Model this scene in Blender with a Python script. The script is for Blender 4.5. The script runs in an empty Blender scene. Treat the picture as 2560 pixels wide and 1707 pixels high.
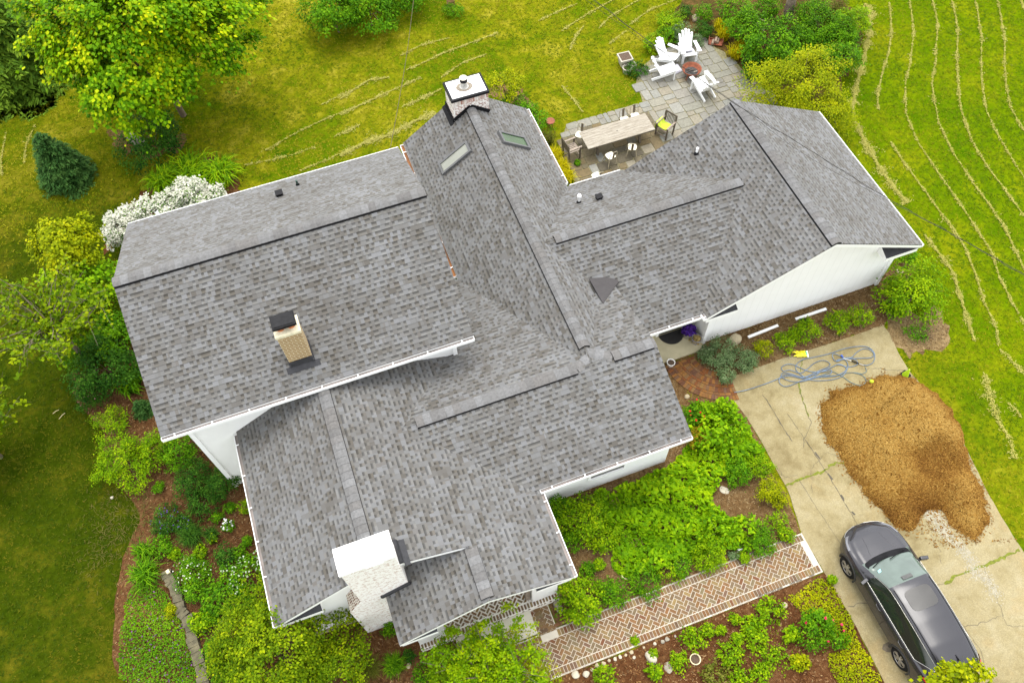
import bpy, math, random
import numpy as np
from mathutils import Vector, Matrix
# ---------------------------------------------------------------- camera, sky, sun, exposure
scn = bpy.context.scene
COL = scn.collection
S = 1.2822                                   # metres per survey unit
HC = 20.0 * S
F_PX, PIT, ROLL, YAW = 2056.163, 0.5356, -0.0543, -0.3025
W0, H0 = 2560, 1707
def cam_axes():
    cy, sy = math.cos(YAW), math.sin(YAW)
    R0 = np.array([cy, sy, 0.]); U0 = np.array([-sy, cy, 0.]); Z = np.array([0, 0, 1.])
    w = math.sin(PIT) * U0 - math.cos(PIT) * Z
    up = math.cos(PIT) * U0 + math.sin(PIT) * Z
    c, s = math.cos(ROLL), math.sin(ROLL)
    return c * R0 + s * up, -s * R0 + c * up, w
RX, UX, WX = cam_axes()
cam = bpy.data.cameras.new('camera'); cam_o = bpy.data.objects.new('camera', cam); COL.objects.link(cam_o)
cam.sensor_width = 36; cam.lens = F_PX / W0 * 36; cam.clip_end = 1000
M = Matrix.Identity(4)
for i in range(3):
    M[i][0], M[i][1], M[i][2] = RX[i], UX[i], -WX[i]
M[2][3] = HC
cam_o.matrix_world = M
scn.camera = cam_o
SUN_EL, SUN_AZ = math.radians(75), math.radians(20)      # azimuth from +Y towards +X
wd = bpy.data.worlds.new('World'); scn.world = wd; wd.use_nodes = True
nt = wd.node_tree; bg = nt.nodes['Background']
sky = nt.nodes.new('ShaderNodeTexSky'); sky.sky_type = 'NISHITA'; sky.sun_disc = False
sky.sun_elevation = SUN_EL; sky.sun_rotation = SUN_AZ
sky.air_density = 1.0; sky.dust_density = 1.5; sky.ozone_density = 0.6
hs = nt.nodes.new('ShaderNodeHueSaturation'); hs.inputs['Saturation'].default_value = 0.14
nt.links.new(sky.outputs[0], hs.inputs['Color']); nt.links.new(hs.outputs[0], bg.inputs[0])
bg.inputs[1].default_value = 0.15
sl = bpy.data.lights.new('sun', 'SUN'); sl.energy = 0.6; sl.angle = math.radians(40); sl.color = (1.0, 0.95, 0.86)
so = bpy.data.objects.new('sun', sl); COL.objects.link(so)
sd = Vector((math.sin(SUN_AZ) * math.cos(SUN_EL), math.cos(SUN_AZ) * math.cos(SUN_EL), math.sin(SUN_EL)))
so.rotation_euler = sd.to_track_quat('Z', 'Y').to_euler(); so.location = (0, 0, 60)
scn.view_settings.view_transform = 'Standard'; scn.view_settings.look = 'None'
scn.view_settings.exposure = 2.0; scn.view_settings.gamma = 1
# ---------------------------------------------------------------- survey helpers: photo position -> ground / plane point
OFF = {0: (0, 0, .91875), 1: (0, 0, 2.6133), 2: (850, 0, 2.7659), 3: (1660, 0, 2.6133), 4: (0, 550, 2.6133), 5: (850, 550, 2.6133),
       6: (1660, 550, 2.6133), 7: (0, 1107, 2.6133), 8: (850, 1107, 2.6133), 9: (1660, 1107, 2.6133), 10: (1530, 60, 6.5333),
       11: (1360, 260, 6.5333), 12: (1620, 780, 7.84), 13: (1900, 840, 5.6), 14: (820, 1300, 3.92), 15: (2080, 1300, 5.873),
       16: (2180, 1480, 6.907), 17: (1080, 160, 6.533), 18: (650, 750, 7.84), 19: (1650, 0, 4.4808)}
def ray(n, x, y):
    o = OFF[n]; px, py = o[0] + x / o[2], o[1] + y / o[2]
    return RX * (px - W0 / 2) / F_PX + UX * (H0 / 2 - py) / F_PX + WX
O0 = np.array([0, 0, HC])
def G(n, x, y, z=0.0):
    d = ray(n, x, y); return O0 + d * ((z - HC) / d[2])
def HIT(pl, n, x, y):
    a, b, c = pl; d = ray(n, x, y); return O0 + d * ((c - HC) / (a * d[0] + b * d[1] + d[2]))
def dist(P): return float((np.asarray(P) - O0) @ WX)
# ---------------------------------------------------------------- objects
def link(o, parent=None):
    COL.objects.link(o)
    if parent is not None: o.parent = parent
    return o
def tag(o, label=None, cat=None, group=None, kind=None):
    if label: o['label'] = label
    if cat: o['category'] = cat
    if group: o['group'] = group
    if kind: o['kind'] = kind
    return o
def thing(name, label, cat, loc=(0, 0, 0), rz=0.0, group=None):
    o = bpy.data.objects.new(name, None); o.empty_display_size = .2; link(o)
    o.location = tuple(map(float, loc)); o.rotation_euler = (0, 0, rz)
    return tag(o, label, cat, group)
def copy_tree(o, parent=None):
    c = o.copy(); COL.objects.link(c); c.parent = parent
    for ch in [x for x in bpy.data.objects if x.parent == o]: copy_tree(ch, c)
    return c
class MB:
    def __init__(s): s.v = []; s.f = []; s.m = []; s.uv = {}; s.sm = []; s.tf = None
    def add(s, vs, fs, m=0, smooth=False, uvs=None):
        b = len(s.v)
        for p in vs: s.v.append(tuple(p))
        for k, f in enumerate(fs):
            if uvs is not None: s.uv[len(s.f)] = uvs[k]
            s.f.append([b + i for i in f]); s.m.append(m); s.sm.append(smooth)
    def box(s, c, d, m=0, rz=0., rx=0., ry=0.):
        R = Matrix.Rotation(rz, 3, 'Z') @ Matrix.Rotation(ry, 3, 'Y') @ Matrix.Rotation(rx, 3, 'X')
        vs = []
        for k in range(8):
            q = Vector(((k & 1) - .5, ((k >> 1) & 1) - .5, ((k >> 2) & 1) - .5)); q = Vector((q.x * d[0], q.y * d[1], q.z * d[2]))
            vs.append(R @ q + Vector(tuple(map(float, c))))
        s.add(vs, [(0, 2, 3, 1), (4, 5, 7, 6), (0, 1, 5, 4), (2, 6, 7, 3), (0, 4, 6, 2), (1, 3, 7, 5)], m)
    def beam(s, a, b, w, h, m=0, up=(0, 0, 1)):
        a, b = Vector(tuple(map(float, a))), Vector(tuple(map(float, b))); d = (b - a).normalized(); u = Vector(up)
        if abs(d.dot(u)) > .98: u = Vector((0, 1, 0))
        x = d.cross(u).normalized(); y = x.cross(d).normalized()
        vs = [p + x * sx * w / 2 + y * sy * h / 2 for p in (a, b) for sx, sy in ((-1, -1), (1, -1), (1, 1), (-1, 1))]
        s.add(vs, [(0, 1, 2, 3), (7, 6, 5, 4), (0, 4, 5, 1), (1, 5, 6, 2), (2, 6, 7, 3), (3, 7, 4, 0)], m)
    def hexa(s, bot, top, m=0):
        n = len(bot)
        s.add(list(bot) + list(top), [tuple(range(n - 1, -1, -1)), tuple(range(n, 2 * n))] + [(i, (i + 1) % n, n + (i + 1) % n, n + i) for i in range(n)], m)
    def tube(s, pts, r, m=0, n=8, caps=True):
        pts = [Vector(tuple(map(float, p))) for p in pts]; rr = r if hasattr(r, '__len__') else [r] * len(pts)
        vs = []; px = None
        for i, p in enumerate(pts):
            d = (pts[min(i + 1, len(pts) - 1)] - pts[max(i - 1, 0)])
            d = d.normalized() if d.length > 1e-9 else Vector((0, 0, 1))
            if px is None: px = d.cross(Vector((0, 0, 1)) if abs(d.z) < .9 else Vector((0, 1, 0))).normalized()
            else:
                px = (px - d * px.dot(d)); px = px.normalized() if px.length > 1e-6 else d.orthogonal().normalized()
            py = d.cross(px)
            for k in range(n):
                a = 2 * math.pi * k / n; vs.append(p + (px * math.cos(a) + py * math.sin(a)) * rr[i])
        fs = [(i * n + k, i * n + (k + 1) % n, (i + 1) * n + (k + 1) % n, (i + 1) * n + k) for i in range(len(pts) - 1) for k in range(n)]
        s.add(vs, fs, m, True)
        if caps: s.add(vs[:n], [tuple(range(n - 1, -1, -1))], m); s.add(vs[-n:], [tuple(range(n))], m)
    def lathe(s, c, prof, m=0, n=24, smooth=True, sx=1., sy=1., caps=True):
        c = Vector(tuple(map(float, c))); vs = []
        for r, z in prof:
            for k in range(n):
                a = 2 * math.pi * k / n; vs.append(c + Vector((r * math.cos(a) * sx, r * math.sin(a) * sy, z)))
        fs = [(i * n + k, i * n + (k + 1) % n, (i + 1) * n + (k + 1) % n, (i + 1) * n + k) for i in range(len(prof) - 1) for k in range(n)]
        s.add(vs, fs, m, smooth)
        if caps and prof[0][0] > 1e-4: s.add(vs[:n], [tuple(range(n - 1, -1, -1))], m)
        if caps and prof[-1][0] > 1e-4: s.add(vs[-n:], [tuple(range(n))], m)
    def build(s, name, mats, parent=None, label=None):
        me = bpy.data.meshes.new(name); me.from_pydata(s.v, [], s.f); me.update()
        for mm in (mats if isinstance(mats, (list, tuple)) else [mats]): me.materials.append(mm)
        me.polygons.foreach_set('material_index', s.m); me.polygons.foreach_set('use_smooth', s.sm)
        uvl = me.uv_layers.new(name='UVMap'); co = s.v
        for p in me.polygons:
            cu = s.uv.get(p.index); n = p.normal; ax = 0 if abs(n.x) > max(abs(n.y), abs(n.z)) else (1 if abs(n.y) > abs(n.z) else 2)
            for k, li in enumerate(p.loop_indices):
                if cu is not None: uvl.data[li].uv = cu[k]
                else:
                    q = co[p.vertices[k]]; uvl.data[li].uv = (q[1], q[2]) if ax == 0 else ((q[0], q[2]) if ax == 1 else (q[0], q[1]))
        o = bpy.data.objects.new(name, me); link(o, parent)
        if label: o['label'] = label
        return o
def np_mesh(name, V, F, mats, parent=None, tint=None, midx=None, smooth=False):
    """V (N,3), F (M,k) uniform polygons -> one object; tint = per-vertex float"""
    me = bpy.data.meshes.new(name); V = np.ascontiguousarray(V, np.float32); F = np.ascontiguousarray(F, np.int32)
    k = F.shape[1]; me.vertices.add(len(V)); me.vertices.foreach_set('co', V.ravel())
    me.loops.add(F.size); me.loops.foreach_set('vertex_index', F.ravel())
    me.polygons.add(len(F)); me.polygons.foreach_set('loop_start', np.arange(0, F.size, k, dtype=np.int32))
    me.polygons.foreach_set('loop_total', np.full(len(F), k, np.int32))
    for mm in (mats if isinstance(mats, (list, tuple)) else [mats]): me.materials.append(mm)
    if midx is not None: me.polygons.foreach_set('material_index', np.asarray(midx, np.int32))
    if smooth: me.polygons.foreach_set('use_smooth', np.ones(len(F), bool))
    me.update(calc_edges=True)
    if tint is not None:
        a = me.attributes.new('tint', 'FLOAT', 'POINT'); a.data.foreach_set('value', np.asarray(tint, np.float32))
    o = bpy.data.objects.new(name, me); return link(o, parent)
# ---------------------------------------------------------------- materials
class NT:
    def __init__(s, name):
        s.m = bpy.data.materials.new(name); s.m.use_nodes = True; s.t = s.m.node_tree; s.n = s.t.nodes; s.b = s.n['Principled BSDF']
    def node(s, typ, **kw):
        n = s.n.new(typ)
        for k, v in kw.items(): setattr(n, k, v)
        return n
    def put(s, sock, v):
        if isinstance(v, bpy.types.NodeSocket): s.t.links.new(v, sock)
        elif v is not None: sock.default_value = v
    def math(s, op, a, b=None, c=None, clamp=False):
        n = s.node('ShaderNodeMath', operation=op); n.use_clamp = clamp
        s.put(n.inputs[0], a); s.put(n.inputs[1], b); s.put(n.inputs[2], c); return n.outputs[0]
    def noise(s, vec, scale, detail=4, rough=.55, dist=0.):
        n = s.node('ShaderNodeTexNoise'); s.put(n.inputs['Vector'], vec); n.inputs['Scale'].default_value = scale
        n.inputs['Detail'].default_value = detail; n.inputs['Roughness'].default_value = rough; n.inputs['Distortion'].default_value = dist
        return n.outputs[0]
    def white(s, x, y):
        cx = s.node('ShaderNodeCombineXYZ'); s.put(cx.inputs[0], x); s.put(cx.inputs[1], y)
        n = s.node('ShaderNodeTexWhiteNoise', noise_dimensions='2D'); s.put(n.inputs['Vector'], cx.outputs[0]); return n.outputs[0]
    def ramp(s, fac, stops, interp='LINEAR'):
        n = s.node('ShaderNodeValToRGB'); r = n.color_ramp; r.interpolation = interp
        while len(r.elements) < len(stops): r.elements.new(.5)
        for e, (p, c) in zip(r.elements, stops): e.position = p; e.color = (*c, 1) if len(c) == 3 else c
        s.put(n.inputs[0], fac); return n.outputs[0]
    def mix(s, fac, a, b, blend='MIX'):
        n = s.node('ShaderNodeMix', data_type='RGBA', blend_type=blend); s.put(n.inputs[0], fac)
        for i, v in ((6, a), (7, b)):
            if isinstance(v, tuple) and len(v) == 3: v = (*v, 1)
            s.put(n.inputs[i], v)
        return n.outputs[2]
    def coord(s, which='Object'): return s.node('ShaderNodeTexCoord').outputs[which]
    def bump(s, h, strength=.4, d=.02):
        n = s.node('ShaderNodeBump'); n.inputs['Strength'].default_value = strength; n.inputs['Distance'].default_value = d
        s.put(n.inputs['Height'], h); s.t.links.new(n.outputs[0], s.b.inputs['Normal'])
    def done(s, col, rough=.7, metal=0., spec=None):
        if isinstance(col, tuple): col = (*col, 1)
        s.put(s.b.inputs['Base Color'], col); s.put(s.b.inputs['Roughness'], rough); s.b.inputs['Metallic'].default_value = metal
        if spec is not None: s.b.inputs['Specular IOR Level'].default_value = spec
        return s.m
MATS = {}
def plain(name, c, rough=.6, metal=0., var=.12, scale=6., bump=0., spec=None):
    if name in MATS: return MATS[name]
    t = NT(name); n = t.noise(t.coord(), scale, 5)
    lo = tuple(max(0, x * (1 - var)) for x in c); hi = tuple(min(1, x * (1 + var)) for x in c)
    if bump: t.bump(n, bump, .02)
    MATS[name] = t.done(t.ramp(n, [(.3, lo), (.7, hi)]), rough, metal, spec); return MATS[name]
def leafmat(name, cols, rough=.55, trans=.25, cscale=0.0):
    """leaf colours chosen per leaf (island) and per spray (tint attribute)"""
    if name in MATS: return MATS[name]
    t = NT(name); g = t.node('ShaderNodeNewGeometry').outputs['Random Per Island']
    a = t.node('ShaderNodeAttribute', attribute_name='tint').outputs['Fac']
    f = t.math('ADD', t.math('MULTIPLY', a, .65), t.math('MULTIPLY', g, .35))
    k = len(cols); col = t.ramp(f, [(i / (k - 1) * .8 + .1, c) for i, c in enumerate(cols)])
    m = t.done(col, rough, 0, .04)
    tr = t.node('ShaderNodeBsdfTranslucent'); t.put(tr.inputs[0], col)
    mx = t.node('ShaderNodeMixShader'); mx.inputs[0].default_value = trans
    t.t.links.new(t.b.outputs[0], mx.inputs[1]); t.t.links.new(tr.outputs[0], mx.inputs[2])
    t.t.links.new(mx.outputs[0], t.n['Material Output'].inputs[0]); MATS[name] = m; return m
def island(name, cols, rough=.8, bump=0.):
    """one colour per brick, stone or chip"""
    if name in MATS: return MATS[name]
    t = NT(name); g = t.node('ShaderNodeNewGeometry').outputs['Random Per Island']; n = t.noise(t.coord(), 14, 5, .65)
    k = len(cols); c = t.ramp(g, [(i / max(1, k - 1), q) for i, q in enumerate(cols)])
    col = t.mix(.45, c, t.ramp(n, [(.25, (.25, .25, .25)), (.75, (.85, .85, .85))]), 'OVERLAY')
    if bump: t.bump(n, bump, .01)
    MATS[name] = t.done(col, rough, 0, .08); return MATS[name]
def shingle_mat():
    t = NT('asphalt_shingle'); uv = t.coord('UV'); sp = t.node('ShaderNodeSeparateXYZ'); t.put(sp.inputs[0], uv)
    u, v = sp.outputs[0], sp.outputs[1]; e = .1435
    vv = t.math('DIVIDE', v, e); row = t.math('FLOOR', vv); fv = t.math('FRACT', vv)
    u2 = t.math('ADD', t.math('DIVIDE', u, .108), t.math('MULTIPLY', t.white(row, 3.7), 37.))
    u2 = t.math('ADD', u2, t.math('MULTIPLY', t.math('SINE', t.math('MULTIPLY', u2, 1.3)), .30))
    cell = t.math('FLOOR', u2); r1 = t.white(cell, row); odd = t.math('MODULO', cell, 2.)
    gap = t.math('GREATER_THAN', t.math('ADD', odd, t.math('MULTIPLY', r1, .97)), 1.12); gap = t.math('MAXIMUM', gap, t.math('MULTIPLY', t.math('GREATER_THAN', r1, .955), t.math('SUBTRACT', 1., odd)))
    big = t.math('FLOOR', t.math('DIVIDE', u2, 3.3)); r2 = t.white(big, t.math('ADD', row, 91.3)); r3 = t.white(t.math('ADD', cell, 17.1), t.math('ADD', row, 5.5))
    tone = t.math('ADD', t.math('MULTIPLY', r2, .55), t.math('MULTIPLY', r3, .45))
    base = t.ramp(tone, [(.1, (0.0755, 0.0699, 0.0611)), (.33, (0.0983, 0.0948, 0.0888)), (.55, (0.1119, 0.1113, 0.1089)), (.8, (0.1338, 0.1352, 0.1375)), (.95, (.098, .091, .082))])
    pn = t.noise(uv, .55, 3); base = t.mix(.5, base, t.ramp(pn, [(.3, (.42, .41, .40)), (.7, (.58, .585, .59))]), 'OVERLAY')
    # recessed lower ply: printed dark granules, plus painted slot shade and lit lower edge
    sh = t.ramp(fv, [(.0, (1.10, 1.08, 1.03)), (.44, (1.06, 1.04, .99)), (.56, (.66, .65, .63)), (.97, (.40, .395, .385))])
    col = t.mix(gap, base, t.mix(1., base, sh, 'MULTIPLY'))
    gr = t.noise(uv, 160, 2, .7); col = t.mix(.35, col, t.ramp(gr, [(.3, (.38, .38, .38)), (.7, (.64, .64, .64))]), 'OVERLAY')
    h = t.math('SUBTRACT', 1., gap); t.bump(h, .3, .006)
    t.b.inputs['Sheen Weight'].default_value = .12; t.b.inputs['Sheen Roughness'].default_value = .5
    return t.done(col, .9, 0, .15)
def brick_mat(name, c1, c2, mortar, bw=.2, bh=.067, wash=0., msize=.012):
    t = NT(name); uv = t.coord('UV'); b = t.node('ShaderNodeTexBrick'); t.put(b.inputs['Vector'], uv)
    b.inputs['Scale'].default_value = 1; b.inputs['Brick Width'].default_value = bw; b.inputs['Row Height'].default_value = bh
    b.inputs['Mortar Size'].default_value = msize; b.inputs['Mortar Smooth'].default_value = .2; b.inputs['Bias'].default_value = 0
    b.inputs['Color1'].default_value = (*c1, 1); b.inputs['Color2'].default_value = (*c2, 1); b.inputs['Mortar'].default_value = (*mortar, 1)
    col = b.outputs[0]
    if wash:
        n = t.noise(uv, 9, 6, .7); f = t.ramp(n, [(.30 + .33 * wash, (1, 1, 1)), (.42 + .33 * wash, (0, 0, 0))])
        col = t.mix(f, col, mortar)
    n2 = t.noise(uv, 2.2, 4); col = t.mix(.3, col, t.ramp(n2, [(.3, (.4, .39, .37)), (.7, (.6, .6, .6))]), 'OVERLAY')
    t.bump(t.math('SUBTRACT', 1., b.outputs[1]), .5, .008); return t.done(col, .85)
M_SH = shingle_mat()
M_CAP = island('ridge_shingle', [(0.0997, 0.0960, 0.0921), (0.1254, 0.1245, 0.1235), (0.1111, 0.1055, 0.0997), (0.1425, 0.1425, 0.1425), (0.1187, 0.1168, 0.1140)], .9)
M_BUTT = plain('shingle_butt', (.05, .048, .046), .95, var=.2, scale=20)
M_WHITE = plain('white_paint', (.80, .80, .775), .5, var=.03, scale=1.5)
M_TRIM = plain('white_trim', (.82, .82, .80), .45, var=.02)
M_DARK = plain('dark_metal', (.012, .012, .013), .55, var=.2, spec=.12)
M_FLASH = plain('grey_flashing', (.035, .035, .038), .55, var=.2, spec=.15)
M_BLACK = plain('black_rubber', (.008, .008, .009), .7, var=.3, spec=.12)
M_GUTIN = plain('gutter_dirt', (.19, .165, .15), .9, var=.45, scale=1.2)
M_SOFFIT = plain('soffit_white', (.7, .7, .68), .6, var=.03)
M_CONC = plain('pale_concrete', (.44, .39, .25), .85, var=.12, scale=3, bump=.1)
M_WOOD = plain('weathered_wood', (.24, .195, .15), .8, var=.35, scale=18)
M_DWOOD = plain('dark_weathered_wood', (.085, .066, .045), .8, var=.35, scale=22)
# ================================================================ HOUSE
house = thing('house', 'white sprawling house with grey shingled gable roofs and three chimneys', 'house', (0, 12, 0))
house.location = (0, 0, 0)
u_ = lambda v: v * S
def PLN(a, b, c): return (a, b, c * S)          # plane  a x + b y + z = c  (metres)
a_x1, a_x2, a_yb, a_yr, a_yf, a_ze, a_zr = -5.0024, 2.0469, 15.6652, 12.6136, 9.4885, 4.074, 5.633
m_xl, m_xr, m_xm, m_yb, m_ze, m_zr = 2.4755, 6.353, 4.4459, 17.6652, 2.1562, 3.49
c_yr, c_yb, c_yf, c_ze, c_zr = 11.9159, 14.3715, 9.1613, 2.1177, 3.289
d_xm, d_xr, d_xl, d_yb, d_yf, d_ze, d_zr, d_zel = 11.2542, 14.3695, 8.0425, 14.2912, 8.9914, 2.1934, 3.7082, 2.1458
e_yr, e_yf, e_xr, e_zr, e_ze, e_yb = 8.1674, 6.0221, 6.0329, 3.4621, 2.7024, 10.3489
s_xl, s_xm, s_xr, s_yf, s_zr, s_ze, s_yfr = -3.7568, -1.4876, 2.3176, 5.1829, 3.9327, 2.6571, 3.9945
p_xm, p_xl, p_zr, p_ze = .4676, -1.51, 3.277, 2.4397
def pl_x(xa, za, xb, zb): k = (zb - za) / (xb - xa); return PLN(-k, 0, za - k * xa)
def pl_y(ya, za, yb, zb): k = (zb - za) / (yb - ya); return PLN(0, -k, za - k * ya)
P_ML, P_MR = pl_x(m_xl, m_ze, m_xm, m_zr), pl_x(m_xr, m_ze, m_xm, m_zr)
P_AF, P_AB = pl_y(a_yf, a_ze, a_yr, a_zr), pl_y(a_yb, a_ze, a_yr, a_zr)
P_CF, P_CB = pl_y(c_yf, c_ze, c_yr, c_zr), pl_y(c_yb, c_ze, c_yr, c_zr)
P_DL, P_DR = pl_x(d_xl, d_zel, d_xm, d_zr), pl_x(d_xr, d_ze, d_xm, d_zr)
P_EF, P_EB = pl_y(e_yf, e_ze, e_yr, e_zr), PLN(0, .309, 5.989)
P_EB = PLN(0, .309, e_zr + .309 * e_yr)
P_SL, P_SR = pl_x(s_xl, s_ze, s_xm, s_zr), pl_x(s_xr, s_ze, s_xm, s_zr)
P_PL = pl_x(p_xl, p_ze, p_xm, p_zr)
def zp(pl, x, y): return pl[2] - pl[0] * x - pl[1] * y
TH = .17
def slab(mb, pl, xy, skip=()):
    """roof slope over plan polygon xy (survey units, CCW); skip = edge indices left open (ridge)"""
    a, b, _ = pl; L = math.sqrt(1 + a * a + b * b)
    P = [(x * S, y * S, zp(pl, x * S, y * S)) for x, y in xy]; Q = [(x, y, z - TH) for x, y, z in P]
    if abs(a) > abs(b):
        sg = -1 if a > 0 else 1; vs = [sg * p[0] * L for p in P]; us = [p[1] for p in P]
    else:
        sg = -1 if b > 0 else 1; vs = [sg * p[1] * L for p in P]; us = [p[0] for p in P]
    v0 = min(vs); n = len(P)
    E_, TK = .1435, .011; N_ = Vector((a, b, 1)) / L; pts0 = [(us[i], vs[i] - v0, Vector(P[i])) for i in range(n)]
    def cut(pts, lim, s_):
        out = []
        for q in range(len(pts)):
            A, B = pts[q], pts[(q + 1) % len(pts)]; da, db = (A[1] - lim) * s_, (B[1] - lim) * s_
            if da >= 0: out.append(A)
            if (da >= 0) != (db >= 0): t = da / (da - db); out.append((A[0] + (B[0] - A[0]) * t, A[1] + (B[1] - A[1]) * t, A[2].lerp(B[2], t)))
        return out
    vmax = max(p[1] for p in pts0)
    for k in range(int(vmax / E_) + 1):          # overlapping courses: each one lifts at its butt edge
        c = cut(cut(pts0, k * E_, 1), (k + 1) * E_, -1)
        if len(c) < 3 or max(q[1] for q in c) - min(q[1] for q in c) < 1e-4: continue
        hgt = lambda q: TK * (1 - (q[1] / E_ - k))
        mb.add([q[2] + N_ * hgt(q) for q in c], [tuple(range(len(c)))], 0, False, [[(q[0] + 100, q[1] + 20 * E_ + (1e-4 if q[1] < k * E_ + .01 else -1e-4)) for q in c]])
        lo = [q for q in c if abs(q[1] - k * E_) < 1e-6]
        if len(lo) >= 2:
            lo.sort(key=lambda q: q[0]); A, B = lo[0][2], lo[-1][2]; mb.add([A, B, B + N_ * TK, A + N_ * TK], [(0, 1, 2, 3), (3, 2, 1, 0)][:1], 4)
    # drip edge course, then fascia board set slightly in
    for i in range(n):
        if i in skip: continue
        j = (i + 1) % n; z1 = .03
        mb.add([P[i], P[j], (P[j][0], P[j][1], P[j][2] - z1), (P[i][0], P[i][1], P[i][2] - z1)], [(3, 2, 1, 0)], 3)
        mb.add([(P[i][0], P[i][1], P[i][2] - z1), (P[j][0], P[j][1], P[j][2] - z1), Q[j], Q[i]], [(3, 2, 1, 0)], 1)
    mb.add(Q, [tuple(range(n - 1, -1, -1))], 2)
RM = [M_SH, M_TRIM, M_SOFFIT, M_FLASH, M_BUTT]
def roof(label, slopes):
    mb = MB()
    for pl, xy, sk in slopes: slab(mb, pl, xy, sk)
    return mb.build('roof', RM, house, label)
def rect(x0, x1, y0, y1): return [(x0, y0), (x1, y0), (x1, y1), (x0, y1)]
r_a = roof('two-storey gable roof carrying the tan brick chimney', [(P_AF, rect(a_x1, a_x2, a_yf, a_yr), (2,)), (P_AB, rect(a_x1, a_x2, a_yr, a_yb), (0,))])
r_m = roof('gable roof with two skylights', [(P_ML, rect(m_xl, m_xm, e_yr, m_yb), (1, 0)), (P_MR, rect(m_xm, m_xr, e_yr, m_yb), (3, 0))])
r_c = roof('low gable roof joining two wings', [(P_CF, [(4.6, c_yf), (8.06, c_yf), (10.75, c_yr), (4.6, c_yr)], (2,)), (P_CB, [(4.6, c_yr), (10.75, c_yr), (8.06, c_yb), (4.6, c_yb)], (0,))])
r_d = roof('gable roof of the right wing', [(P_DL, rect(d_xl, d_xm, d_yf, d_yb), (1,)), (P_DR, rect(d_xm, d_xr, d_yf, d_yb), (3,))])
r_e = roof('gable roof over the front wing', [(P_EF, [(-.3, e_yr), (s_xr, e_yf - .0), (s_xr, e_yf), (e_xr, e_yf), (e_xr, e_yr)][:1] + [(1.9, e_yf), (e_xr, e_yf), (e_xr, e_yr)], (3,)),
      (P_EB, [(-.3, e_yr), (e_xr, e_yr), (e_xr, e_yb), (5.2, e_yb), (4.446, 10.6), (4.446, 11.2), (2.4, 12.45), (1.72, 12.45)], (0,))])
r_s = roof('gable roof with the big white chimney', [(P_SL, rect(s_xl, s_xm, s_yf, 9.86), (1,)), (P_SR, [(s_xm, s_yf), (p_xm, s_yf), (p_xm, s_yfr), (s_xr, s_yfr), (s_xr, 9.86), (s_xm, 9.86)], (5, 1))])
r_p = roof('small porch roof', [(P_PL, rect(p_xl, p_xm, s_yfr, 5.42), (1,))])
# ---- ridge caps
def ridge_cap(roof_o, A, B, sa, sb, w=.165, step=.215, vented=True, drop=.0):
    """A,B world points of the ridge line (metres); sa,sb = slopes to the left / right of A->B"""
    rng = random.Random(int(abs(A[0] * 97 + A[1] * 31 + B[0]) * 10)); mb = MB()
    A, B = Vector(A), Vector(B); d = (B - A); L = math.hypot(d.x, d.y); h = Vector((d.x, d.y, 0)).normalized(); lt = Vector((-h.y, h.x, 0)); n = max(1, int(L / step)); zr = .065 if vented else .02
    if vented:
        for sg, sl_ in ((1, sa), (-1, sb)):
            for z0 in (0,):
                P = [A + lt * sg * w * 1.06 + Vector((0, 0, -w * 1.06 * sl_ - .02)), B + lt * sg * w * 1.06 + Vector((0, 0, -w * 1.06 * sl_ - .02))]
                U = [p + Vector((0, 0, zr + .006)) for p in P]; C0 = [A + Vector((0, 0, zr - w * sl_ * .36)), B + Vector((0, 0, zr - w * sl_ * .36))]
                mb.add([P[0], P[1], U[1], U[0]], [(0, 1, 2, 3), (3, 2, 1, 0)][:1], 1)
                mb.add([U[0], U[1], C0[1], C0[0]], [(0, 1, 2, 3)], 1)
        for Q in (A, B):
            mb.add([Q + lt * w + Vector((0, 0, -w * sa - .02)), Q + Vector((0, 0, -.02)), Q - lt * w + Vector((0, 0, -w * sb - .02)), Q - lt * w + Vector((0, 0, -w * sb + zr)), Q + Vector((0, 0, zr)), Q + lt * w + Vector((0, 0, -w * sa + zr))], [(0, 1, 2, 3, 4, 5)], 1)
    for i in range(n):
        t0, t1 = i / n, (i + 1.12) / n
        p, q = A + d * t0, A + d * min(t1, 1.0); up0, up1 = Vector((0, 0, zr + .016)), Vector((0, 0, zr + .004))
        vs = []
        for c, up in ((p, up0), (q, up1)):
            vs += [c + lt * w + Vector((0, 0, -w * sa)) + up, c + lt * w * .35 + Vector((0, 0, -w * sa * .30)) + up, c - lt * w * .35 + Vector((0, 0, -w * sb * .30)) + up, c - lt * w + Vector((0, 0, -w * sb)) + up]
        b0 = [vs[k] - Vector((0, 0, .02)) for k in range(4)]
        mb.add(vs + b0, [(0, 4, 5, 1), (1, 5, 6, 2), (2, 6, 7, 3), (8, 0, 1, 9), (9, 1, 2, 10), (10, 2, 3, 11)], 0)
    return mb.build('ridge_cap', [M_CAP, M_BLACK], roof_o)
def V3(x, y, z): return (x * S, y * S, z * S)
sA = P_AF[1] * -1; sM = -P_ML[0]; sC = -P_CF[1]; sD = -P_DL[0]; sE = -P_EF[1]; sS = -P_SL[0]; sP = -P_PL[0]; sSr = P_SR[0]
ridge_cap(r_a, V3(a_x1, a_yr, a_zr), V3(a_x2, a_yr, a_zr), sA, sA, .172)
ridge_cap(r_m, V3(m_xm, 8.62, m_zr), V3(m_xm, 16.95, m_zr), sM, sM, .172)
ridge_cap(r_c, V3(5.0, c_yr, c_zr), V3(10.3, c_yr, c_zr), sC, sC, .172)
ridge_cap(r_d, V3(d_xm, d_yf, d_zr), V3(d_xm, d_yb, d_zr), sD, -P_DR[0] * -1, .172)
ridge_cap(r_e, V3(.22, e_yr, e_zr), V3(4.05, e_yr, e_zr), .309, sE, .172)
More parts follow.
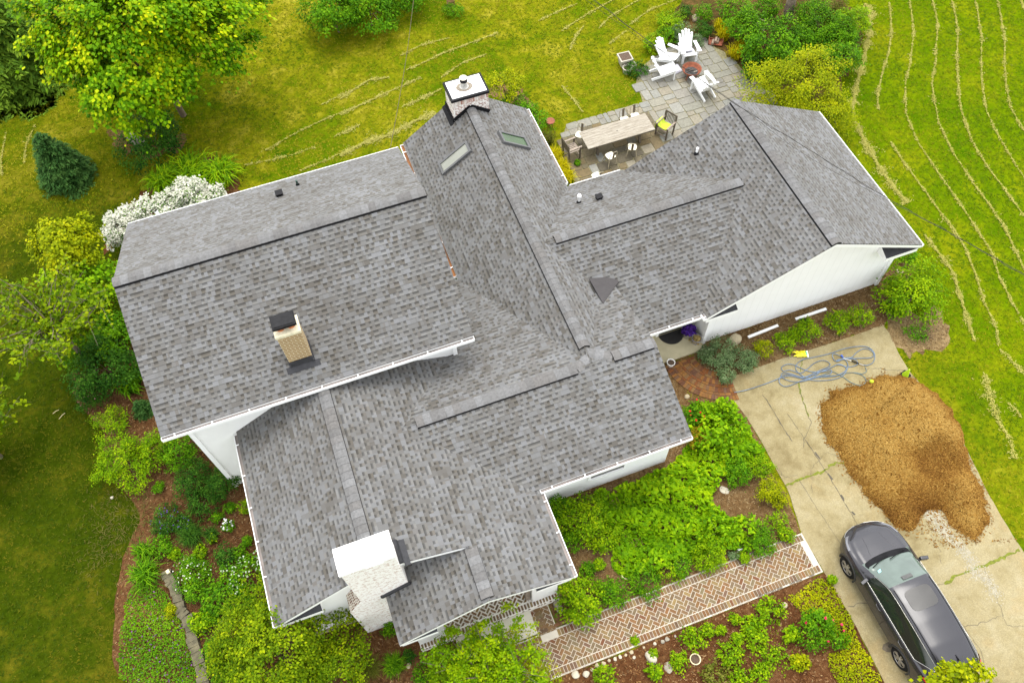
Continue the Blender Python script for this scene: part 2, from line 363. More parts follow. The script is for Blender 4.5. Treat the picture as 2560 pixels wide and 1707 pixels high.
ridge_cap(r_e, V3(4.95, e_yr, e_zr), V3(5.95, e_yr, e_zr), .309, sE, .172)
ridge_cap(r_e, V3(4.05, e_yr, e_zr), V3(4.45, e_yr + .16, e_zr + .01), .309, sE, .172, vented=False)
ridge_cap(r_e, V3(4.95, e_yr, e_zr), V3(4.43, e_yr + .3, e_zr + .02), sE, .309, .172, vented=False)
ridge_cap(r_e, V3(5.95, e_yr, e_zr), V3(e_xr, e_yr, e_zr), .309, sE, .172, vented=False)
ridge_cap(r_s, V3(s_xm, 5.62, s_zr), V3(s_xm, 9.8, s_zr), sS, sSr, .172)
ridge_cap(r_p, V3(p_xm, 4.06, p_zr), V3(p_xm, 5.12, p_zr + .0), sP, sSr, .172)
# ---- membrane cricket between three roofs
cr = MB(); p1, p2, p3 = HIT(P_MR, 5, 1606, 350), HIT(P_EB, 5, 1820, 405), HIT(P_EB, 5, 1718, 548); p4 = HIT(P_EB, 5, 1806, 392)
up = np.array([0, 0, .035]); cr.hexa([p1 - up, p3 - up, p2 - up, p4 - up], [p1 + up, p3 + up, p2 + up, p4 + up]); cr.build('roof_cricket', plain('membrane', (.058, .054, .054), .85, var=.08, spec=.1), house)
# ---- gutters
def gutter(ro, A, B, out, w=.095, hang=1.1, inside=None):
    """A->B along the eave (top of shingle edge); out = unit outward vector"""
    A, B, o = Vector(A), Vector(B), Vector((*out, 0)); mb = MB(); z = Vector((0, 0, 1)); A = A - z * .035 + o * .004; B = B - z * .035 + o * .004
    d = (B - A).normalized()
    def strip(a0, a1, b0, b1, m):                     # quad solid between two profile points
        mb.add([A + a0, B + a0, B + a1, A + a1, A + b0, B + b0, B + b1, A + b1], [(0, 1, 2, 3), (4, 7, 6, 5), (0, 4, 5, 1), (3, 2, 6, 7), (0, 3, 7, 4), (1, 5, 6, 2)], m)
    strip(o * w - z * .11, o * w, o * (w + .018) - z * .11, o * (w + .018), 0)          # front
    strip(o * 0 - z * .115, o * w - z * .115, o * 0 - z * .10, o * w - z * .10, 0)      # bottom
    strip(o * 0 - z * .062, o * w - z * .062, o * 0 - z * .056, o * w - z * .056, 1)    # wet leaves lying inside
    L = (B - A).length; n = max(2, int(L / hang))
    for i in range(n + 1):
        c = A + d * (L * (i + .35) / (n + .7)) + o * (w * .55); mb.box(c + z * .004, (.03, w * 1.2, .012) if abs(out[1]) > .5 else (w * 1.2, .03, .012), 0)
    for e in (A - d * .003, B + d * .003): mb.box(e + o * (w / 2) - z * .055, (.012, w, .11) if abs(out[1]) > .5 else (w, .012, .11), 0)
    return mb.build('gutter', [M_TRIM, inside or M_GUTIN], ro)
gutter(r_a, V3(a_x1, a_yf, a_ze), V3(a_x2, a_yf, a_ze), (0, -1))
gutter(r_a, V3(a_x1, a_yb, a_ze), V3(a_x2, a_yb, a_ze), (0, 1), .05)
gutter(r_m, V3(m_xl, 12.55, m_ze), V3(m_xl, m_yb - .03, m_ze), (-1, 0), .12, 1.1, plain('rusty_gutter', (.16, .062, .015), .8, var=.5, scale=2))
gutter(r_m, V3(m_xr, c_yb + .12, m_ze), V3(m_xr, m_yb - .03, m_ze), (1, 0))
gutter(r_c, V3(m_xr + .12, c_yb, c_ze), V3(d_xl - .02, c_yb, c_ze), (0, 1), .06)
gutter(r_c, V3(e_xr + .12, c_yf, c_ze), V3(d_xl - .10, c_yf, c_ze), (0, -1))
gutter(r_d, V3(d_xl, d_yf, d_zel), V3(d_xl, d_yf + .42, d_zel), (-1, 0))
gutter(r_d, V3(d_xr, d_yf, d_ze), V3(d_xr, d_yb, d_ze), (1, 0), .07)
gutter(r_e, V3(s_xr + .02, e_yf, e_ze), V3(e_xr, e_yf, e_ze), (0, -1))
gutter(r_s, V3(s_xl, s_yf, s_ze), V3(s_xl, 9.78, s_ze), (-1, 0))
gutter(r_s, V3(s_xr, s_yfr, s_ze), V3(s_xr, e_yf - .02, s_ze), (1, 0))
# ---- walls
def gable_wall(axis, c0, c1, l0, l1, pls, ridge, zb=0.0):
    """prism: cross direction c0..c1 (units), length l0..l1, roof planes pls=(left,right), ridge position"""
    mb = MB(); zt = lambda pl, c: (zp(pl, c * S, 0) if axis == 'y' else zp(pl, 0, c * S)) - .09
    prof = [(c0 * S, zb), (c1 * S, zb), (c1 * S, zt(pls[1], c1)), (ridge * S, zt(pls[0], ridge)), (c0 * S, zt(pls[0], c0))]
    f = (lambda c, l, z: (c, l, z)) if axis == 'y' else (lambda c, l, z: (l, c, z))
    A = [f(c, l0 * S, z) for c, z in prof]; B = [f(c, l1 * S, z) for c, z in prof]
    if axis == 'x': A, B = B, A
    mb.hexa([A[i] for i in range(5)], [B[i] for i in range(5)]) if False else mb.add(A + B, [(0, 1, 2, 3, 4), (9, 8, 7, 6, 5)] + [(i, i + 5, (i + 1) % 5 + 5, (i + 1) % 5) for i in range(5)])
    return mb
M_SID = None
def siding():
    t = NT('white_siding'); sp = t.node('ShaderNodeSeparateXYZ'); t.put(sp.inputs[0], t.coord('UV'))
    fr = t.math('FRACT', t.math('DIVIDE', sp.outputs[0], .32)); ln = t.math('GREATER_THAN', fr, .94)
    t.bump(ln, .5, .02); n = t.noise(t.coord('UV'), 1.3, 4)
    return t.done(t.mix(t.math('MULTIPLY', ln, .22), t.ramp(n, [(.3, (.78, .78, .755)), (.7, (.82, .82, .80))]), (.5, .5, .48)), .5)
M_SID = siding()
ov = .36
gable_wall('x', a_yf + .34, a_yb - .36, a_x1 + .40, a_x2 - .42, (P_AF, P_AB), a_yr).build('wall', M_WHITE, house, 'two-storey white wall at the left')
gable_wall('y', m_xl + .4, m_xr - .4, e_yr, m_yb - .3, (P_ML, P_MR), m_xm).build('wall', M_WHITE, house)
gable_wall('x', c_yf + .86, c_yb - .35, 4.8, 8.6, (P_CF, P_CB), c_yr).build('wall', M_WHITE, house, 'recessed white wall behind the entry mat')
gable_wall('y', d_xl + .462, d_xr - .30, d_yf + .385, d_yb - .35, (P_DL, P_DR), d_xm).build('wall', M_SID, house, 'tall white gable wall beside the driveway')
gable_wall('x', e_yf + .50, 10.3, .2, e_xr - .04, (P_EF, P_EB), e_yr).build('wall', M_WHITE, house, 'white front wall above the leafy bed')
gable_wall('y', s_xl + .4, s_xr - .30, s_yf + .27, 9.9, (P_SL, P_SR), s_xm).build('wall', M_WHITE, house)
# stone plinth strip under the two walls that show it
pb = MB(); pb.box(((s_xl + .4) * S - .02, (s_yf + 2.4) * S, .1), (.06, 5.4, .22)); pb.box((-3.6, (s_yf + .27) * S - .02, .12), (1.9, .06, .24)); pb.build('foundation', plain('foundation', (.30, .24, .17), .9, var=.2), house)
# corner boards
for x, y, zt_ in ((d_xl + .462, d_yf + .385, 2.75), (d_xr - .30, d_yf + .385, 2.7), (a_x1 + .4, a_yf + .34, 5.0), (a_x2 - .42, a_yf + .34, 5.0)):
    cb = MB(); cb.box((x * S, y * S, zt_ / 2), (.13, .13, zt_)); cb.build('corner_board', M_TRIM, house)
# ---- eave returns: little shingled ledges at the foot of the gables
def eave_return(x0, x1, y0, y1, z):
    mb = MB(); mb.add([(x0, y0, z - .02), (x1, y0, z - .02), (x1, y1, z + .17), (x0, y1, z + .17), (x0, y0, z - .2), (x1, y0, z - .2), (x1, y1, z - .2), (x0, y1, z - .2)],
        [(0, 1, 2, 3)], 0); mb.add(mb.v[:8], [(4, 7, 6, 5), (0, 4, 5, 1), (1, 5, 6, 2), (2, 6, 7, 3), (3, 7, 4, 0)], 1)
    return mb.build('eave_return', [M_FLASH, M_TRIM], house)
eave_return((d_xl + .03) * S, (d_xl + .03) * S + 1.15, d_yf * S + .03, (d_yf + .38) * S, d_zel * S - .19)
eave_return(d_xr * S - 1.30, (d_xr - .03) * S, d_yf * S + .03, (d_yf + .38) * S, d_ze * S - .19)
eave_return((s_xl + .03) * S, (s_xl + .03) * S + 1.15, s_yf * S + .03, (s_yf + .26) * S, s_ze * S - .19)
eave_return((p_xl + .03) * S, (p_xl + .03) * S + 1.0, s_yfr * S + .03, s_yfr * S + .32, p_ze * S - .19)
eave_return(s_xr * S - 1.05, (s_xr - .03) * S, s_yfr * S + .03, s_yfr * S + .32, s_ze * S - .19)
# ---- porch: piers, floor, steps
M_WBR = brick_mat('whitewashed_brick', (.36, .20, .14), (.55, .44, .37), (.77, .755, .715), wash=.55)
M_FBR = brick_mat('lime_washed_brick', (.19, .065, .045), (.27, .12, .08), (.72, .70, .65), wash=.42)
pf = MB(); pf.box((.57, 6.15, .172), (4.36, 1.5, .38), 0); pf.build('porch_floor', [plain('lime_mortar', (.78, .75, .68), .9, var=.1)], house)
M_PAV = island('clay_paver', [(0.1159, 0.0506, 0.0269), (0.1564, 0.0935, 0.0403), (0.0957, 0.0616, 0.0370), (0.1904, 0.1342, 0.0582), (0.1159, 0.0693, 0.0459), (0.1426, 0.1144, 0.0627), (0.1638, 0.0814, 0.0347), (0.1297, 0.0979, 0.0582)], .85, .2)
def herringbone(mb, x0, x1, y0, y1, z, bl=.20, gap=.014, h=.012, m=0, ang=math.pi / 4, clip=None):
    bw = bl / 2; cx, cy = (x0 + x1) / 2, (y0 + y1) / 2; R = math.hypot(x1 - x0, y1 - y0) / 2 + bl; ca, sa = math.cos(ang), math.sin(ang); n = int(R / bw) + 3
    for i in range(-n, n):
        for j in range(-n, n):
            k = (i - j) % 4
            if k == 0: c = ((i + 1) * bw, (j + .5) * bw); w, hh = bl, bw
            elif k == 2: c = ((i + .5) * bw, (j + 0.0) * bw); w, hh = bw, bl
            else: continue
            w -= gap; hh -= gap; pts = []
            for sx, sy in ((-1, -1), (1, -1), (1, 1), (-1, 1)):
                X, Y = c[0] + sx * w / 2, c[1] + sy * hh / 2; pts.append((cx + X * ca - Y * sa, cy + X * sa + Y * ca))
            # clip polygon to the rectangle
            for ax, lim, s_ in ((0, x0, 1), (0, x1, -1), (1, y0, 1), (1, y1, -1)):
                out = []
                for q in range(len(pts)):
                    A, B = pts[q], pts[(q + 1) % len(pts)]; da, db = (A[ax] - lim) * s_, (B[ax] - lim) * s_
                    if da >= 0: out.append(A)
                    if (da >= 0) != (db >= 0):
                        t = da / (da - db); out.append((A[0] + (B[0] - A[0]) * t, A[1] + (B[1] - A[1]) * t))
                pts = out
                if len(pts) < 3: break
            if len(pts) < 3: continue
            if clip is not None and not clip(sum(p[0] for p in pts) / len(pts), sum(p[1] for p in pts) / len(pts)): continue
            N = len(pts); mb.add([(x, y, z + h) for x, y in pts] + [(x, y, z - .01) for x, y in pts], [tuple(range(N))] + [(q, q + N, (q + 1) % N + N, (q + 1) % N) for q in range(N)], m)
fb = MB(); herringbone(fb, -.78, 1.9, 5.62, 6.85, .382, gap=.042)
rg = random.Random(3); x = -1.6
while x < 2.72:
    for yy, dd in ((5.49, .2),): fb.box((x + .045, yy, .384), (.056, dd - .05, .02), 0)
    fb.box((x + .045, 5.397, .30), (.066, .012, .1), 0) if rg.random() < .6 else None
    x += .098
fb.build('porch_paving', [M_PAV], house, 'herringbone brick porch paving in white mortar')
for xx in (-1.2, 2.32): pr = MB(); pr.box((xx, 5.66, 1.25), (.79, .24, 1.74)); pr.build('porch_pier', M_TRIM, house)
po = MB(); po.box((1.83, 5.72, 1.5), (.14, .14, 2.3)); po.build('porch_post', M_WOOD, house)
st = MB(); st.box((.6, 5.255, .135), (2.35, .27, .27)); st.box((.6, 4.91, .07), (2.35, .42, .14)); st.build('porch_step', plain('cream_step', (.50, .47, .38), .8, var=.06), house)
# ---- chimneys
def brick_stack(x0, x1, y0, y1, z0, z1, mats=None): mb = MB(); mb.box(((x0 + x1) / 2, (y0 + y1) / 2, (z0 + z1) / 2), (x1 - x0, y1 - y0, z1 - z0)); return mb
# white-washed front chimney with a sloped shoulder
ck = MB()
ck.box((-1.915, 6.82, 4.655), (1.34, .64, 2.55)); ck.box((-2.1, 6.82, 1.35), (1.8, .64, 2.7))
ck.add([(-3.0, 6.5, 2.7), (-1.25, 6.5, 2.7), (-1.25, 6.5, 3.38), (-2.585, 6.5, 3.38), (-3.0, 7.14, 2.7), (-1.25, 7.14, 2.7), (-1.25, 7.14, 3.38), (-2.585, 7.14, 3.38)], [(0, 1, 2, 3), (0, 3, 7, 4), (7, 6, 5, 4)])
chF = ck.build('chimney', M_WBR, house, 'wide whitewashed brick chimney at the front gable')
sh = MB(); sh.add([(-3.0, 6.495, 2.715), (-2.585, 6.495, 3.395), (-2.585, 7.145, 3.395), (-3.0, 7.145, 2.715)], [(0, 1, 2, 3)]); sh.build('chimney_shoulder', brick_mat('bare_shoulder_brick', (.14, .055, .035), (.19, .09, .05), (.68, .64, .55), bw=.07, bh=.2, wash=.25), chF)
cc = MB(); cc.box((-1.915, 6.82, 5.965), (1.42, .70, .09)); cc.box((-1.75, 6.46, 5.96), (.45, .03, .05)); cc.build('chimney_cap', M_TRIM, chF)
for kind_ in range(4):
    fl = MB()
    if kind_ == 0: fl.box((-1.2, 6.95, zp(P_SR, -1.2, 0) + .06), (.1, .62, .14), ry=-.32)
    if kind_ == 1: fl.beam((-2.05, 6.47, zp(P_PL, -2.05, 0) + .07), (-1.2, 6.47, zp(P_PL, -1.2, 0) + .07), .06, .12)
    if kind_ == 2: fl.box((-1.9, 7.17, zp(P_SR, -1.9, 0) + .04), (.8, .05, .1))
    if kind_ == 3: fl.box((-1.05, 6.9, zp(P_SR, -1.05, 0) + .02), (.16, .7, .02), ry=.323)
    fl.build('flashing', M_FLASH, chF)
# rear chimney at the skylight gable
cm = brick_stack(5.05, 6.39, 21.73, 22.66, 2.0, 4.96); chM = cm.build('chimney', M_FBR, house, 'red and white brick chimney at the rear gable')
so_ = MB(); n = 18
for i in range(n): so_.box((5.05 + (i + .5) * 1.34 / n, 21.722, 4.82), (.052, .02, .172))
so_.build('soldier_course', island('washed_soldier', [(.62, .58, .53), (.30, .13, .09), (.66, .63, .58), (.45, .33, .27), (.6, .56, .5)], .85), chM)
cc = MB(); cc.box((5.72, 22.2, 4.99), (1.44, 1.03, .10)); cc.build('chimney_band', M_DARK, chM)
cc = MB(); cc.box((5.72, 22.2, 5.045), (1.28, .88, .03)); cc.build('chimney_cap', M_TRIM, chM)
fl_ = MB(); fl_.lathe((5.66, 22.22, 5.055), [(.19, 0), (.14, .015), (.115, .03), (.115, .24)]); fl_.build('flue', plain('galvanised', (.35, .34, .31), .5, .6, .2), chM)
fl_ = MB(); fl_.lathe((5.66, 22.22, 5.30), [(.135, 0), (.14, .0), (.14, .13), (.13, .14)]); fl_.build('flue_band', M_DARK, chM); fl_ = MB(); fl_.lathe((5.66, 22.22, 5.44), [(.142, 0), (.142, .015), (.12, .035), (.02, .05), (0, .05)]); fl_.build('flue_cap', plain('cream_cap', (.6, .55, .45), .5), chM)
st_ = MB(); st_.lathe((5.66, 22.2, 5.0615), [(.0, 0), (.30, 0), (.31, -.002)], n=20, sx=1.0, sy=.8); st_.build('cap_stain', plain('cap_rust_stain', (.20, .17, .13), .9, var=.4, scale=14), chM)
fm = MB(); xr_ = m_xm * S
for xa, xb, pl in ((5.05, xr_, P_ML), (xr_, 6.39, P_MR)): fm.beam((xa, 21.71, zp(pl, xa, 0) + .075), (xb, 21.71, zp(pl, xb, 0) + .075), .03, .16)
fm.box((5.02, 22.2, zp(P_ML, 5.02, 0) + .07), (.05, 1.0, .16)); fm.box((4.93, 22.18, zp(P_ML, 4.93, 0) + .015), (.16, 1.05, .02), ry=-math.atan(.68)); fm.build('flashing', M_BLACK, chM)
# tan chimney on the two-storey roof
M_TAN = brick_mat('tan_brick', (0.281, 0.178, 0.064), (0.238, 0.140, 0.051), (0.493, 0.425, 0.281), bw=.21, bh=.072, msize=.011)
chA = brick_stack(-2.53, -1.88, 12.83, 13.31, 5.2, 7.08).build('chimney', M_TAN, house, 'slim tan brick chimney on the two-storey roof')
cc = MB(); cc.box((-2.205, 13.06, 7.12), (.70, .53, .10)); cc.build('chimney_cap', plain('mossy_mortar', (.62, .57, .40), .9, var=.25, scale=8), chA)
fx = MB(); fx.lathe((-2.36, 13.05, 7.17), [(.11, 0), (.11, .16)], n=16); fx.lathe((-2.06, 13.05, 7.17), [(.11, 0), (.11, .16)], n=16); fx.build('flue', plain('terracotta', (.38, .12, .035), .8), chA)
hd = MB(); hd.box((-2.21, 13.06, 7.37), (.54, .34, .10)); hd.box((-2.21, 13.06, 7.45), (.64, .44, .09)); hd.box((-2.21, 13.06, 7.50), (.56, .36, .03)); hd.build('chimney_hood', plain('black_hood', (.010, .010, .011), .55, var=.4, scale=12, spec=.15), chA)
fa = MB(); fa.box((-2.205, 12.805, zp(P_AF, 0, 12.80) + .13), (.70, .03, .26)); fa.box((-2.205, 12.73, zp(P_AF, 0, 12.73) + .015), (.95, .18, .02), rx=math.atan(sA)); fa.build('flashing', M_FLASH, chA)
for xx in (-2.54, -1.87):
    fa = MB(); fa.beam((xx, 12.79, zp(P_AF, 0, 12.79) + .06), (xx, 13.33, zp(P_AF, 0, 13.33) + .06), .05, .2); fa.build('flashing', M_FLASH, chA)
# ---- skylights
def on_plane(pl, x, y, h=0.0): return np.array([x, y, zp(pl, x, y) + h])
def skylight(pl, corners, glass, label):
    """corners: 4 photo hits in order"""
    P = [HIT(pl, *c) for c in corners]; c = sum(P) / 4; a, b, _ = pl; n = np.array([a, b, 1.]); n /= np.linalg.norm(n)
    xs = sorted(p[0] for p in P); ys = sorted(p[1] for p in P); x0, x1 = (xs[0] + xs[1]) / 2, (xs[2] + xs[3]) / 2; y0, y1 = (ys[0] + ys[1]) / 2, (ys[2] + ys[3]) / 2
    q = lambda x, y, h: on_plane(pl, x, y) + n * h
    e = bpy.data.objects.new('skylight', None); link(e, house); e['label'] = label
    fr = MB(); t = .075
    for (ax, ay, bx, by) in ((x0, y0, x1, y0 + t), (x0, y1 - t, x1, y1), (x0, y0 + t, x0 + t, y1 - t), (x1 - t, y0 + t, x1, y1 - t)):
        fr.hexa([q(ax, ay, -.02), q(bx, ay, -.02), q(bx, by, -.02), q(ax, by, -.02)], [q(ax, ay, .11), q(bx, ay, .11), q(bx, by, .11), q(ax, by, .11)])
    fr.build('skylight_frame', plain('skylight_metal', (.10, .10, .10), .5, var=.1, spec=.2), e)
    g = MB(); g.add([q(x0 + t, y0 + t, .075), q(x1 - t, y0 + t, .075), q(x1 - t, y1 - t, .075), q(x0 + t, y1 - t, .075)], [(0, 1, 2, 3)]); g.build('pane', glass, e)
    return e
skylight(P_ML, [(2, 690, 1150), (2, 878, 975), (2, 918, 1045), (2, 722, 1217)], plain('pale_skylight', (.20, .205, .17), .3, var=.06, scale=2), 'skylight with a closed pale blind')
skylight(P_MR, [(17, 1055, 1100), (17, 1140, 1290), (17, 1600, 1425), (17, 1515, 1245)], plain('green_skylight', (.028, .062, .02), .2, var=.25, scale=2), 'skylight showing dark green glass')
# ---- pipes and vents on the roofs
def pipe(pl, base, h, r, mat, label, cap=None, collar=True):
    P = HIT(pl, *base); mb = MB(); mb.tube([P - (0, 0, .05), P + (0, 0, h)], r, 0, 12); o = mb.build('vent_pipe', mat, house, label)
    if collar: k = MB(); k.lathe(P - (0, 0, .03), [(r * 2.2, 0), (r * 1.7, .07), (r * 1.15, .11)], n=16); k.build('pipe_collar', M_BLACK, o)
    if cap: k = MB(); k.lathe(P + (0, 0, h), [(r * .8, -.03), (r * 1.7, .0), (r * 1.8, .07), (r * 1.1, .14), (0, .16)], n=14); k.build('pipe_cap', mat, o)
    return o
pipe(P_CB, (2, 1652, 1400), .27, .045, M_TRIM, 'white vent pipe with a round cap', cap=True)
pipe(P_DL, (3, 212, 1003), .27, .045, M_TRIM, 'white vent pipe in a black boot')
pipe(P_AB, (1, 1946, 1210), .22, .035, plain('green_copper', (.03, .06, .045), .6), 'dark green vent pipe')
def roof_vent(pl, base, label):
    P = HIT(pl, *base); mb = MB(); mb.box(P + (0, 0, .07), (.20, .17, .12)); mb.box(P + (0, 0, .145), (.24, .21, .03)); return mb.build('roof_vent', M_DARK, house, label)
roof_vent(P_AB, (1, 1829, 1278), 'black box vent on the two-storey roof'); roof_vent(P_CB, (2, 1790, 1375), 'black box vent on the low rear roof')
# white pipe rising past the rear eave
vp = MB(); vp.tube([(-5.47, 20.32, .3), (-5.47, 20.32, 4.95), (-5.51, 20.38, 5.12)], .055, 0, 12); vp.tube([(-5.512, 20.383, 5.12), (-5.515, 20.388, 5.128)], .04, 1, 12); vp.build('drain_pipe', [M_TRIM, M_BLACK], house)
# ---- front window under the eave, entry door
yw = (e_yf + .50) * S
w = MB(); c0, c1 = 4.95, 6.1; zz0, zz1 = .95, 2.15
for a, b in ((c0 - .08, c0), (c1, c1 + .08)): w.box(((a + b) / 2, yw - .02, (zz0 + zz1) / 2), (.08, .05, zz1 - zz0 + .16))
w.box(((c0 + c1) / 2, yw - .03, zz0 - .05), (c1 - c0, .08, .07)); w.box(((c0 + c1) / 2, yw - .02, zz1 + .04), (c1 - c0, .05, .08)); wo = w.build('window', M_TRIM, house)
g = MB(); g.box(((c0 + c1) / 2, yw - .006, (zz0 + zz1) / 2), (c1 - c0, .012, zz1 - zz0)); g.build('pane', plain('dark_glass', (.05, .045, .04), .08), wo)
yd = (c_yf + .86) * S
dr = MB(); dr.box((9.98, yd - .012, 1.05), (.92, .024, 2.04)); do = dr.build('door', plain('black_door', (.015, .015, .02), .3), house)
k = MB(); k.tube([(9.62, yd - .05, 1.0), (9.62, yd - .09, 1.0)], .025); k.build('handle', plain('brass', (.3, .2, .06), .3, 1.), do)
df = MB(); df.box((9.47, yd - .03, 1.1), (.1, .06, 2.2)); df.box((10.49, yd - .03, 1.1), (.1, .06, 2.2)); df.box((9.98, yd - .05, .03), (1.12, .14, .06)); df.box((9.98, yd - .03, 2.14), (.92, .06, .1)); df.build('door_frame', M_TRIM, house)
ds = MB(); ds.tube([(10.95, 12.0, .05), (10.95, 12.0, 2.5)], .04, 0, 8); ds.build('downspout', M_TRIM, house)
# ================================================================ GROUND
rng = np.random.default_rng(11)
def ragged(pts, amp=.06, step=.25, seed=0, closed=True):
    r = np.random.default_rng(seed); out = []; n = len(pts)
    for i in range(n):
        a, b = np.array(pts[i][:2]), np.array(pts[(i + 1) % n][:2]); L = np.linalg.norm(b - a); k = max(1, int(L / step))
        for j in range(k):
            p = a + (b - a) * j / k; out.append(p + r.normal(0, amp, 2) * (1 if (j or amp > .04) else .3))
    return np.array(out)
def inside(P, poly):
    x, y = P[:, 0], P[:, 1]; c = np.zeros(len(P), bool); n = len(poly)
    for i in range(n):
        x1, y1 = poly[i][:2]; x2, y2 = poly[(i + 1) % n][:2]
        t = ((y1 > y) != (y2 > y)) & (x < (x2 - x1) * (y - y1) / (y2 - y1 + 1e-12) + x1); c ^= t
    return c
def sheet(name, poly, z, mat, kind='structure', parent=None, skirt=.05):
    mb = MB(); n = len(poly); P = [(p[0], p[1], z) for p in poly]
    mb.add(P, [tuple(range(n))]); mb.add(P + [(p[0], p[1], z - skirt) for p in poly], [(i, i + n, (i + 1) % n + n, (i + 1) % n) for i in range(n)])
    o = mb.build(name, mat, parent); return tag(o, kind=kind)
def gp(n, *pts, z=0.): return [G(n, x, y, z)[:2] for x, y in pts]
def scatter(poly, dens, seed):
    r = np.random.default_rng(seed); P = np.array([p[:2] for p in poly]); lo, hi = P.min(0), P.max(0); n = int(dens * np.prod(hi - lo)); q = lo + r.random((n, 2)) * (hi - lo)
    return q[inside(q, P)]
def lawn_mat():
    t = NT('lawn_grass'); c = t.coord(); sp = t.node('ShaderNodeSeparateXYZ'); t.put(sp.inputs[0], c); X, Y = sp.outputs[0], sp.outputs[1]
    n1 = t.noise(c, .22, 4, .6, .6); n2 = t.noise(c, 1.1, 5, .65, .4); n3 = t.noise(c, 6, 5, .75); n4 = t.noise(c, 38, 3, .7)
    f = t.math('ADD', t.math('MULTIPLY', n1, .5), t.math('MULTIPLY', n2, .5))
    yel = t.ramp(f, [(.34, (.038, .082, .0015)), (.44, (.078, .115, .002)), (.54, (.150, .152, .005)), (.66, (.26, .228, .024))])
    fld = t.ramp(f, [(.34, (.046, .102, .001)), (.5, (.092, .138, .0015)), (.66, (.165, .175, .004))])
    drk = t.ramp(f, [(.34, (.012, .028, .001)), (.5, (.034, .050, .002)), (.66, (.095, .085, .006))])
    kf = t.math('MULTIPLY_ADD', t.math('ADD', X, t.math('MULTIPLY', n2, 4.)), .30, -5.6, clamp=True)     # mown field to the right
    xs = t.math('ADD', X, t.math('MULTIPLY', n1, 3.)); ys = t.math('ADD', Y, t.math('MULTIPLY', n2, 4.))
    k_shade = t.math('MULTIPLY', t.math('MULTIPLY_ADD', xs, -.35, -1.55, clamp=True), t.math('MULTIPLY_ADD', ys, -.10, 3.75, clamp=True))  # left zone: shade of the trees painted into the grass colour
    col = t.mix(k_shade, t.mix(kf, yel, fld), drk)
    col = t.mix(.75, col, t.ramp(n3, [(.30, (.24, .26, .24)), (.70, (.74, .72, .68))]), 'OVERLAY')
    col = t.mix(.7, col, t.ramp(n4, [(.25, (.22, .22, .22)), (.75, (.72, .72, .68))]), 'OVERLAY')
    t.bump(t.math('ADD', n4, n3), .6, .04); return t.done(col, .95, 0, .0)
lw = MB(); nx = 40
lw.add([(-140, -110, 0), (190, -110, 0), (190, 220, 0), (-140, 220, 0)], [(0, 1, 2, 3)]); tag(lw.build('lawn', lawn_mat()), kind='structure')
def earth(name, a, b, c, sc=7):
    t = NT(name); co = t.coord(); n = t.noise(co, sc, 6, .7); n2 = t.noise(co, .7, 3); n3 = t.noise(co, 45, 3, .7)
    col = t.ramp(t.math('ADD', t.math('MULTIPLY', n, .65), t.math('MULTIPLY', n2, .35)), [(.34, a), (.5, b), (.66, c)])
    col = t.mix(.6, col, t.ramp(n3, [(.3, (.25, .25, .25)), (.7, (.75, .72, .7))]), 'OVERLAY'); t.bump(t.math('ADD', n, n3), .7, .04); return t.done(col, .95, 0, .03)
M_MULCH = earth('bark_mulch', (0.042, 0.016, 0.006), (0.084, 0.036, 0.014), (0.152, 0.084, 0.036))
M_MULCHD = earth('dark_bark_mulch', (0.044, 0.021, 0.009), (0.096, 0.046, 0.019), (0.160, 0.092, 0.040))
M_MULCHL = earth('faded_mulch', (0.068, 0.036, 0.014), (0.128, 0.076, 0.032), (0.208, 0.144, 0.068))
# --- beds
bed_left = ragged(gp(4, (900, 780), (640, 1000), (460, 1000), (500, 1190), (600, 1300), (680, 1380)) + gp(7, (700, 180), (820, 330), (900, 420), (910, 520), (870, 600), (830, 690), (790, 830), (765, 950), (740, 1200), (735, 1400), (775, 1510), (860, 1600), (860, 1900), (1300, 1900), (2400, 1900)) + [(-.5, -5), (.1, 3.3), (.3, 5.2), (-2, 7), (-4.4, 8.5), (-5.8, 13), (-5.9, 15.5)], .035, .25, 2)
sheet('garden_bed', bed_left, .012, M_MULCHD)
bed_front = ragged([(2.4, 4.72), (10.62, 4.62), ] + gp(9, (880, 560), (800, 330), (690, 180), (650, 40)) + gp(6, (540, 1290), (440, 1170), (330, 1190), (190, 1165), (95, 1085), (45, 950)) + [(8.9, 11.6), (7.6, 11.6), (7.6, 8.6), (2.4, 8.6), (2.4, 5.2)], .02, .3, 3)
sheet('garden_bed', bed_front, .012, M_MULCHL)
bed_low = ragged([(0.1, 3.34)] + [(10.66, 3.34)] + gp(9, (1130, 960), (1440, 1568), (1500, 1700)) + [(10.9, -6), (-1, -6), (0, 2.5)], .02, .3, 4)
sheet('garden_bed', bed_low, .016, M_MULCH)
bed_wall = ragged(gp(6, (250, 800), (1400, 405), (1520, 270), (1650, 300), (1480, 560), (1440, 690), (375, 1045), (310, 1030), (240, 960), (205, 885), (250, 830)), .03, .25, 5)
sheet('garden_bed', bed_wall, .012, M_MULCHL)
bare = ragged(gp(6, (1470, 560), (1700, 640), (1800, 560), (1850, 680), (1855, 780), (1810, 850), (1700, 880), (1590, 890), (1520, 830), (1450, 690)), .10, .2, 6)
sheet('bare_soil', bare, .010, earth('dry_soil', (0.104, 0.068, 0.028), (0.192, 0.136, 0.064), (0.288, 0.216, 0.112)))
bed_rear = ragged(gp(19, (0, 420), (60, 210), (230, 60), (300, -40), (1500, -60), (1960, -40), (2250, 130), (2260, 420), (2190, 700), (2060, 900), (2000, 1240), (1800, 1260), (1180, 1010), (1010, 990), (880, 760), (640, 510), (500, 430), (280, 520), (160, 500)), .12, .3, 7)
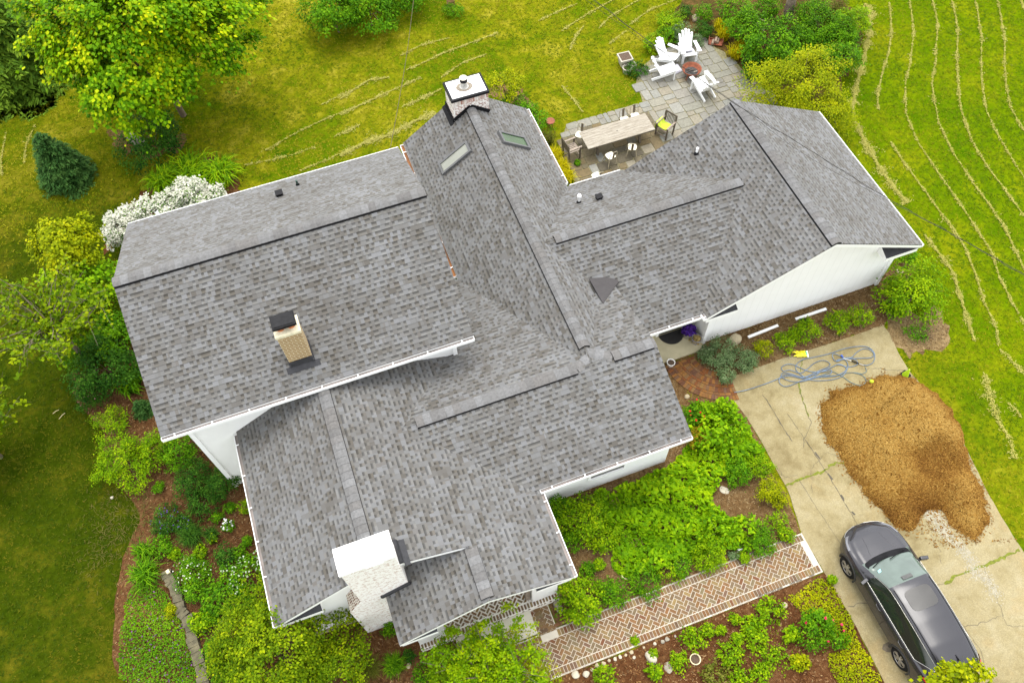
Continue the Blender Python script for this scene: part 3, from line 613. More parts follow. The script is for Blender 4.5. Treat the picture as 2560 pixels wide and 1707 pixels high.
sheet('garden_bed', bed_rear, .010, earth('rear_bed_soil', (.03, .022, .008), (.07, .05, .014), (.15, .075, .03), 3))
bed_mid = ragged(gp(17, (930, 480), (1100, 180), (1500, 420), (1764, 900), (1900, 1250), (1500, 800)), .06, .2, 8); sheet('garden_bed', bed_mid, .010, M_MULCHL)
bed_day = ragged(gp(1, (980, 1240), (1060, 1120), (1420, 1030), (1520, 1130), (1600, 1250), (1400, 1340), (900, 1480), (650, 1700), (760, 1400)), .1, .3, 9); sheet('garden_bed', bed_day, .010, M_MULCH)
soil_t = ragged(gp(1, (720, 830), (830, 860), (900, 960), (1100, 900), (1250, 860), (1150, 1000), (950, 1040), (820, 1000), (740, 930)), .15, .3, 10); sheet('bare_soil', soil_t, .008, M_MULCHL)
edge_l = ragged(gp(7, (560, 620), (700, 430), (860, 360), (900, 500), (850, 620), (760, 760), (600, 760)), .25, .3, 11); pass
# --- driveway
def drive_mat():
    t = NT('driveway_surface'); c = t.coord(); n1 = t.noise(c, .35, 4, .6, .5); n2 = t.noise(c, 2.2, 5, .65); n3 = t.noise(c, 60, 3, .75); n4 = t.noise(c, 22, 3, .7)
    col = t.ramp(t.math('ADD', t.math('MULTIPLY', n1, .55), t.math('MULTIPLY', n2, .45)), [(.36, (0.1664, 0.1320, 0.0636)), (.47, (0.2288, 0.1900, 0.0998)), (.58, (0.2621, 0.2240, 0.1290)), (.70, (0.2870, 0.2540, 0.1634))])
    # rusty tan stains
    st = t.ramp(t.noise(c, .5, 4, .55, 1.2), [(.56, (0, 0, 0)), (.70, (1, 1, 1))]); col = t.mix(t.math('MULTIPLY', st, .55), col, (.25, .185, .085))
    pale = t.ramp(t.noise(c, .9, 5, .7, 2.), [(.66, (0, 0, 0)), (.75, (1, 1, 1))]); col = t.mix(t.math('MULTIPLY', pale, .4), col, (.42, .39, .32))
    col = t.mix(.55, col, t.ramp(n3, [(.28, (.22, .22, .22)), (.72, (.78, .78, .78))]), 'OVERLAY'); col = t.mix(.3, col, t.ramp(n4, [(.3, (.3, .3, .3)), (.7, (.7, .7, .7))]), 'OVERLAY')
    t.bump(n3, .25, .008); return t.done(col, .9, 0, .05)
drive = gp(6, (375, 1045), (900, 866), (1430, 690), (1470, 740), (1530, 870), (1610, 1000)) + gp(9, (1900, -120), (2080, 260), (2200, 480), (2400, 800), (2700, 1300)) + [(18, -6.5), (10.9, -6.5)] + gp(9, (1440, 1568), (1250, 1190), (1060, 870), (905, 610), (800, 290), (650, 20)) + gp(6, (540, 1290), (440, 1160), (410, 1100))
drive = ragged(drive, .012, .3, 12)
mb = MB(); n = len(drive); P = [(p[0], p[1], .022) for p in drive]; mb.add(P, [tuple(range(n))]); mb.add(P + [(p[0], p[1], -.03) for p in drive], [(i, i + n, (i + 1) % n + n, (i + 1) % n) for i in range(n)])
def ribbon(pts, w, m, z, seed, jit=.02):
    r = np.random.default_rng(seed); Q = []
    for i in range(len(pts) - 1):
        a, b = np.array(pts[i]), np.array(pts[i + 1]); k = max(1, int(np.linalg.norm(b - a) / max(.09, w * .9)))
        Q += [a + (b - a) * j / k for j in range(k)]
    Q.append(np.array(pts[-1])); Q = np.array(Q); Q[1:-1] += r.normal(0, jit, (len(Q) - 2, 2)); L = []; R = []
    for i in range(len(Q)):
        d = Q[min(i + 1, len(Q) - 1)] - Q[max(0, i - 1)]; d = d / (np.linalg.norm(d) + 1e-9); nn = np.array([-d[1], d[0]]); ww = w * r.uniform(.35, 1.4) / 2
        L.append((*(Q[i] + nn * ww), z)); R.append((*(Q[i] - nn * ww), z))
    k = len(Q); mb.add(L + R, [(i, i + k, i + 1 + k, i + 1) for i in range(k - 1)], m)
ZR = .0262
ribbon(gp(9, (795, 280), (900, 235), (1040, 185), (1120, 128), (1190, 130)), .075, 2, ZR, 1); ribbon(gp(9, (1830, 920), (1900, 870), (2030, 820), (2150, 780), (2320, 700)), .085, 2, ZR, 2); ribbon(gp(9, (1740, 925), (1830, 920)), .012, 1, ZR, 3)
ribbon(gp(13, (590, 340), (565, 500)), .025, 2, ZR, 4); ribbon(gp(13, (540, 660), (560, 800), (620, 960), (680, 1130)), .05, 2, ZR, 5); ribbon(gp(13, (540, 660), (560, 800), (620, 960), (680, 1130), (715, 1220), (660, 1330), (620, 1450), (610, 1560)), .014, 1, ZR + .002, 6)
ribbon(gp(13, (1380, 470), (1690, 455), (1780, 470), (1900, 482), (2080, 470)), .014, 1, ZR, 7); ribbon(gp(13, (1690, 455), (1730, 570), (1745, 640)), .012, 1, ZR, 8)
ribbon(gp(9, (930, -10), (1090, 240), (1290, 580)), .018, 1, ZR, 9, .008); ribbon(gp(9, (880, 240), (1000, 430), (1160, 670)), .012, 1, ZR, 10, .008); ribbon(gp(13, (30, 830), (90, 900), (180, 1050), (290, 1230), (450, 1480)), .03, 1, ZR, 11, .01); ribbon(gp(13, (380, 1090), (520, 1290), (700, 1560)), .014, 1, ZR, 12, .008)
ribbon(gp(9, (1200, 1065), (1270, 1048), (1340, 1050)), .02, 1, ZR, 13); ribbon(gp(9, (1740, 600), (1790, 690), (1810, 790)), .01, 1, ZR, 14); ribbon(gp(9, (2090, 820), (2130, 900), (2210, 1120), (2040, 1190), (1900, 1200)), .011, 1, ZR, 15); ribbon(gp(9, (2210, 1120), (2230, 1190), (2350, 1200)), .011, 1, ZR, 16); ribbon(gp(9, (1940, 1180), (2050, 1320), (2110, 1500)), .011, 1, ZR, 17); ribbon(gp(9, (730, 150), (780, 230), (870, 210)), .011, 1, ZR, 18); ribbon(gp(9, (1140, 90), (1060, 60), (960, 170), (970, 330)), .010, 1, ZR, 19)
for q in [((985, 60), (1020, 110)), ((1070, 200), (1100, 240)), ((1155, 340), (1175, 380)), ((1225, 450), (1245, 470))]: ribbon(gp(9, *q), .055, 1, ZR + .003, int(q[0][0]), .004)
q = gp(9, (1425, 1310), (1470, 1295), (1510, 1320), (1500, 1355), (1450, 1365), (1420, 1345)); mb.add([(x, y, ZR - .0015) for x, y in ragged(q, .03, .08, 3)], [tuple(range(len(ragged(q, .03, .08, 3))))], 4)
tag(mb.build('driveway', [drive_mat(), plain('crack_dirt', (.075, .063, .045), .95), plain('crack_moss', (.115, .13, .006), .9, var=.4, scale=20), plain('spilled_lime', (.275, .25, .18), .9, var=.25, scale=14), plain('oil_stain', (.12, .095, .06), .8, var=.3)]), kind='structure')
# --- entry slab
sheet('entry_slab', [(7.6, 11.74), (10.86, 11.74), (10.86, 12.88), (7.6, 12.88)], .10, M_CONC, skirt=.12)
sheet('garden_bed', ragged([(8.7, 11.9), (11.0, 11.9), (11.1, 10.3), (11.05, 9.4), (10, 9.3), (8.9, 10.0)], .02, .3, 15), .011, M_MULCHL)
# --- straight brick walk
wk = MB(); wk.box((5.4, 4.01, .02), (10.5, 1.30, .05), 1); wk.box((2.07, 5.03, .0195), (.6, .75, .05), 1)
herringbone(wk, 1.79, 2.34, 4.62, 5.38, .0445, .22, .016, .008)
herringbone(wk, .2, 10.45, 3.62, 4.40, .045, .22, .016, .008)
rg = random.Random(8); x = .2
while x < 10.6:
    if x > 2.3 or x < 1.75: wk.box((x + .05, 4.52, .046), (.088, .19, .016), 0)
    wk.box((x + .05, 3.50, .046), (.088, .19, .016), 0); x += .102
for k in range(int((10.5 - 1.8) / .22)): 
    if rg.random() < .8: wk.box((1.9 + k * .22, 4.65, .03), (.2, .07, .03), 0)
    if rg.random() < .8: wk.box((1.9 + k * .22, 3.375, .03), (.2, .07, .03), 0)
for q in [(2.05, 4.75, .09, 1.2)]:
    for k in range(9): wk.box((2.0, 4.72 + k * .105, .05), (.2, .09, .03), 0)
for k in range(5): wk.box((2.2 + k * .21, 4.74, .05), (.19, .09, .03), 0)
tag(wk.build('brick_walk', [M_PAV, plain('walk_mortar', (.46, .42, .345), .9, var=.12, scale=5)]), kind='structure')
# --- curved brick path (fan) at the entry
fan = MB(); cx, cy = 11.35, 11.62
M_PAV2 = island('orange_paver', [(0.160, 0.060, 0.020), (0.132, 0.050, 0.020), (0.092, 0.046, 0.029), (0.188, 0.092, 0.030), (0.168, 0.072, 0.021), (0.112, 0.060, 0.040), (0.180, 0.104, 0.036)], .85, .2)
fpoly = []
a0, a1 = math.radians(180), math.radians(262); fo = []; fi = []
for k in range(21):
    a = a0 + (a1 - a0) * k / 20; fo.append((cx + 1.98 * math.cos(a), cy + 1.98 * math.sin(a))); fi.append((cx + .98 * math.cos(a), cy + .98 * math.sin(a)))
fan_poly = fo + fi[::-1]
n = len(fan_poly); fan.add([(x, y, .026) for x, y in fan_poly], [tuple(range(n))], 1)
rr = 1.0; ringk = 0
while rr < 1.96:
    w = .205 if ringk % 2 == 0 else .10; L = .10 if ringk % 2 == 0 else .205; na = int((a1 - a0) * (rr + w / 2) / L)
    for k in range(na):
        t0, t1 = a0 + (a1 - a0) * (k + .05) / na, a0 + (a1 - a0) * (k + .95) / na; r0, r1 = rr + .006, rr + w - .006
        q = [(cx + r * math.cos(t), cy + r * math.sin(t)) for r, t in ((r0, t0), (r1, t0), (r1, t1), (r0, t1))]
        fan.add([(x, y, .045) for x, y in q] + [(x, y, .02) for x, y in q], [(0, 1, 2, 3)] + [(i, i + 4, (i + 1) % 4 + 4, (i + 1) % 4) for i in range(4)], 0)
    rr += w; ringk += 1
tag(fan.build('curved_brick_path', [M_PAV2, plain('sand_joint', (.12, .075, .035), .95, var=.3)]), kind='structure')
# --- flagstone patio
patio = [(9.45, 20.3), (9.45, 20.7), (9.75, 23.05), (10.3, 23.75), (12.0, 23.72), (14.0, 23.78), (14.15, 24.9), (14.5, 25.5), (15.3, 26.1), (16.5, 26.55), (18.2, 26.75), (18.7, 25.4), (18.95, 23.5), (19.5, 22.0), (19.6, 20.0), (14, 18.2), (9.3, 18.2)]
patio_r = ragged(patio, .05, .3, 13)
pm = MB(); n = len(patio_r); pm.add([(x, y, .02) for x, y in patio_r], [tuple(range(n))], 1)
def stones(x0, x1, y0, y1, depth, r, out):
    w, h = x1 - x0, y1 - y0
    if (w < .72 and h < .55) or (depth > 3 and w * h < .38 and r.random() < .5) or w * h < .10: out.append((x0, x1, y0, y1)); return
    if w > h * r.uniform(.75, 1.3): m = x0 + w * r.uniform(.34, .66); stones(x0, m, y0, y1, depth + 1, r, out); stones(m, x1, y0, y1, depth + 1, r, out)
    else: m = y0 + h * r.uniform(.34, .66); stones(x0, x1, y0, m, depth + 1, r, out); stones(x0, x1, m, y1, depth + 1, r, out)
out = []; stones(9.2, 20., 18.2, 27., 0, random.Random(5), out); rg = random.Random(9)
for x0, x1, y0, y1 in out:
    c = np.array([[(x0 + x1) / 2, (y0 + y1) / 2]])
    if not inside(c, patio_r)[0]: continue
    g = .014; j = lambda: rg.uniform(-.012, .012); b = .035
    q = [(x0 + g + b, y0 + g), (x1 - g - b, y0 + g), (x1 - g, y0 + g + b), (x1 - g, y1 - g - b), (x1 - g - b, y1 - g), (x0 + g + b, y1 - g), (x0 + g, y1 - g - b), (x0 + g, y0 + g + b)]
    q = [(x + j(), y + j()) for x, y in q]; k = 0 if y0 > 23.0 or rg.random() < .12 or c[0][0] > 14.2 else 2
    pm.add([(x, y, .04) for x, y in q] + [(x, y, .0) for x, y in q], [tuple(range(8))] + [(i, i + 8, (i + 1) % 8 + 8, (i + 1) % 8) for i in range(8)], k)
tag(pm.build('flagstone_patio', [island('flagstone', [(.175, .170, .138), (.20, .188, .148), (.172, .172, .152), (.215, .208, .178), (.150, .142, .122), (.19, .182, .152), (.20, .172, .118), (.185, .182, .165)], .8, .15), plain('joint_sand', (0.160, 0.144, 0.072), .95, var=.4, scale=12),
    island('damp_flagstone', [(0.092, 0.078, 0.050), (0.116, 0.098, 0.059), (0.080, 0.070, 0.050), (0.124, 0.104, 0.064), (0.132, 0.098, 0.048), (0.100, 0.090, 0.066)], .7, .15)]), kind='structure')
# ================================================================ loose stuff on the ground
def chips(name, pts, z, size, mat, seed, aspect=.3, tilt=.45, zj=.02, tint=None):
    r = np.random.default_rng(seed); n = len(pts); a = r.random(n) * 6.283; L = size * r.uniform(.5, 1.4, n); W = L * aspect * r.uniform(.7, 1.4, n); tx, ty = r.normal(0, tilt, n), r.normal(0, tilt, n)
    u = np.stack([np.cos(a), np.sin(a), tx], 1) * L[:, None] / 2; v = np.stack([-np.sin(a), np.cos(a), ty], 1) * W[:, None] / 2
    zz = (z if hasattr(z, '__len__') else np.full(n, z)) + r.random(n) * zj; c = np.concatenate([pts, zz[:, None]], 1)
    V = np.stack([c - u - v, c + u - v, c + u + v, c - u + v], 1).reshape(-1, 3); F = np.arange(4 * n).reshape(n, 4)
    return np_mesh(name, V, F, mat, None, None if tint is None else np.repeat(tint, 4))
M_CHIP = island('mulch_chip', [(0.072, 0.026, 0.010), (0.128, 0.056, 0.019), (0.192, 0.104, 0.040), (0.040, 0.016, 0.006), (0.264, 0.168, 0.080), (0.104, 0.040, 0.014)], .9)
M_CHIPL = island('pale_mulch_chip', [(0.096, 0.052, 0.022), (0.176, 0.112, 0.048), (0.264, 0.192, 0.100), (0.064, 0.032, 0.013), (0.224, 0.152, 0.072)], .9)
o = chips('mulch_litter', np.concatenate([scatter(bed_left, 150, 1), scatter(bed_low, 150, 2)]), .02, .065, M_CHIP, 3); tag(o, 'brown bark chips covering the garden beds', 'mulch', kind='stuff')
o = chips('mulch_litter', np.concatenate([scatter(bed_front, 120, 4), scatter(bed_wall, 260, 5), scatter(bare, 200, 6)]), .02, .06, M_CHIPL, 7); tag(o, 'faded wood chips beside the driveway', 'mulch', kind='stuff')
# grass tufts over the lawn
hard = [bed_left, bed_front, bed_low, bed_wall, bare, bed_rear, bed_mid, bed_day, drive, patio_r, np.array([(-5.9, 12.2), (-3.9, 6.9), (3, 5), (7.6, 7.8), (7.6, 12), (18.1, 12), (18.1, 18), (8, 18.4), (8, 22.6), (3.3, 22.6), (2.2, 19.6), (-5.9, 19.6)])]
fld_q = np.array([(-16, 3), (-18, 40), (35, 44), (40, 10), (22, -8), (18, -3), (-13, -3)])
P = scatter([(-18, -4), (36, -4), (36, 42), (-18, 42)], 68, 21); ok = np.ones(len(P), bool)
for h_ in hard: ok &= ~inside(P, h_)
P = P[ok]; d = (P[:, 0] * WX[0] + P[:, 1] * WX[1] - HC * WX[2]); sx = F_PX * (P[:, 0] * RX[0] + P[:, 1] * RX[1] - HC * RX[2]) / d; sy = F_PX * (P[:, 0] * UX[0] + P[:, 1] * UX[1] - HC * UX[2]) / d
P = P[(abs(sx) < 1500) & (abs(sy) < 1050)]
def tufts(P, seed, h0=.02, h1=.05, k=3, w=.022):
    r = np.random.default_rng(seed); n = len(P); V = np.zeros((n, k, 3, 3)); a = r.random((n, k)) * 6.283; h = r.uniform(h0, h1, (n, k)); l = r.uniform(1.2, 2.6, (n, k)) * h
    ox, oy = r.normal(0, .03, (n, k)), r.normal(0, .03, (n, k)); bx, by = P[:, 0][:, None] + ox, P[:, 1][:, None] + oy; pxx, pyy = -np.sin(a) * w, np.cos(a) * w
    V[:, :, 0] = np.stack([bx + pxx, by + pyy, np.zeros_like(bx)], -1); V[:, :, 1] = np.stack([bx - pxx, by - pyy, np.zeros_like(bx)], -1); V[:, :, 2] = np.stack([bx + np.cos(a) * l, by + np.sin(a) * l, h], -1)
    return V.reshape(-1, 3), np.arange(n * k * 3).reshape(-1, 3)
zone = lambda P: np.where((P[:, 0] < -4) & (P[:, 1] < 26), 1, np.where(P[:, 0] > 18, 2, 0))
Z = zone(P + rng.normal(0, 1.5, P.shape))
GM = [leafmat('yellow_lawn_blade', [(.045, .09, .001), (.095, .135, .001), (.18, .175, .003), (.28, .25, .02)], .7, .2), leafmat('shaded_lawn_blade', [(.020, .045, .001), (.045, .068, .0015), (.11, .10, .005)], .7, .2), leafmat('field_blade', [(.048, .105, .001), (.10, .15, .001), (.18, .19, .003)], .7, .2)]  # second blade set carries the left trees' shade in its colours
Vs = []; Fs = []; T = []; mi = []; b = 0
low = rng.random((40, 3)); 
for z_ in range(3):
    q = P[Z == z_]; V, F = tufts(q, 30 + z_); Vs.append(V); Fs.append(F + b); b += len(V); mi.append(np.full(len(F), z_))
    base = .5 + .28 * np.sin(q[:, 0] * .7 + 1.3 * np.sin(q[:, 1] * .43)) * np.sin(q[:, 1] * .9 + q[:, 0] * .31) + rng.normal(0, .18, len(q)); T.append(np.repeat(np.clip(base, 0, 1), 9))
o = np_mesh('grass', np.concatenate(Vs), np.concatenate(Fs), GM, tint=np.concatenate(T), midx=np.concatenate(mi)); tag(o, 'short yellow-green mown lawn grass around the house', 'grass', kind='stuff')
# windrows of dry clippings
rows = []
def row(n, *pts, w=.10, d=1.0): rows.append((np.array(gp(n, *pts)), w, d))
row(3, (1310, 30), (1350, 70), (1345, 200), (1310, 380), (1270, 520), (1230, 680), (1240, 790), (1320, 950), (1400, 1090), (1500, 1230), (1590, 1330), w=.22, d=1.5)
row(3, (1470, 20), (1485, 200), (1470, 330), (1420, 510), (1395, 620), (1400, 720), w=.09); row(3, (1480, 930), (1560, 1060), (1680, 1220), (1760, 1330), (1850, 1450), (1920, 1568), w=.08)
row(3, (1600, 0), (1630, 200), (1610, 400), (1575, 560), (1580, 740), (1650, 920), (1780, 1120), (1900, 1290), (2030, 1480), (2080, 1568), w=.07)
row(3, (1750, 0), (1785, 150), (1775, 380), (1750, 560), (1790, 790), (1880, 990), (2010, 1190), (2130, 1350), (2260, 1560), w=.08)
row(3, (1880, 10), (1915, 180), (1915, 500), (1940, 720), (2010, 920), (2110, 1090), (2230, 1250), (2352, 1420), w=.09); row(3, (2030, 0), (2070, 220), (2075, 560), (2110, 740), (2190, 900), (2290, 1070), (2400, 1240), w=.07)
row(3, (2175, 0), (2220, 220), (2230, 560), (2270, 720), (2352, 860), w=.08); row(3, (2330, 0), (2370, 130), (2400, 400), w=.08)
row(6, (1700, 100), (1800, 230), (1880, 340), (1940, 520), (2000, 700), (2030, 790), w=.12, d=1.2); row(6, (1850, 0), (1960, 180), (2030, 350), (2100, 560), (2170, 700), (2190, 820), w=.08); row(6, (2000, 0), (2130, 200), (2190, 380), (2290, 570), (2380, 720), w=.08); row(6, (2200, 0), (2280, 180), (2352, 330), w=.09)
row(6, (2090, 1000), (2110, 1100), (2140, 1210), (2190, 1330), (2260, 1430), (2290, 1560), w=.2, d=.7); row(6, (2190, 850), (2300, 950), (2352, 1010), w=.14, d=.5); row(6, (2230, 1180), (2330, 1290), w=.14, d=.5)
for q in [((0, 690), (200, 560), (340, 540)), ((0, 800), (250, 680), (450, 590), (560, 540)), ((430, 745), (560, 690), (700, 620)), ((20, 1070), (170, 990), (350, 940), (500, 850), (660, 780)), ((610, 420), (720, 370), (830, 330), (960, 280), (1090, 230)), ((420, 390), (560, 320), (760, 265)), ((460, 490), (620, 420)), ((700, 540), (850, 440), (1010, 380)), ((1370, 150), (1480, 100), (1640, 30)), ((1790, 200), (1870, 120), (2070, 0)), ((1860, 310), (1980, 220)), ((2000, 180), (2130, 80), (2330, 0)), ((1530, 590), (1600, 680), (1680, 780)), ((1590, 350), (1630, 260), (1690, 180)), ((1530, 220), (1700, 110), (1890, 0)), ((20, 930), (130, 870))]:
    row(2, *q, w=.09 + .05 * (q[0][1] > 600), d=.8)
row(2, (0, 1080), (200, 980), (330, 940), (480, 860), (650, 780), w=.22, d=1.0)
for q in [((1600, 1080), (1780, 1050), (1930, 1010), (2060, 960)), ((1960, 1120), (2110, 1060), (2352, 950)), ((1780, 960), (1960, 860), (2130, 780), (2352, 690)), ((2100, 690), (2200, 640), (2352, 570)), ((2180, 900), (2352, 820)), ((1700, 1000), (1820, 950)), ((160, 1070), (175, 950), (230, 820)), ((15, 1150), (10, 1050), (40, 870))]: row(1, *q, w=.09, d=.6)
pts = []; zz = []
for pl_, w, dn in rows:
    for i in range(len(pl_) - 1):
        a, b_ = pl_[i], pl_[i + 1]; L = np.linalg.norm(b_ - a); k = int(L * 330 * dn * w / .09 * .50); t = rng.random(k); nn = np.array([-(b_ - a)[1], (b_ - a)[0]]) / (L + 1e-9)
        wv = np.abs(np.sin(t * L * 2.1 + i) * .6 + np.sin(t * L * 5.3) * .4) * .8 + .25
        s = rng.normal(0, 1, k) * w * wv + .035 * np.sin(t * L * 1.9 + i); keep = rng.random(k) < np.clip(.15 + wv * .9, .1, 1); wd_ = np.where(rng.random(k) < .14, 2.4, 1.0) * (.30 + .22 * wv); q = a + (b_ - a) * t[:, None] + nn * (s * wd_)[:, None]; pts.append(q[keep]); zz.append((.02 + .03 * np.exp(-(s / w) ** 2) * rng.random(k))[keep])
pts = np.concatenate(pts); zz = np.concatenate(zz); ok = ~inside(pts, hard[-1])
o = chips('hay_windrow', pts[ok], zz[ok], .065, leafmat('dry_clippings', [(.27, .255, .05), (.37, .345, .10), (.45, .42, .19), (.32, .30, .065)], .9, .15), 41, 0.26, .25, .01); tag(o, 'pale dried grass clippings lying in mowing rows on the lawn', 'clippings', kind='stuff')
q = np.concatenate([G(7, x, y)[:2] + rng.normal(0, 1, (k, 2)) * [sx_, sy_] for x, y, k, sx_, sy_ in ((680, 700, 300, .45, .75), (760, 560, 170, .4, .5), (940, 430, 240, .3, .75), (800, 330, 160, .5, .35))]); o = chips('dry_grass', q, .03, .10, leafmat('dull_straw', [(.09, .085, .02), (.15, .13, .035), (.21, .18, .06)], .9, .1), 57, .1, .5, .05); tag(o, 'dry straw scattered at the edge of the left bed', 'dry grass', kind='stuff')
# --- mulch pile
pile = gp(6, (1025, 1290), (1030, 1200), (1100, 1120), (1240, 1090), (1450, 1022), (1600, 1030), (1750, 1110), (1870, 1240), (1940, 1380), (1975, 1530)) + gp(9, (1990, 160), (2060, 290), (2100, 420), (2120, 540), (2030, 640), (1900, 560), (1820, 450), (1740, 430), (1690, 480), (1600, 580), (1500, 545), (1400, 430), (1310, 320), (1200, 180), (1100, 20)) + gp(6, (1040, 1400),)
pile = ragged(pile, .045, .15, 14)
pa = np.array(pile); e0, e1 = pa, np.roll(pa, -1, 0)
def edge_d(Q):
    ab = e1 - e0; t = np.clip(((Q[:, None] - e0) * ab).sum(2) / (ab ** 2).sum(1), 0, 1); return np.sqrt((((e0 + ab * t[..., None]) - Q[:, None]) ** 2).sum(2)).min(1)
rp = np.random.default_rng(4); hk = rp.normal(0, 1, (14, 2)) * 2.2; hp = rp.random(14) * 6.28
def pile_h(Q):
    d = edge_d(Q); n = sum(np.sin(Q @ hk[i] + hp[i]) for i in range(14)) / 14; c1, c2 = G(9, 1770, 130)[:2], G(9, 1600, 60)[:2]
    dip = .30 * np.exp(-(((Q - c1) / (.80, .62)) ** 4).sum(1)) ; fur = G(9, 1560, -330)[:2] - G(9, 1330, -130)[:2]; f0 = G(9, 1330, -130)[:2]; fn = np.array([-fur[1], fur[0]]) / np.linalg.norm(fur); s = (Q - f0) @ fn; tt = (Q - f0) @ fur / (fur @ fur)
    furrow = .10 * np.exp(-(s / .10) ** 2) * ((tt > -.1) & (tt < 1.25)); low_ = np.clip((Q[:, 1] - 2.2) / 2.2, .35, 1)
    return .42 * (1 - np.exp(-d * 1.6)) * low_ * (1 + .5 * n) - (dip + furrow) * np.clip(d / .4, 0, 1) + .025
gx = np.arange(pa[:, 0].min(), pa[:, 0].max(), .07); gy = np.arange(pa[:, 1].min(), pa[:, 1].max(), .07); X, Y = np.meshgrid(gx, gy); Q = np.stack([X.ravel(), Y.ravel()], 1); ins = inside(Q, pa); Hh = np.where(ins, pile_h(Q), -.01); Hh += ins * rp.normal(0, .012, len(Q))
idx = np.arange(len(Q)).reshape(X.shape); F = np.stack([idx[:-1, :-1], idx[:-1, 1:], idx[1:, 1:], idx[1:, :-1]], -1).reshape(-1, 4); F = F[ins[F].sum(1) >= 2]
pile_t = thing('mulch_pile', 'large heap of orange-brown bark mulch dumped on the driveway', 'mulch pile', (0, 0, 0))
_ = 0
np_mesh('heap', np.concatenate([Q, Hh[:, None]], 1), F, earth('pile_mulch', (.045, .02, .004), (.10, .046, .008), (.17, .09, .014), 3), pile_t, smooth=True)
q = scatter(pile, 3000, 61); M_PCH = leafmat('pile_chip', [(.060, .024, .005), (.120, .052, .011), (.20, .100, .021), (.275, .155, .034), (.36, .23, .065)], .9, .05)
def damp(Q):                                     # freshly dug damp hollow and damp foot of the heap
    c1, c2 = G(9, 1770, 130)[:2], G(9, 1640, 420)[:2]; n = sum(np.sin(Q @ hk[i] * 1.3 + hp[i] * 2) for i in range(8)) / 8; d = edge_d(Q)
    m = np.exp(-(((Q - c1) / (.95, .75)) ** 4).sum(1)) * .50 + np.exp(-(((Q - c2) / (1.2, .8)) ** 2).sum(1)) * .5 + .35 * np.exp(-(d / .28) ** 2); return np.clip(.93 - m + .30 * n, .02, .98)
o = chips('loose_chip', q, pile_h(q), .055, M_PCH, 62, .28, .45, .02, np.clip(damp(q) + rp.normal(0, .13, len(q)), 0, 1)); o.parent = pile_t; o['kind'] = 'stuff'
ctr = pa.mean(0); q2 = np.concatenate([pa + rp.normal(0, .09, pa.shape) for _ in range(14)] + [np.array(scatter(gp(9, (1690, 480), (1740, 430), (1820, 460), (1900, 570), (2030, 640), (2330, 660), (2330, 600), (1900, 690), (1780, 690), (1640, 620)), 160, 63))]); q2 = q2[inside(q2, drive)]
o = chips('scattered_mulch', q2, .03, .06, M_PCH, 64, .3, .4, .02, np.full(len(q2), .45)); tag(o, 'mulch chips spilled over the driveway around the heap', 'mulch', kind='stuff')

pp = []
for q in [((1700, 430), (1760, 520), (1900, 650), (1950, 690), (2000, 770), (2030, 820)), ((2000, 840), (2080, 860), (2150, 960), (2160, 1010)), ((1720, 440), (1790, 480), (1850, 600))]:
    w_ = np.array(gp(9, *q))
    for i in range(len(w_) - 1): k = int(np.linalg.norm(w_[i + 1] - w_[i]) * 420); tt = rng.random(k)[:, None]; pp.append(w_[i] + (w_[i + 1] - w_[i]) * tt + rng.normal(0, .11, (k, 2)))
o = chips('pale_residue', np.concatenate(pp), .0265, .028, bpy.data.materials['spilled_lime'], 71, .8, .02, .002); tag(o, 'pale powdery residue streaking the driveway beside the mulch heap', 'residue', kind='stuff')
# ================================================================ OBJECTS ON THE PATIO
M_AWH = plain('chair_white', (.80, .80, .79), .4, var=.02)
def adirondack():
    t = thing('adirondack_chair', 'white slatted chair', 'chair', (0, 0, 0), 0, 'white garden chairs around the fire bowl'); t.scale = (1.15, 1.15, 1.12)
    for sx in (-1, 1):
        b = MB(); b.beam((sx * .27, .33, 0), (sx * .27, .33, .56), .09, .03); b.build('leg', M_AWH, t)
        b = MB(); b.beam((sx * .235, .36, .36), (sx * .235, -.52, .05), .03, .11); b.build('leg', M_AWH, t)
        b = MB(); b.hexa([(sx * .40, .42, .56), (sx * .25, .42, .56), (sx * .25, -.20, .56), (sx * .36, -.20, .56)][::sx], [(sx * .40, .42, .585), (sx * .25, .42, .585), (sx * .25, -.20, .585), (sx * .36, -.20, .585)][::sx]); b.build('armrest', M_AWH, t)
    b = MB()
    for k in range(6): y = .35 - k * .098; b.box((0, y, .385 - (.35 - y) * .30), (.50, .085, .02), rx=.29)
    b.build('seat', M_AWH, t)
    b = MB()
    for k in range(5):
        x = (k - 2) * .108; h = [.62, .74, .79, .74, .62][k]; y0, z0 = -.17, .22
        b.beam((x * .82, y0, z0), (x * 1.12, y0 - h * .47, z0 + h * .88), .092, .02, 0, (0, 1, .5)); b.lathe((x * 1.12, y0 - h * .47, z0 + h * .88), [(.046, -.012), (.046, .0), (0, .01)], n=10)
    b.beam((-.25, -.21, .30), (.25, -.21, .30), .03, .07); b.beam((-.27, -.40, .62), (.27, -.40, .62), .03, .06); b.build('backrest', M_AWH, t); return t
def place(o, P, rz, label=None): o.location = (float(P[0]), float(P[1]), float(P[2]) if len(P) > 2 else 0.); o.rotation_euler = (0, 0, rz); (label and tag(o, label)); return o
ad = adirondack(); ZP = .045
def face(P, Q): return math.atan2(Q[1] - P[1], Q[0] - P[0]) - math.pi / 2
FP = np.array([16.60, 24.52, ZP])
p = np.array([15.52, 24.98, ZP]); place(ad, p, face(p, FP) + .15, 'white slatted chair seen side-on, left of the fire bowl and nearest the planters')
p = np.array([16.02, 25.72, ZP]); place(copy_tree(ad), p, face(p, FP) + .15, 'white slatted chair in the middle of the three behind the fire bowl')
p = np.array([16.98, 25.70, ZP]); place(copy_tree(ad), p, face(p, FP) + .16, 'white slatted garden chair with a grey cushion lying on its seat')
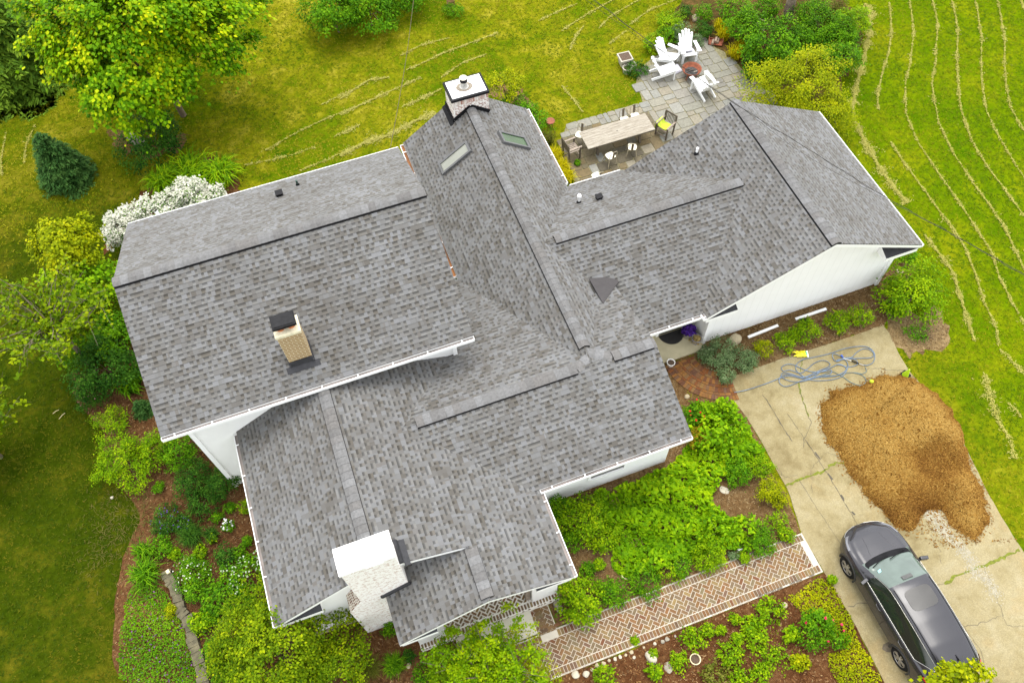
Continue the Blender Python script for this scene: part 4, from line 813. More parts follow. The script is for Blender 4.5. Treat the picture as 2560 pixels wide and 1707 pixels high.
p = np.array([16.62, 23.42, ZP]); place(copy_tree(ad), p, .12, 'white slatted garden chair nearest the house roof, turned away from the camera')
M_CUSH = plain('grey_cushion', (.50, .49, .55), .9, var=.06)
def cushion(P, rz, rx, label):
    mb = MB(); n = 8; V = []; 
    for s_ in (1, -1):
        for i in range(n + 1):
            for j in range(n + 1):
                u, v = i / n * 2 - 1, j / n * 2 - 1; h = .075 * (max(0, 1 - u ** 4) * max(0, 1 - v ** 4)) ** .6; q = 1 - .08 * (u * u * v * v < .4) * 0
                V.append((u * .21, v * .21, s_ * h))
    F = []
    for s_ in (0, 1):
        o_ = s_ * (n + 1) ** 2
        for i in range(n):
            for j in range(n): q = [o_ + i * (n + 1) + j, o_ + (i + 1) * (n + 1) + j, o_ + (i + 1) * (n + 1) + j + 1, o_ + i * (n + 1) + j + 1]; F.append(q if s_ == 0 else q[::-1])
    mb.add(V, F, 0, True); o = mb.build('cushion', M_CUSH); o.location = tuple(map(float, P)); o.rotation_euler = (rx, 0, rz); return tag(o, label, 'cushion', 'grey cushions by the fire bowl')
pc = np.array([16.98, 25.70, ZP]); a = face(pc, FP) + .16; cushion(pc + [math.sin(a) * -.02, math.cos(a) * .02, .43], a, .5, 'grey cushion on the seat of the white chair behind the fire bowl')
cushion(G(10, 1050, 740, .12) , .2, .25, 'grey cushion lying on the flagstones beside the fire bowl')
# fire bowl
t = thing('fire_bowl', 'rusty round steel fire bowl on short legs with charred logs', 'fire pit', FP)
M_RUST = plain('rust', (.20, .055, .022), .75, var=.35, scale=9); M_ASH = plain('ash', (.045, .042, .04), .95, var=.6, scale=22)
b = MB(); b.lathe((0, 0, 0), [(.12, .17), (.28, .22), (.40, .34), (.43, .42), (.415, .425), (.385, .345), (.26, .24), (.0, .20)], n=32); b.build('bowl', M_RUST, t)
b = MB(); b.lathe((0, 0, 0), [(.285, .262), (.2, .29), (.0, .30)], n=20); b.build('ash', M_ASH, t)
for k in range(4): b = MB(); a = k * 6.283 / 4 + .5; b.beam((math.cos(a) * .24, math.sin(a) * .24, .22), (math.cos(a) * .34, math.sin(a) * .34, 0), .05, .012); b.build('leg', M_RUST, t)
rg = random.Random(2)
for k in range(7): b = MB(); a = rg.random() * 6.28; c = (rg.uniform(-.14, .14), rg.uniform(-.14, .14)); l = rg.uniform(.07, .15); b.tube([(c[0] - math.cos(a) * l, c[1] - math.sin(a) * l, .30), (c[0] + math.cos(a) * l, c[1] + math.sin(a) * l, .33)], .025, 0, 7); b.build('log', plain('charred_log', (.06, .052, .045), .95, var=.7, scale=30) if k else plain('ash_log', (.3, .28, .24), .95), t)
# log holder
P = G(10, 1690, 300, .1); t = thing('log_holder', 'rusty tray of split firewood at the patio edge', 'log holder', (P[0], P[1], .02), -.55)
b = MB(); b.box((0, 0, .06), (.62, .36, .03)); b.box((-.31, 0, .15), (.025, .36, .2)); b.box((.31, 0, .15), (.025, .36, .2)); b.box((0, .18, .1), (.62, .02, .1)); b.build('tray', M_RUST, t)
for k, (x, y, z) in enumerate([(-.12, -.06, .12), (.1, .05, .12), (.0, .0, .21)]): b = MB(); b.tube([(x - .02, y - .15, z), (x + .02, y + .15, z)], .06, 0, 6); b.build('log', plain('split_log', (.23, .17, .12), .9, var=.4, scale=14), t)
# planters
def pot(P, prof, mat, soil_r, soil_z, label, name='flower_pot', cat='pot', group=None, n=24, soilmat=None):
    t = thing(name, label, cat, P, 0, group); b = MB(); b.lathe((0, 0, 0), prof, n=n, smooth=n > 8); b.build('pot_body', mat, t)
    b = MB(); b.lathe((0, 0, soil_z), [(soil_r, 0), (soil_r * .5, .012), (0, .015)], n=n); b.build('soil', soilmat or plain('potting_soil', (.075, .048, .03), .95, var=.5, scale=30), t); return t
M_STONE = plain('stone_pot', (.36, .335, .27), .85, var=.12, scale=8)
c45 = math.sqrt(2)
def sq_pot(P, w0, w1, h, rz, label):
    t = thing('square_planter', label, 'planter', P, rz); b = MB(); q = lambda w, z: [(-w, -w, z), (w, -w, z), (w, w, z), (-w, w, z)]
    b.hexa(q(w0, 0), q(w1, h)); 
    for a_, c_ in (((-1, 0), (.04, 2)), ((1, 0), (.04, 2)), ((0, -1), (2, .04)), ((0, 1), (2, .04))):
        b.box((a_[0] * w1, a_[1] * w1, h - .02), (.05 if a_[0] else 2 * w1 + .05, .05 if a_[1] else 2 * w1 - .05, .09))
    b.build('planter_box', M_STONE, t); s_ = MB(); s_.box((0, 0, h + .003), (2 * w1 - .05, 2 * w1 - .05, .008)); s_.build('soil', plain('potting_soil', (.075, .048, .03), .95, var=.5, scale=30), t); return t
P = G(10, 215, 540, .44); sq_pot((P[0], P[1], .0), .19, .265, .44, -.05, 'tall square stone planter filled with soil at the patio corner')
P = G(10, 250, 715, .26); pot((P[0], P[1], 0), [(.17, 0), (.21, .24), (.225, .26), (.225, .285), (.19, .285), (.185, .24)], M_STONE, .19, .235, 'round stone pot of soil in front of the square planter')
P = G(10, 350, 665, .2); sq_pot((P[0], P[1], 0), .08, .10, .20, .1, 'small square pot tucked beside the round stone pot')
def table_mat():
    t_ = NT('grey_table_wood'); mp = t_.node('ShaderNodeMapping'); t_.put(mp.inputs[0], t_.coord()); mp.inputs['Scale'].default_value = (1.2, 14, 6); n_ = t_.noise(mp.outputs[0], 2.2, 6, .7)
    return t_.done(t_.ramp(n_, [(.3, (.15, .125, .095)), (.5, (.27, .24, .19)), (.68, (.36, .335, .285))]), .85, 0, .1)
# ---- long table
t = thing('outdoor_table', 'long weathered grey plank dining table on the flagstones', 'table', (11.9, 22.02, ZP))
b = MB()
for k in range(7): b.box((0, -.43 + k * .1435, .715), (2.98, .138, .035), 0)
b.build('tabletop', M_WOOD if False else table_mat(), t)
b = MB(); b.box((0, 0, .65), (2.7, .08, .09)); b.box((0, -.46, .67), (2.9, .03, .07)); b.box((0, .46, .67), (2.9, .03, .07)); b.build('apron', M_DWOOD, t)
for x in (-.95, .95):
    for y in (-.3, .3): b = MB(); b.beam((x, y * .4, .66), (x + (.0 if x < 0 else .0), y * 1.1, 0), .08, .08); b.build('leg', M_DWOOD, t)
b = MB(); b.tube([(0, 0, .7335), (0, 0, .737)], .022, 0, 12); b.build('umbrella_hole', M_BLACK, t)
# ---- metal bistro chairs
M_MET = plain('worn_cream_metal', (.30, .26, .18), .5, .2, .3, 9); M_SEAT = plain('cream_seat', (.68, .65, .50), .5, 0, .12, 6)
def metal_chair():
    t = thing('metal_chair', 'cream metal chair', 'chair', (0, 0, 0), 0, 'metal chairs around the long table')
    b = MB(); n = 16; ring = []
    for k in range(n): a = k * 6.283 / n; c, s_ = math.cos(a), math.sin(a); r = .185 / max(abs(c), abs(s_)) ** .55; ring.append((c * r, s_ * r))
    b.add([(x, y, .455) for x, y in ring] + [(x * .98, y * .98, .43) for x, y in ring], [tuple(range(n))] + [(k, k + n, (k + 1) % n + n, (k + 1) % n) for k in range(n)]); b.build('seat', M_SEAT, t)
    for sx in (-1, 1):
        for sy in (-1, 1): b = MB(); b.tube([(sx * .13, sy * .13, .44), (sx * .17, sy * .17, .34), (sx * .225, sy * .225, 0)], [.035, .024, .018], 0, 8); b.build('leg', M_MET, t)
    for sx in (-1, 1): b = MB(); b.tube([(sx * .17, -.16, .45), (sx * .18, -.21, .70), (sx * .12, -.235, .84), (0, -.24, .865)], .014, 0, 7); b.build('back_frame', M_MET, t)
    b = MB(); b.beam((0, -.185, .46), (0, -.24, .85), .10, .012, 0, (0, 1, .1)); b.build('backrest', plain('brown_splat', (.10, .075, .05), .6), t); return t
mc = metal_chair(); TB = np.array([11.9, 22.02])
def at_px(n, x, y, z): P = G(n, x, y, z); return (P[0], P[1], ZP)
place(mc, at_px(11, 1440, 710, .46), -.75 + .3, 'cream metal chair standing clear of the table at its near right side')
place(copy_tree(mc), at_px(11, 1085, 855, .46), .18, 'cream metal chair with a brown back splat nearest the centre of the near table side')
place(copy_tree(mc), at_px(11, 860, 1185, .46), .22, 'cream metal chair half hidden behind the low roof gutter')
place(copy_tree(mc), at_px(11, 590, 510, .46), 2.4, 'cream metal chair pushed under the left far corner of the table')
place(copy_tree(mc), at_px(11, 1320, 265, .46), math.pi, 'cream metal chair pushed in at the far table side, left one of two')
place(copy_tree(mc), at_px(11, 1490, 205, .46), math.pi - .1, 'cream metal chair pushed in at the far table side, right one of two')
# ---- wooden armchairs
def armchair():
    t = thing('wooden_armchair', 'weathered wooden armchair', 'chair', (0, 0, 0), 0, 'wooden armchairs at the table ends')
    for sx in (-1, 1):
        b = MB(); b.beam((sx * .27, .24, 0), (sx * .27, .24, .64), .055, .055); b.build('leg', M_DWOOD, t)
        b = MB(); b.beam((sx * .27, -.24, 0), (sx * .27, -.33, .95), .055, .055); b.build('leg', M_DWOOD, t)
        b = MB(); b.box((sx * .28, .0, .655), (.07, .60, .03)); b.build('armrest', M_WOOD, t)
    b = MB()
    for k in range(6): b.box((-.21 + k * .084, 0, .44), (.055, .46, .022))
    b.build('seat', M_WOOD, t); b = MB(); b.box((0, .24, .41), (.5, .03, .06)); b.box((0, -.24, .41), (.5, .03, .06)); b.box((0, .24, .15), (.5, .03, .04)); b.build('seat_rail', M_WOOD, t)
    b = MB()
    for k in range(7): b.beam((-.2 + k * .067, -.27, .47), (-.2 + k * .067, -.325, .88), .03, .018, 0, (0, 1, 0))
    b.beam((-.27, -.33, .92), (.27, -.33, .92), .03, .07); b.build('backrest', M_DWOOD, t); return t
wa = armchair(); place(wa, at_px(11, 455, 735, .44), -1.57 + .12, 'weathered wooden armchair at the left end of the table')
w2 = place(copy_tree(wa), at_px(11, 1980, 380, .44), 2.05, 'weathered wooden armchair with a lime throw over it at the right end of the table')
# lime throw over that chair
tw = MB(); R2 = Matrix.Rotation(2.05, 3, 'Z'); o2 = Vector(w2.location); prof = [(-.20, .0, .50), (-.05, .02, .475), (.18, .03, .475), (.315, .04, .685), (.335, .05, .62), (.345, .06, .40), (.35, .06, .18)]; V = []; n = 7
rg = random.Random(5)
for i, (x, y, z) in enumerate(prof):
    for j in range(n): f = j / (n - 1) - .5; V.append(o2 + R2 @ Vector((x + rg.uniform(-.012, .012), y + f * .42 + rg.uniform(-.01, .01), z + .02 * math.sin(j * 2.1 + i))))
tw.add(V, [(i * n + j, i * n + j + 1, (i + 1) * n + j + 1, (i + 1) * n + j) for i in range(len(prof) - 1) for j in range(n - 1)], 0, True)
o = tw.build('throw_blanket', plain('lime_cloth', (.42, .52, .035), .9, var=.25, scale=7)); tag(o, 'lime green cloth draped over the right wooden armchair', 'blanket'); md = o.modifiers.new('thick', 'SOLIDIFY'); md.thickness = .012
# rusty plant stand
P = G(11, 105, 290, .75); t = thing('plant_stand', 'rusty wire plant stand by the patio corner', 'plant stand', (P[0], P[1], 0))
b = MB(); b.lathe((0, 0, 0), [(.17, .75), (.19, .80), (.16, .80), (.0, .76)], n=20); b.build('dish', M_RUST, t)
for k in range(3): b = MB(); a = k * 2.094; b.tube([(math.cos(a) * .13, math.sin(a) * .13, .76), (math.cos(a) * .10, math.sin(a) * .10, .4), (math.cos(a) * .22, math.sin(a) * .22, 0)], .012, 0, 6); b.build('leg', M_RUST, t)
# ================================================================ ENTRY
dm = MB(); n = 20; pts = [(.47 * math.cos(math.pi + math.pi * k / n), .50 * math.sin(math.pi + math.pi * k / n)) for k in range(n + 1)]
dm.add([(x, y, .02) for x, y in pts] + [(x, y, 0) for x, y in pts], [tuple(range(n + 1))] + [(k, k + n + 1, (k + 1) % (n + 1) + n + 1, (k + 1) % (n + 1)) for k in range(n + 1)]); 
rg = random.Random(4)
for i in range(11):
    for j in range(7):
        x, y = -.40 + i * .08 + (j % 2) * .04, -.05 - j * .062
        if (x / .43) ** 2 + (y / .46) ** 2 < .9: dm.box((x, y, .022), (.022, .022, .008))
o = dm.build('doormat', plain('rubber_mat', (.016, .015, .014), .8, var=.5, scale=40)); P = G(12, 425, 415, .12); o.location = (9.985, 12.78, .105); tag(o, 'black half-round rubber doormat at the side entry', 'doormat')
def blossoms(name, pts, size, mat, parent, seed=1, tilt=.6):
    r = np.random.default_rng(seed); n = len(pts); a = r.random(n) * 6.283; L = size * r.uniform(.7, 1.3, n); u = np.stack([np.cos(a), np.sin(a), r.normal(0, tilt, n)], 1) * L[:, None] / 2; v = np.stack([-np.sin(a), np.cos(a), r.normal(0, tilt, n)], 1) * L[:, None] / 2
    V = np.stack([pts - u - v, pts + u - v, pts + u + v, pts - u + v], 1).reshape(-1, 3); return np_mesh(name, V, np.arange(4 * n).reshape(n, 4), mat, parent)
M_PURP = leafmat('purple_petal', [(.055, .018, .19), (.11, .04, .30), (.22, .12, .42), (.42, .33, .55)], .6, .15)
M_GALV = plain('galvanised_pail', (.33, .31, .25), .5, .5, .25, 9)
P = G(12, 800, 440, .25); r = np.random.default_rng(3)
t = pot((P[0], P[1] + .05, .10), [(.17, 0), (.20, .28), (.215, .29), (.215, .30), (.19, .30), (.185, .26)], M_GALV, .19, .26, 'metal pail of purple flowers beside the entry door')
q = r.normal(0, 1, (420, 3)); q /= np.linalg.norm(q, axis=1)[:, None]; q = q[q[:, 2] > -.1]; blossoms('blossoms', q * [.25, .25, .2] * r.uniform(.7, 1.05, (len(q), 1)) + [0, 0, .36], .05, M_PURP, t, 4)
P = G(12, 935, 545, .25); t = pot((P[0] + .03, P[1], .10), [(.14, 0), (.165, .23), (.18, .24), (.18, .26), (.16, .26), (.155, .22)], plain('enamel_bucket', (.33, .31, .33), .4, .2), .155, .22, 'grey bucket heaped with pale wood shavings at the entry')
q = r.normal(0, .075, (160, 2)); blossoms('wood_shavings', np.concatenate([q, (.27 - (q ** 2).sum(1) * 4 + r.random(160) * .02)[:, None]], 1), .055, leafmat('wood_shaving', [(.38, .28, .10), (.50, .39, .17), (.58, .48, .25)], .9, .1), t, 6)
P = G(12, 450, 985, .22); pot((P[0], P[1], .0), [(.10, 0), (.13, .2), (.15, .22), (.15, .24), (.125, .24), (.12, .2)], plain('white_pot', (.74, .72, .68), .5), .122, .20, 'small white pot of soil at the top of the curved brick path')
# ================================================================ DRIVEWAY AND BEDS
def boulder(P, d, label, mat, rz=0., seed=1, group=None, name='boulder', cat='rock'):
    r = np.random.default_rng(seed); n = 14; m = 8; V = []; k = r.normal(0, 1, (5, 3)) * 2; ph = r.random(5) * 6.28
    for i in range(m + 1):
        th = math.pi * i / m
        for j in range(n):
            a = 6.283 * j / n; v = np.array([math.sin(th) * math.cos(a), math.sin(th) * math.sin(a), math.cos(th)]); s_ = 1 + .10 * sum(math.sin(float(v @ k[q]) + ph[q]) for q in range(5)) / 1.6
            v2 = np.sign(v) * np.abs(v) ** .8 * s_; V.append((v2[0] * d[0] / 2, v2[1] * d[1] / 2, v2[2] * d[2] / 2))
    mb = MB(); mb.add(V, [(i * n + j, (i + 1) * n + j, (i + 1) * n + (j + 1) % n, i * n + (j + 1) % n) for i in range(m) for j in range(n)], 0, True); o = mb.build(name, mat)
    o.location = (float(P[0]), float(P[1]), d[2] * .3); o.rotation_euler = (0, 0, rz); return tag(o, label, cat, group)
M_ROCK = plain('tan_rock', (.36, .30, .19), .9, var=.22, scale=3, bump=.2); M_ROCKW = plain('pale_rock', (.42, .38, .29), .9, var=.16, scale=4, bump=.2); M_ROCKG = plain('grey_rock', (.26, .235, .18), .9, var=.25, scale=4, bump=.2)
boulder(G(12, 1690, 560), (.48, .40, .30), 'tan boulder in the bed under the white gable wall', M_ROCK, .3, 2)
def board(n, a, b_, label):
    A, B = G(n, *a, z=.05), G(n, *b_, z=.05); mb = MB(); mb.beam((A[0], A[1], .045), (B[0], B[1], .045), .10, .045); return tag(mb.build('wooden_board', M_TRIM), label, 'board', 'white boards lying along the wall')
board(6, (550, 765), (745, 688), 'white wooden board lying in the wall bed near the boulder'); board(6, (860, 647), (1060, 580), 'white wooden board lying in the wall bed farther from the boulder')
# traffic cone
P = G(13, 2025, 555); t = thing('traffic_cone', 'lime yellow traffic cone on a black base', 'cone', (P[0], P[1], .03), .3)
b = MB(); b.box((0, 0, .02), (.29, .29, .03)); b.build('base', M_BLACK, t); b = MB(); b.lathe((0, 0, 0), [(.115, .035), (.105, .07), (.03, .40), (.025, .42), (.0, .42)], n=20); b.build('cone_body', plain('lime_plastic', (.34, .52, .008), .5, var=.05), t)
# ball
P = G(13, 1560, 640, .08); b = MB(); b.lathe((0, 0, 0), [(.075 * math.sin(math.pi * k / 10), -.075 * math.cos(math.pi * k / 10)) for k in range(11)], n=16); o = b.build('ball', plain('lime_ball', (.42, .50, .01), .6, var=.08)); o.location = (P[0], P[1], .1); tag(o, 'yellow-green ball beside the mulch heap', 'ball')
# yellow plastic bag
rg = random.Random(11); n = 9; V = []; P0 = G(13, 590, 250, .06)
for i in range(n):
    for j in range(n):
        u, v = i / (n - 1) - .5, j / (n - 1) - .5; V.append((u * .42, v * .26, .10 * math.cos(u * 2.6) * math.cos(v * 2.8) + rg.uniform(-.02, .03)))
b = MB(); F = [(i * n + j, (i + 1) * n + j, (i + 1) * n + j + 1, i * n + j + 1) for i in range(n - 1) for j in range(n - 1)]
for f in F: b.add([V[k] for k in f], [(0, 1, 2, 3)], 1 if (V[f[0]][0] > .06 and V[f[0]][0] < .14 and abs(V[f[0]][1]) < .09) else (2 if V[f[0]][0] > .14 else 0), True)
b.tube([(-.2, .02, .03), (-.28, .06, .07), (-.34, .05, .03)], [.03, .035, .02], 0, 7); b.tube([(-.19, -.05, .03), (-.27, -.09, .05), (-.32, -.10, .02)], [.03, .03, .015], 0, 7)
o = b.build('plastic_bag', [plain('yellow_plastic', (.62, .54, .012), .4, var=.1), plain('green_print', (.02, .36, .16), .4), plain('white_plastic', (.7, .72, .65), .4)]); o.location = (P0[0], P0[1], .05); o.rotation_euler = (0, 0, -.35); tag(o, 'crumpled yellow plastic bag with a green patch at the bed edge', 'bag')
# hose
def smooth(pts, k=6):
    P = [np.array(p, float) for p in pts]; out = []
    for i in range(len(P) - 1):
        p0, p1, p2, p3 = P[max(0, i - 1)], P[i], P[i + 1], P[min(len(P) - 1, i + 2)]
        for j in range(k): t = j / k; out.append(.5 * ((2 * p1) + (-p0 + p2) * t + (2 * p0 - 5 * p1 + 4 * p2 - p3) * t * t + (-p0 + 3 * p1 - 3 * p2 + p3) * t ** 3))
    out.append(P[-1]); return out
hp = [(-360, 790), (-200, 760), (0, 695), (150, 640), (280, 590), (420, 560), (640, 600), (850, 575), (1050, 560), (1180, 500), (1200, 440), (1100, 395), (960, 460), (800, 520), (680, 565), (560, 570), (430, 530), (320, 515), (300, 570), (420, 632), (560, 640), (700, 600), (850, 500), (1000, 440), (1090, 400), (1240, 430), (1360, 400), (1340, 340), (1250, 315), (1090, 330), (1075, 360), (1200, 320), (1400, 310), (1560, 300), (1590, 250), (1530, 190), (1440, 180), (1350, 230), (1280, 300),
      (1180, 305), (1060, 350), (1010, 280), (1040, 250), (1140, 290), (1220, 370), (1220, 460), (1150, 560), (1000, 610), (800, 625), (620, 615), (430, 690), (330, 700), (265, 640), (300, 560), (420, 540), (560, 580), (640, 570), (840, 480), (970, 420), (960, 370), (870, 345), (760, 380), (650, 470), (560, 520), (420, 480), (330, 490), (300, 440), (370, 400), (470, 405), (600, 460), (720, 500), (880, 500), (1000, 480), (970, 540), (850, 555), (700, 590), (600, 560), (510, 480), (510, 400), (600, 330), (760, 295), (960, 250), (1200, 175), (1420, 145), (1540, 170), (1605, 260), (1580, 370), (1500, 410), (1450, 405)]
z = lambda k: .05 + .012 * math.sin(k * 1.7) + .012
pts = smooth([(*G(13, x, y, .05)[:2], z(k)) for k, (x, y) in enumerate(hp)], 6); t = thing('garden_hose', 'long blue-grey hose coiled loosely on the driveway with a spray gun', 'hose', (0, 0, 0))
b = MB(); b.tube(pts, .0135, 0, 6); b.build('hose', plain('blue_hose', (.11, .155, .215), .6, var=.35, scale=2.5), t)
b = MB(); b.tube(smooth([(*G(13, x, y, .05)[:2], .045) for x, y in [(1475, 435), (1490, 490), (1430, 525), (1330, 510), (1220, 515), (1100, 545), (950, 555), (830, 570), (1000, 500), (1090, 530), (1180, 580), (1280, 650), (1400, 690), (1470, 660), (1480, 600), (1420, 540), (1300, 510)]], 6), .0125, 0, 6); b.build('hose', plain('grey_green_hose', (.10, .14, .14), .6, var=.3, scale=3), t)
b = MB(); A, B_ = G(13, 1280, 345, .08), G(13, 1385, 385, .08); b.tube([A, B_], .022, 0, 8); b.build('grip', M_BLACK, t); b = MB(); b.tube([G(13, 1170, 310, .08), A], .012, 0, 7); b.tube([B_, G(13, 1450, 408, .06)], .012, 0, 7); b.build('lance', plain('steel', (.5, .5, .5), .3, .8), t)
b = MB(); q = G(13, 1135, 265, .09); b.tube([q, G(13, 1165, 300, .08)], [.04, .025], 0, 9); b.build('nozzle', plain('blue_plastic', (.02, .07, .32), .4), t)
# stones along the walk
k = 0
for x, y, w, m in [(1540, 1512, .21, 0), (1607, 1510, .18, 0), (1680, 1456, .13, 1), (1646, 1481, .10, 1), (1722, 1440, .12, 1), (1757, 1421, .09, 1), (1797, 1411, .10, 0), (1830, 1397, .10, 0), (1866, 1384, .08, 1), (1905, 1366, .11, 1), (1921, 1400, .09, 0), (1985, 1335, .07, 1), (2055, 1311, .09, 0), (2107, 1297, .11, 2), (2140, 1283, .09, 1), (2190, 1262, .07, 2)]:
    q = G(8, x, y); boulder(q, (w * 1.15, w, w * .75), 'small rounded edging stone in the row along the brick walk', (M_ROCKW, M_ROCK, M_ROCKG)[m], k * .7, k + 20, 'edging stones along the brick walk', 'edging_stone', 'stone'); k += 1
boulder(G(8, 2030, 1400), (.27, .40, .26), 'egg-shaped white boulder standing in the low bed beside the brick walk', M_ROCKW, .35, 51)
boulder(G(8, 2145, 1472), (.22, .26, .06), 'flat grey stepping stone below the egg-shaped boulder', M_ROCKG, .4, 52, name='flat_stone', cat='stone'); boulder(G(9, 785, 1060), (.19, .17, .10), 'lone tan stone between the brick walk and the yellow ground cover', M_ROCK, .2, 53, name='garden_stone', cat='stone')
boulder(G(9, 28, 1465), (.2, .3, .06), 'flat pale slab by the bottom edge of the low bed', M_ROCKG, .1, 54, name='flat_stone', cat='stone'); boulder(G(9, 20, 1282), (.13, .12, .08), 'small grey cobble at the left end of the low bed planting', M_ROCKG, .1, 55, name='garden_stone', cat='stone')
boulder(G(9, 395, 310), (.32, .22, .05), 'flat white stone lying in the mulch beside the leafy bed', M_ROCKW, -.8, 56, name='flat_stone', cat='stone'); boulder(G(6, 150, 1155), (.2, .15, .08), 'pale stone where the curved brick path meets the leafy bed', M_ROCK, .2, 57, name='garden_stone', cat='stone')
boulder(G(8, 1425, 1075), (.22, .46, .26), 'long grey stone beside the porch landing', M_ROCKG, .15, 58); boulder(G(8, 450, 1452), (.12, .2, .06), 'leaf-shaped tan stone in the mulch below the porch', M_ROCK, -.6, 59, name='garden_stone', cat='stone')
boulder(G(1, 895, 935), (.45, 1.1, .5), 'tall grey boulder at the foot of the maple', M_ROCKG, .5, 60); boulder(G(7, 1455, 1175), (.2, .12, .08), 'pale stone in the mulch by the left shrubs', M_ROCKW, -.5, 61, name='garden_stone', cat='stone'); boulder(G(19, 395, 220), (.42, .34, .28), 'tan boulder in the flower bed behind the white chairs', M_ROCK, .1, 62); boulder(G(7, 733, 358), (.11, .11, .08), 'small pale stone on the dry lawn edge', M_ROCKW, 0, 63, name='garden_stone', cat='stone')
boulder(G(19, 1050, 945), (.22, .16, .12), 'small pale rock at the patio edge under the green shrub', M_ROCKW, 0, 64, name='garden_stone', cat='stone')
# clay rings sunk in the beds, white marker block
def clay(n, x, y, r_, label): P = G(n, x, y, .09); return pot((P[0], P[1], 0), [(r_ * .9, 0), (r_, .08), (r_, .10), (r_ * .82, .10), (r_ * .8, .05)], plain('cream_clay', (.58, .49, .30), .8, var=.12), r_ * .8, .055, label)
clay(9, 205, 1410, .165, 'cream clay bowl of soil sunk in the low bed by the bottom edge'); clay(8, 1868, 860, .135, 'cream clay bowl of soil at the edge of the big leafy bed'); clay(6, 1543, 330, .12, 'cream clay bowl behind the round bush at the corner of the white gable wall')
b = MB(); b.box((0, 0, .06), (.14, .13, .10)); b.box((0, 0, .115), (.12, .11, .012)); o = b.build('marker_block', M_TRIM); q = G(9, 488, 697); o.location = (q[0], q[1], .02); o.rotation_euler = (0, 0, .3); tag(o, 'small white block at the corner of the big leafy bed', 'block')
# low stone wall in the left bed
wl = [(1075, 835), (1100, 900), (1140, 950), (1160, 1080), (1205, 1130), (1235, 1230), (1262, 1330), (1300, 1440), (1320, 1560), (1330, 1650)]
b = MB(); rg = random.Random(6); W = smooth([(*G(7, x + 8, y, .2)[:2], 0) for x, y in wl], 3)
for i in range(len(W) - 1):
    A, B_ = Vector(W[i]), Vector(W[i + 1]); d = B_ - A; h = rg.uniform(.20, .26); b.box((A + d / 2) + Vector((rg.uniform(-.02, .02), 0, h / 2)), (rg.uniform(.26, .34), d.length * .97, h), 0, math.atan2(-d.x, d.y))
tag(b.build('stone_wall', plain('mossy_stone', (.095, .083, .046), .9, var=.45, scale=5, bump=.3)), 'low weathered stone edging wall running through the left garden bed', 'wall')
q = G(7, 1095, 838, .3); b = MB(); b.box((0, 0, .03), (.10, .12, .06)); b.box((0, 0, .065), (.07, .09, .012)); o = b.build('garden_light', plain('cream_light', (.66, .60, .36), .5)); o.location = (q[0], q[1], .235); o.rotation_euler = (0, 0, .3); tag(o, 'small cream block lamp standing on the end of the stone wall', 'lamp')
# fallen sticks on the left lawn
for n_, a, b_, lab in ((4, (345, 1265), (385, 1240), 'short pale stick lying on the dark lawn'), (4, (385, 1300), (425, 1260), 'longer pale stick lying on the dark lawn')):
    m = MB(); A, B_ = G(n_, *a, z=.03), G(n_, *b_, z=.03); m.tube([A, (A + B_) / 2 + [.02, .02, .02], B_], .014, 0, 5); tag(m.build('stick', plain('dry_stick', (.42, .35, .18), .9)), lab, 'stick')
# ---- wires
def wire(pts, r_, label, mat=M_BLACK, tw=0.):
    P = smooth([G(n, x, y, z) for n, x, y, z in pts], 14); b = MB(); b.tube(P, r_, 0, 5)
    if tw: b.tube([p + np.array([.03 * math.cos(i * 1.1), .03 * math.sin(i * 1.1), .02 * math.cos(i * .7)]) for i, p in enumerate(P)], r_ * .8, 0, 5)
    return tag(b.build('overhead_wire', mat), label, 'wire', 'overhead wires')
M_WIRE = plain('grey_wire', (.035, .032, .028), .7, spec=.1)
wire([(0, 1290, -70, 8.2), (0, 1365, 0, 7.8), (0, 1520, 118, 7.0), (0, 1680, 233, 6.3), (0, 1860, 345, 5.9), (0, 2032, 452, 5.8), (0, 2200, 545, 5.9), (0, 2352, 632, 6.2), (0, 2470, 700, 6.5)], .0075, 'thick twisted overhead wire crossing above the ridge of the right wing', M_WIRE, tw=1)
wire([(0, 1250, -70, 7.9), (0, 1345, 0, 7.5), (0, 1500, 110, 6.8), (0, 1680, 231, 5.9), (0, 1840, 350, 5.35), (0, 2030, 456, 5.3), (0, 2200, 545, 5.7), (0, 2352, 629, 6.0), (0, 2470, 695, 6.3)], .005, 'thin overhead wire running below the thick one over the right wing', M_WIRE)
wire([(0, 958, -70, 8.0), (0, 950, 0, 7.4), (0, 935, 120, 6.4), (0, 915, 240, 5.6), (0, 897, 338, 5.2)], .011, 'overhead wire coming down to the rear corner of the two-storey roof', plain('tan_wire', (.11, .09, .05), .6, spec=.1))
# wooden pole at the top
P = G(2, 768, 42); t = thing('wooden_post', 'weathered square wooden post standing in the rear lawn', 'post', (P[0], P[1], 0)); b = MB(); b.box((0, 0, 1.5), (.32, .32, 3.0)); b.build('post_shaft', plain('pole_wood', (.30, .17, .07), .9, var=.3, scale=6), t)
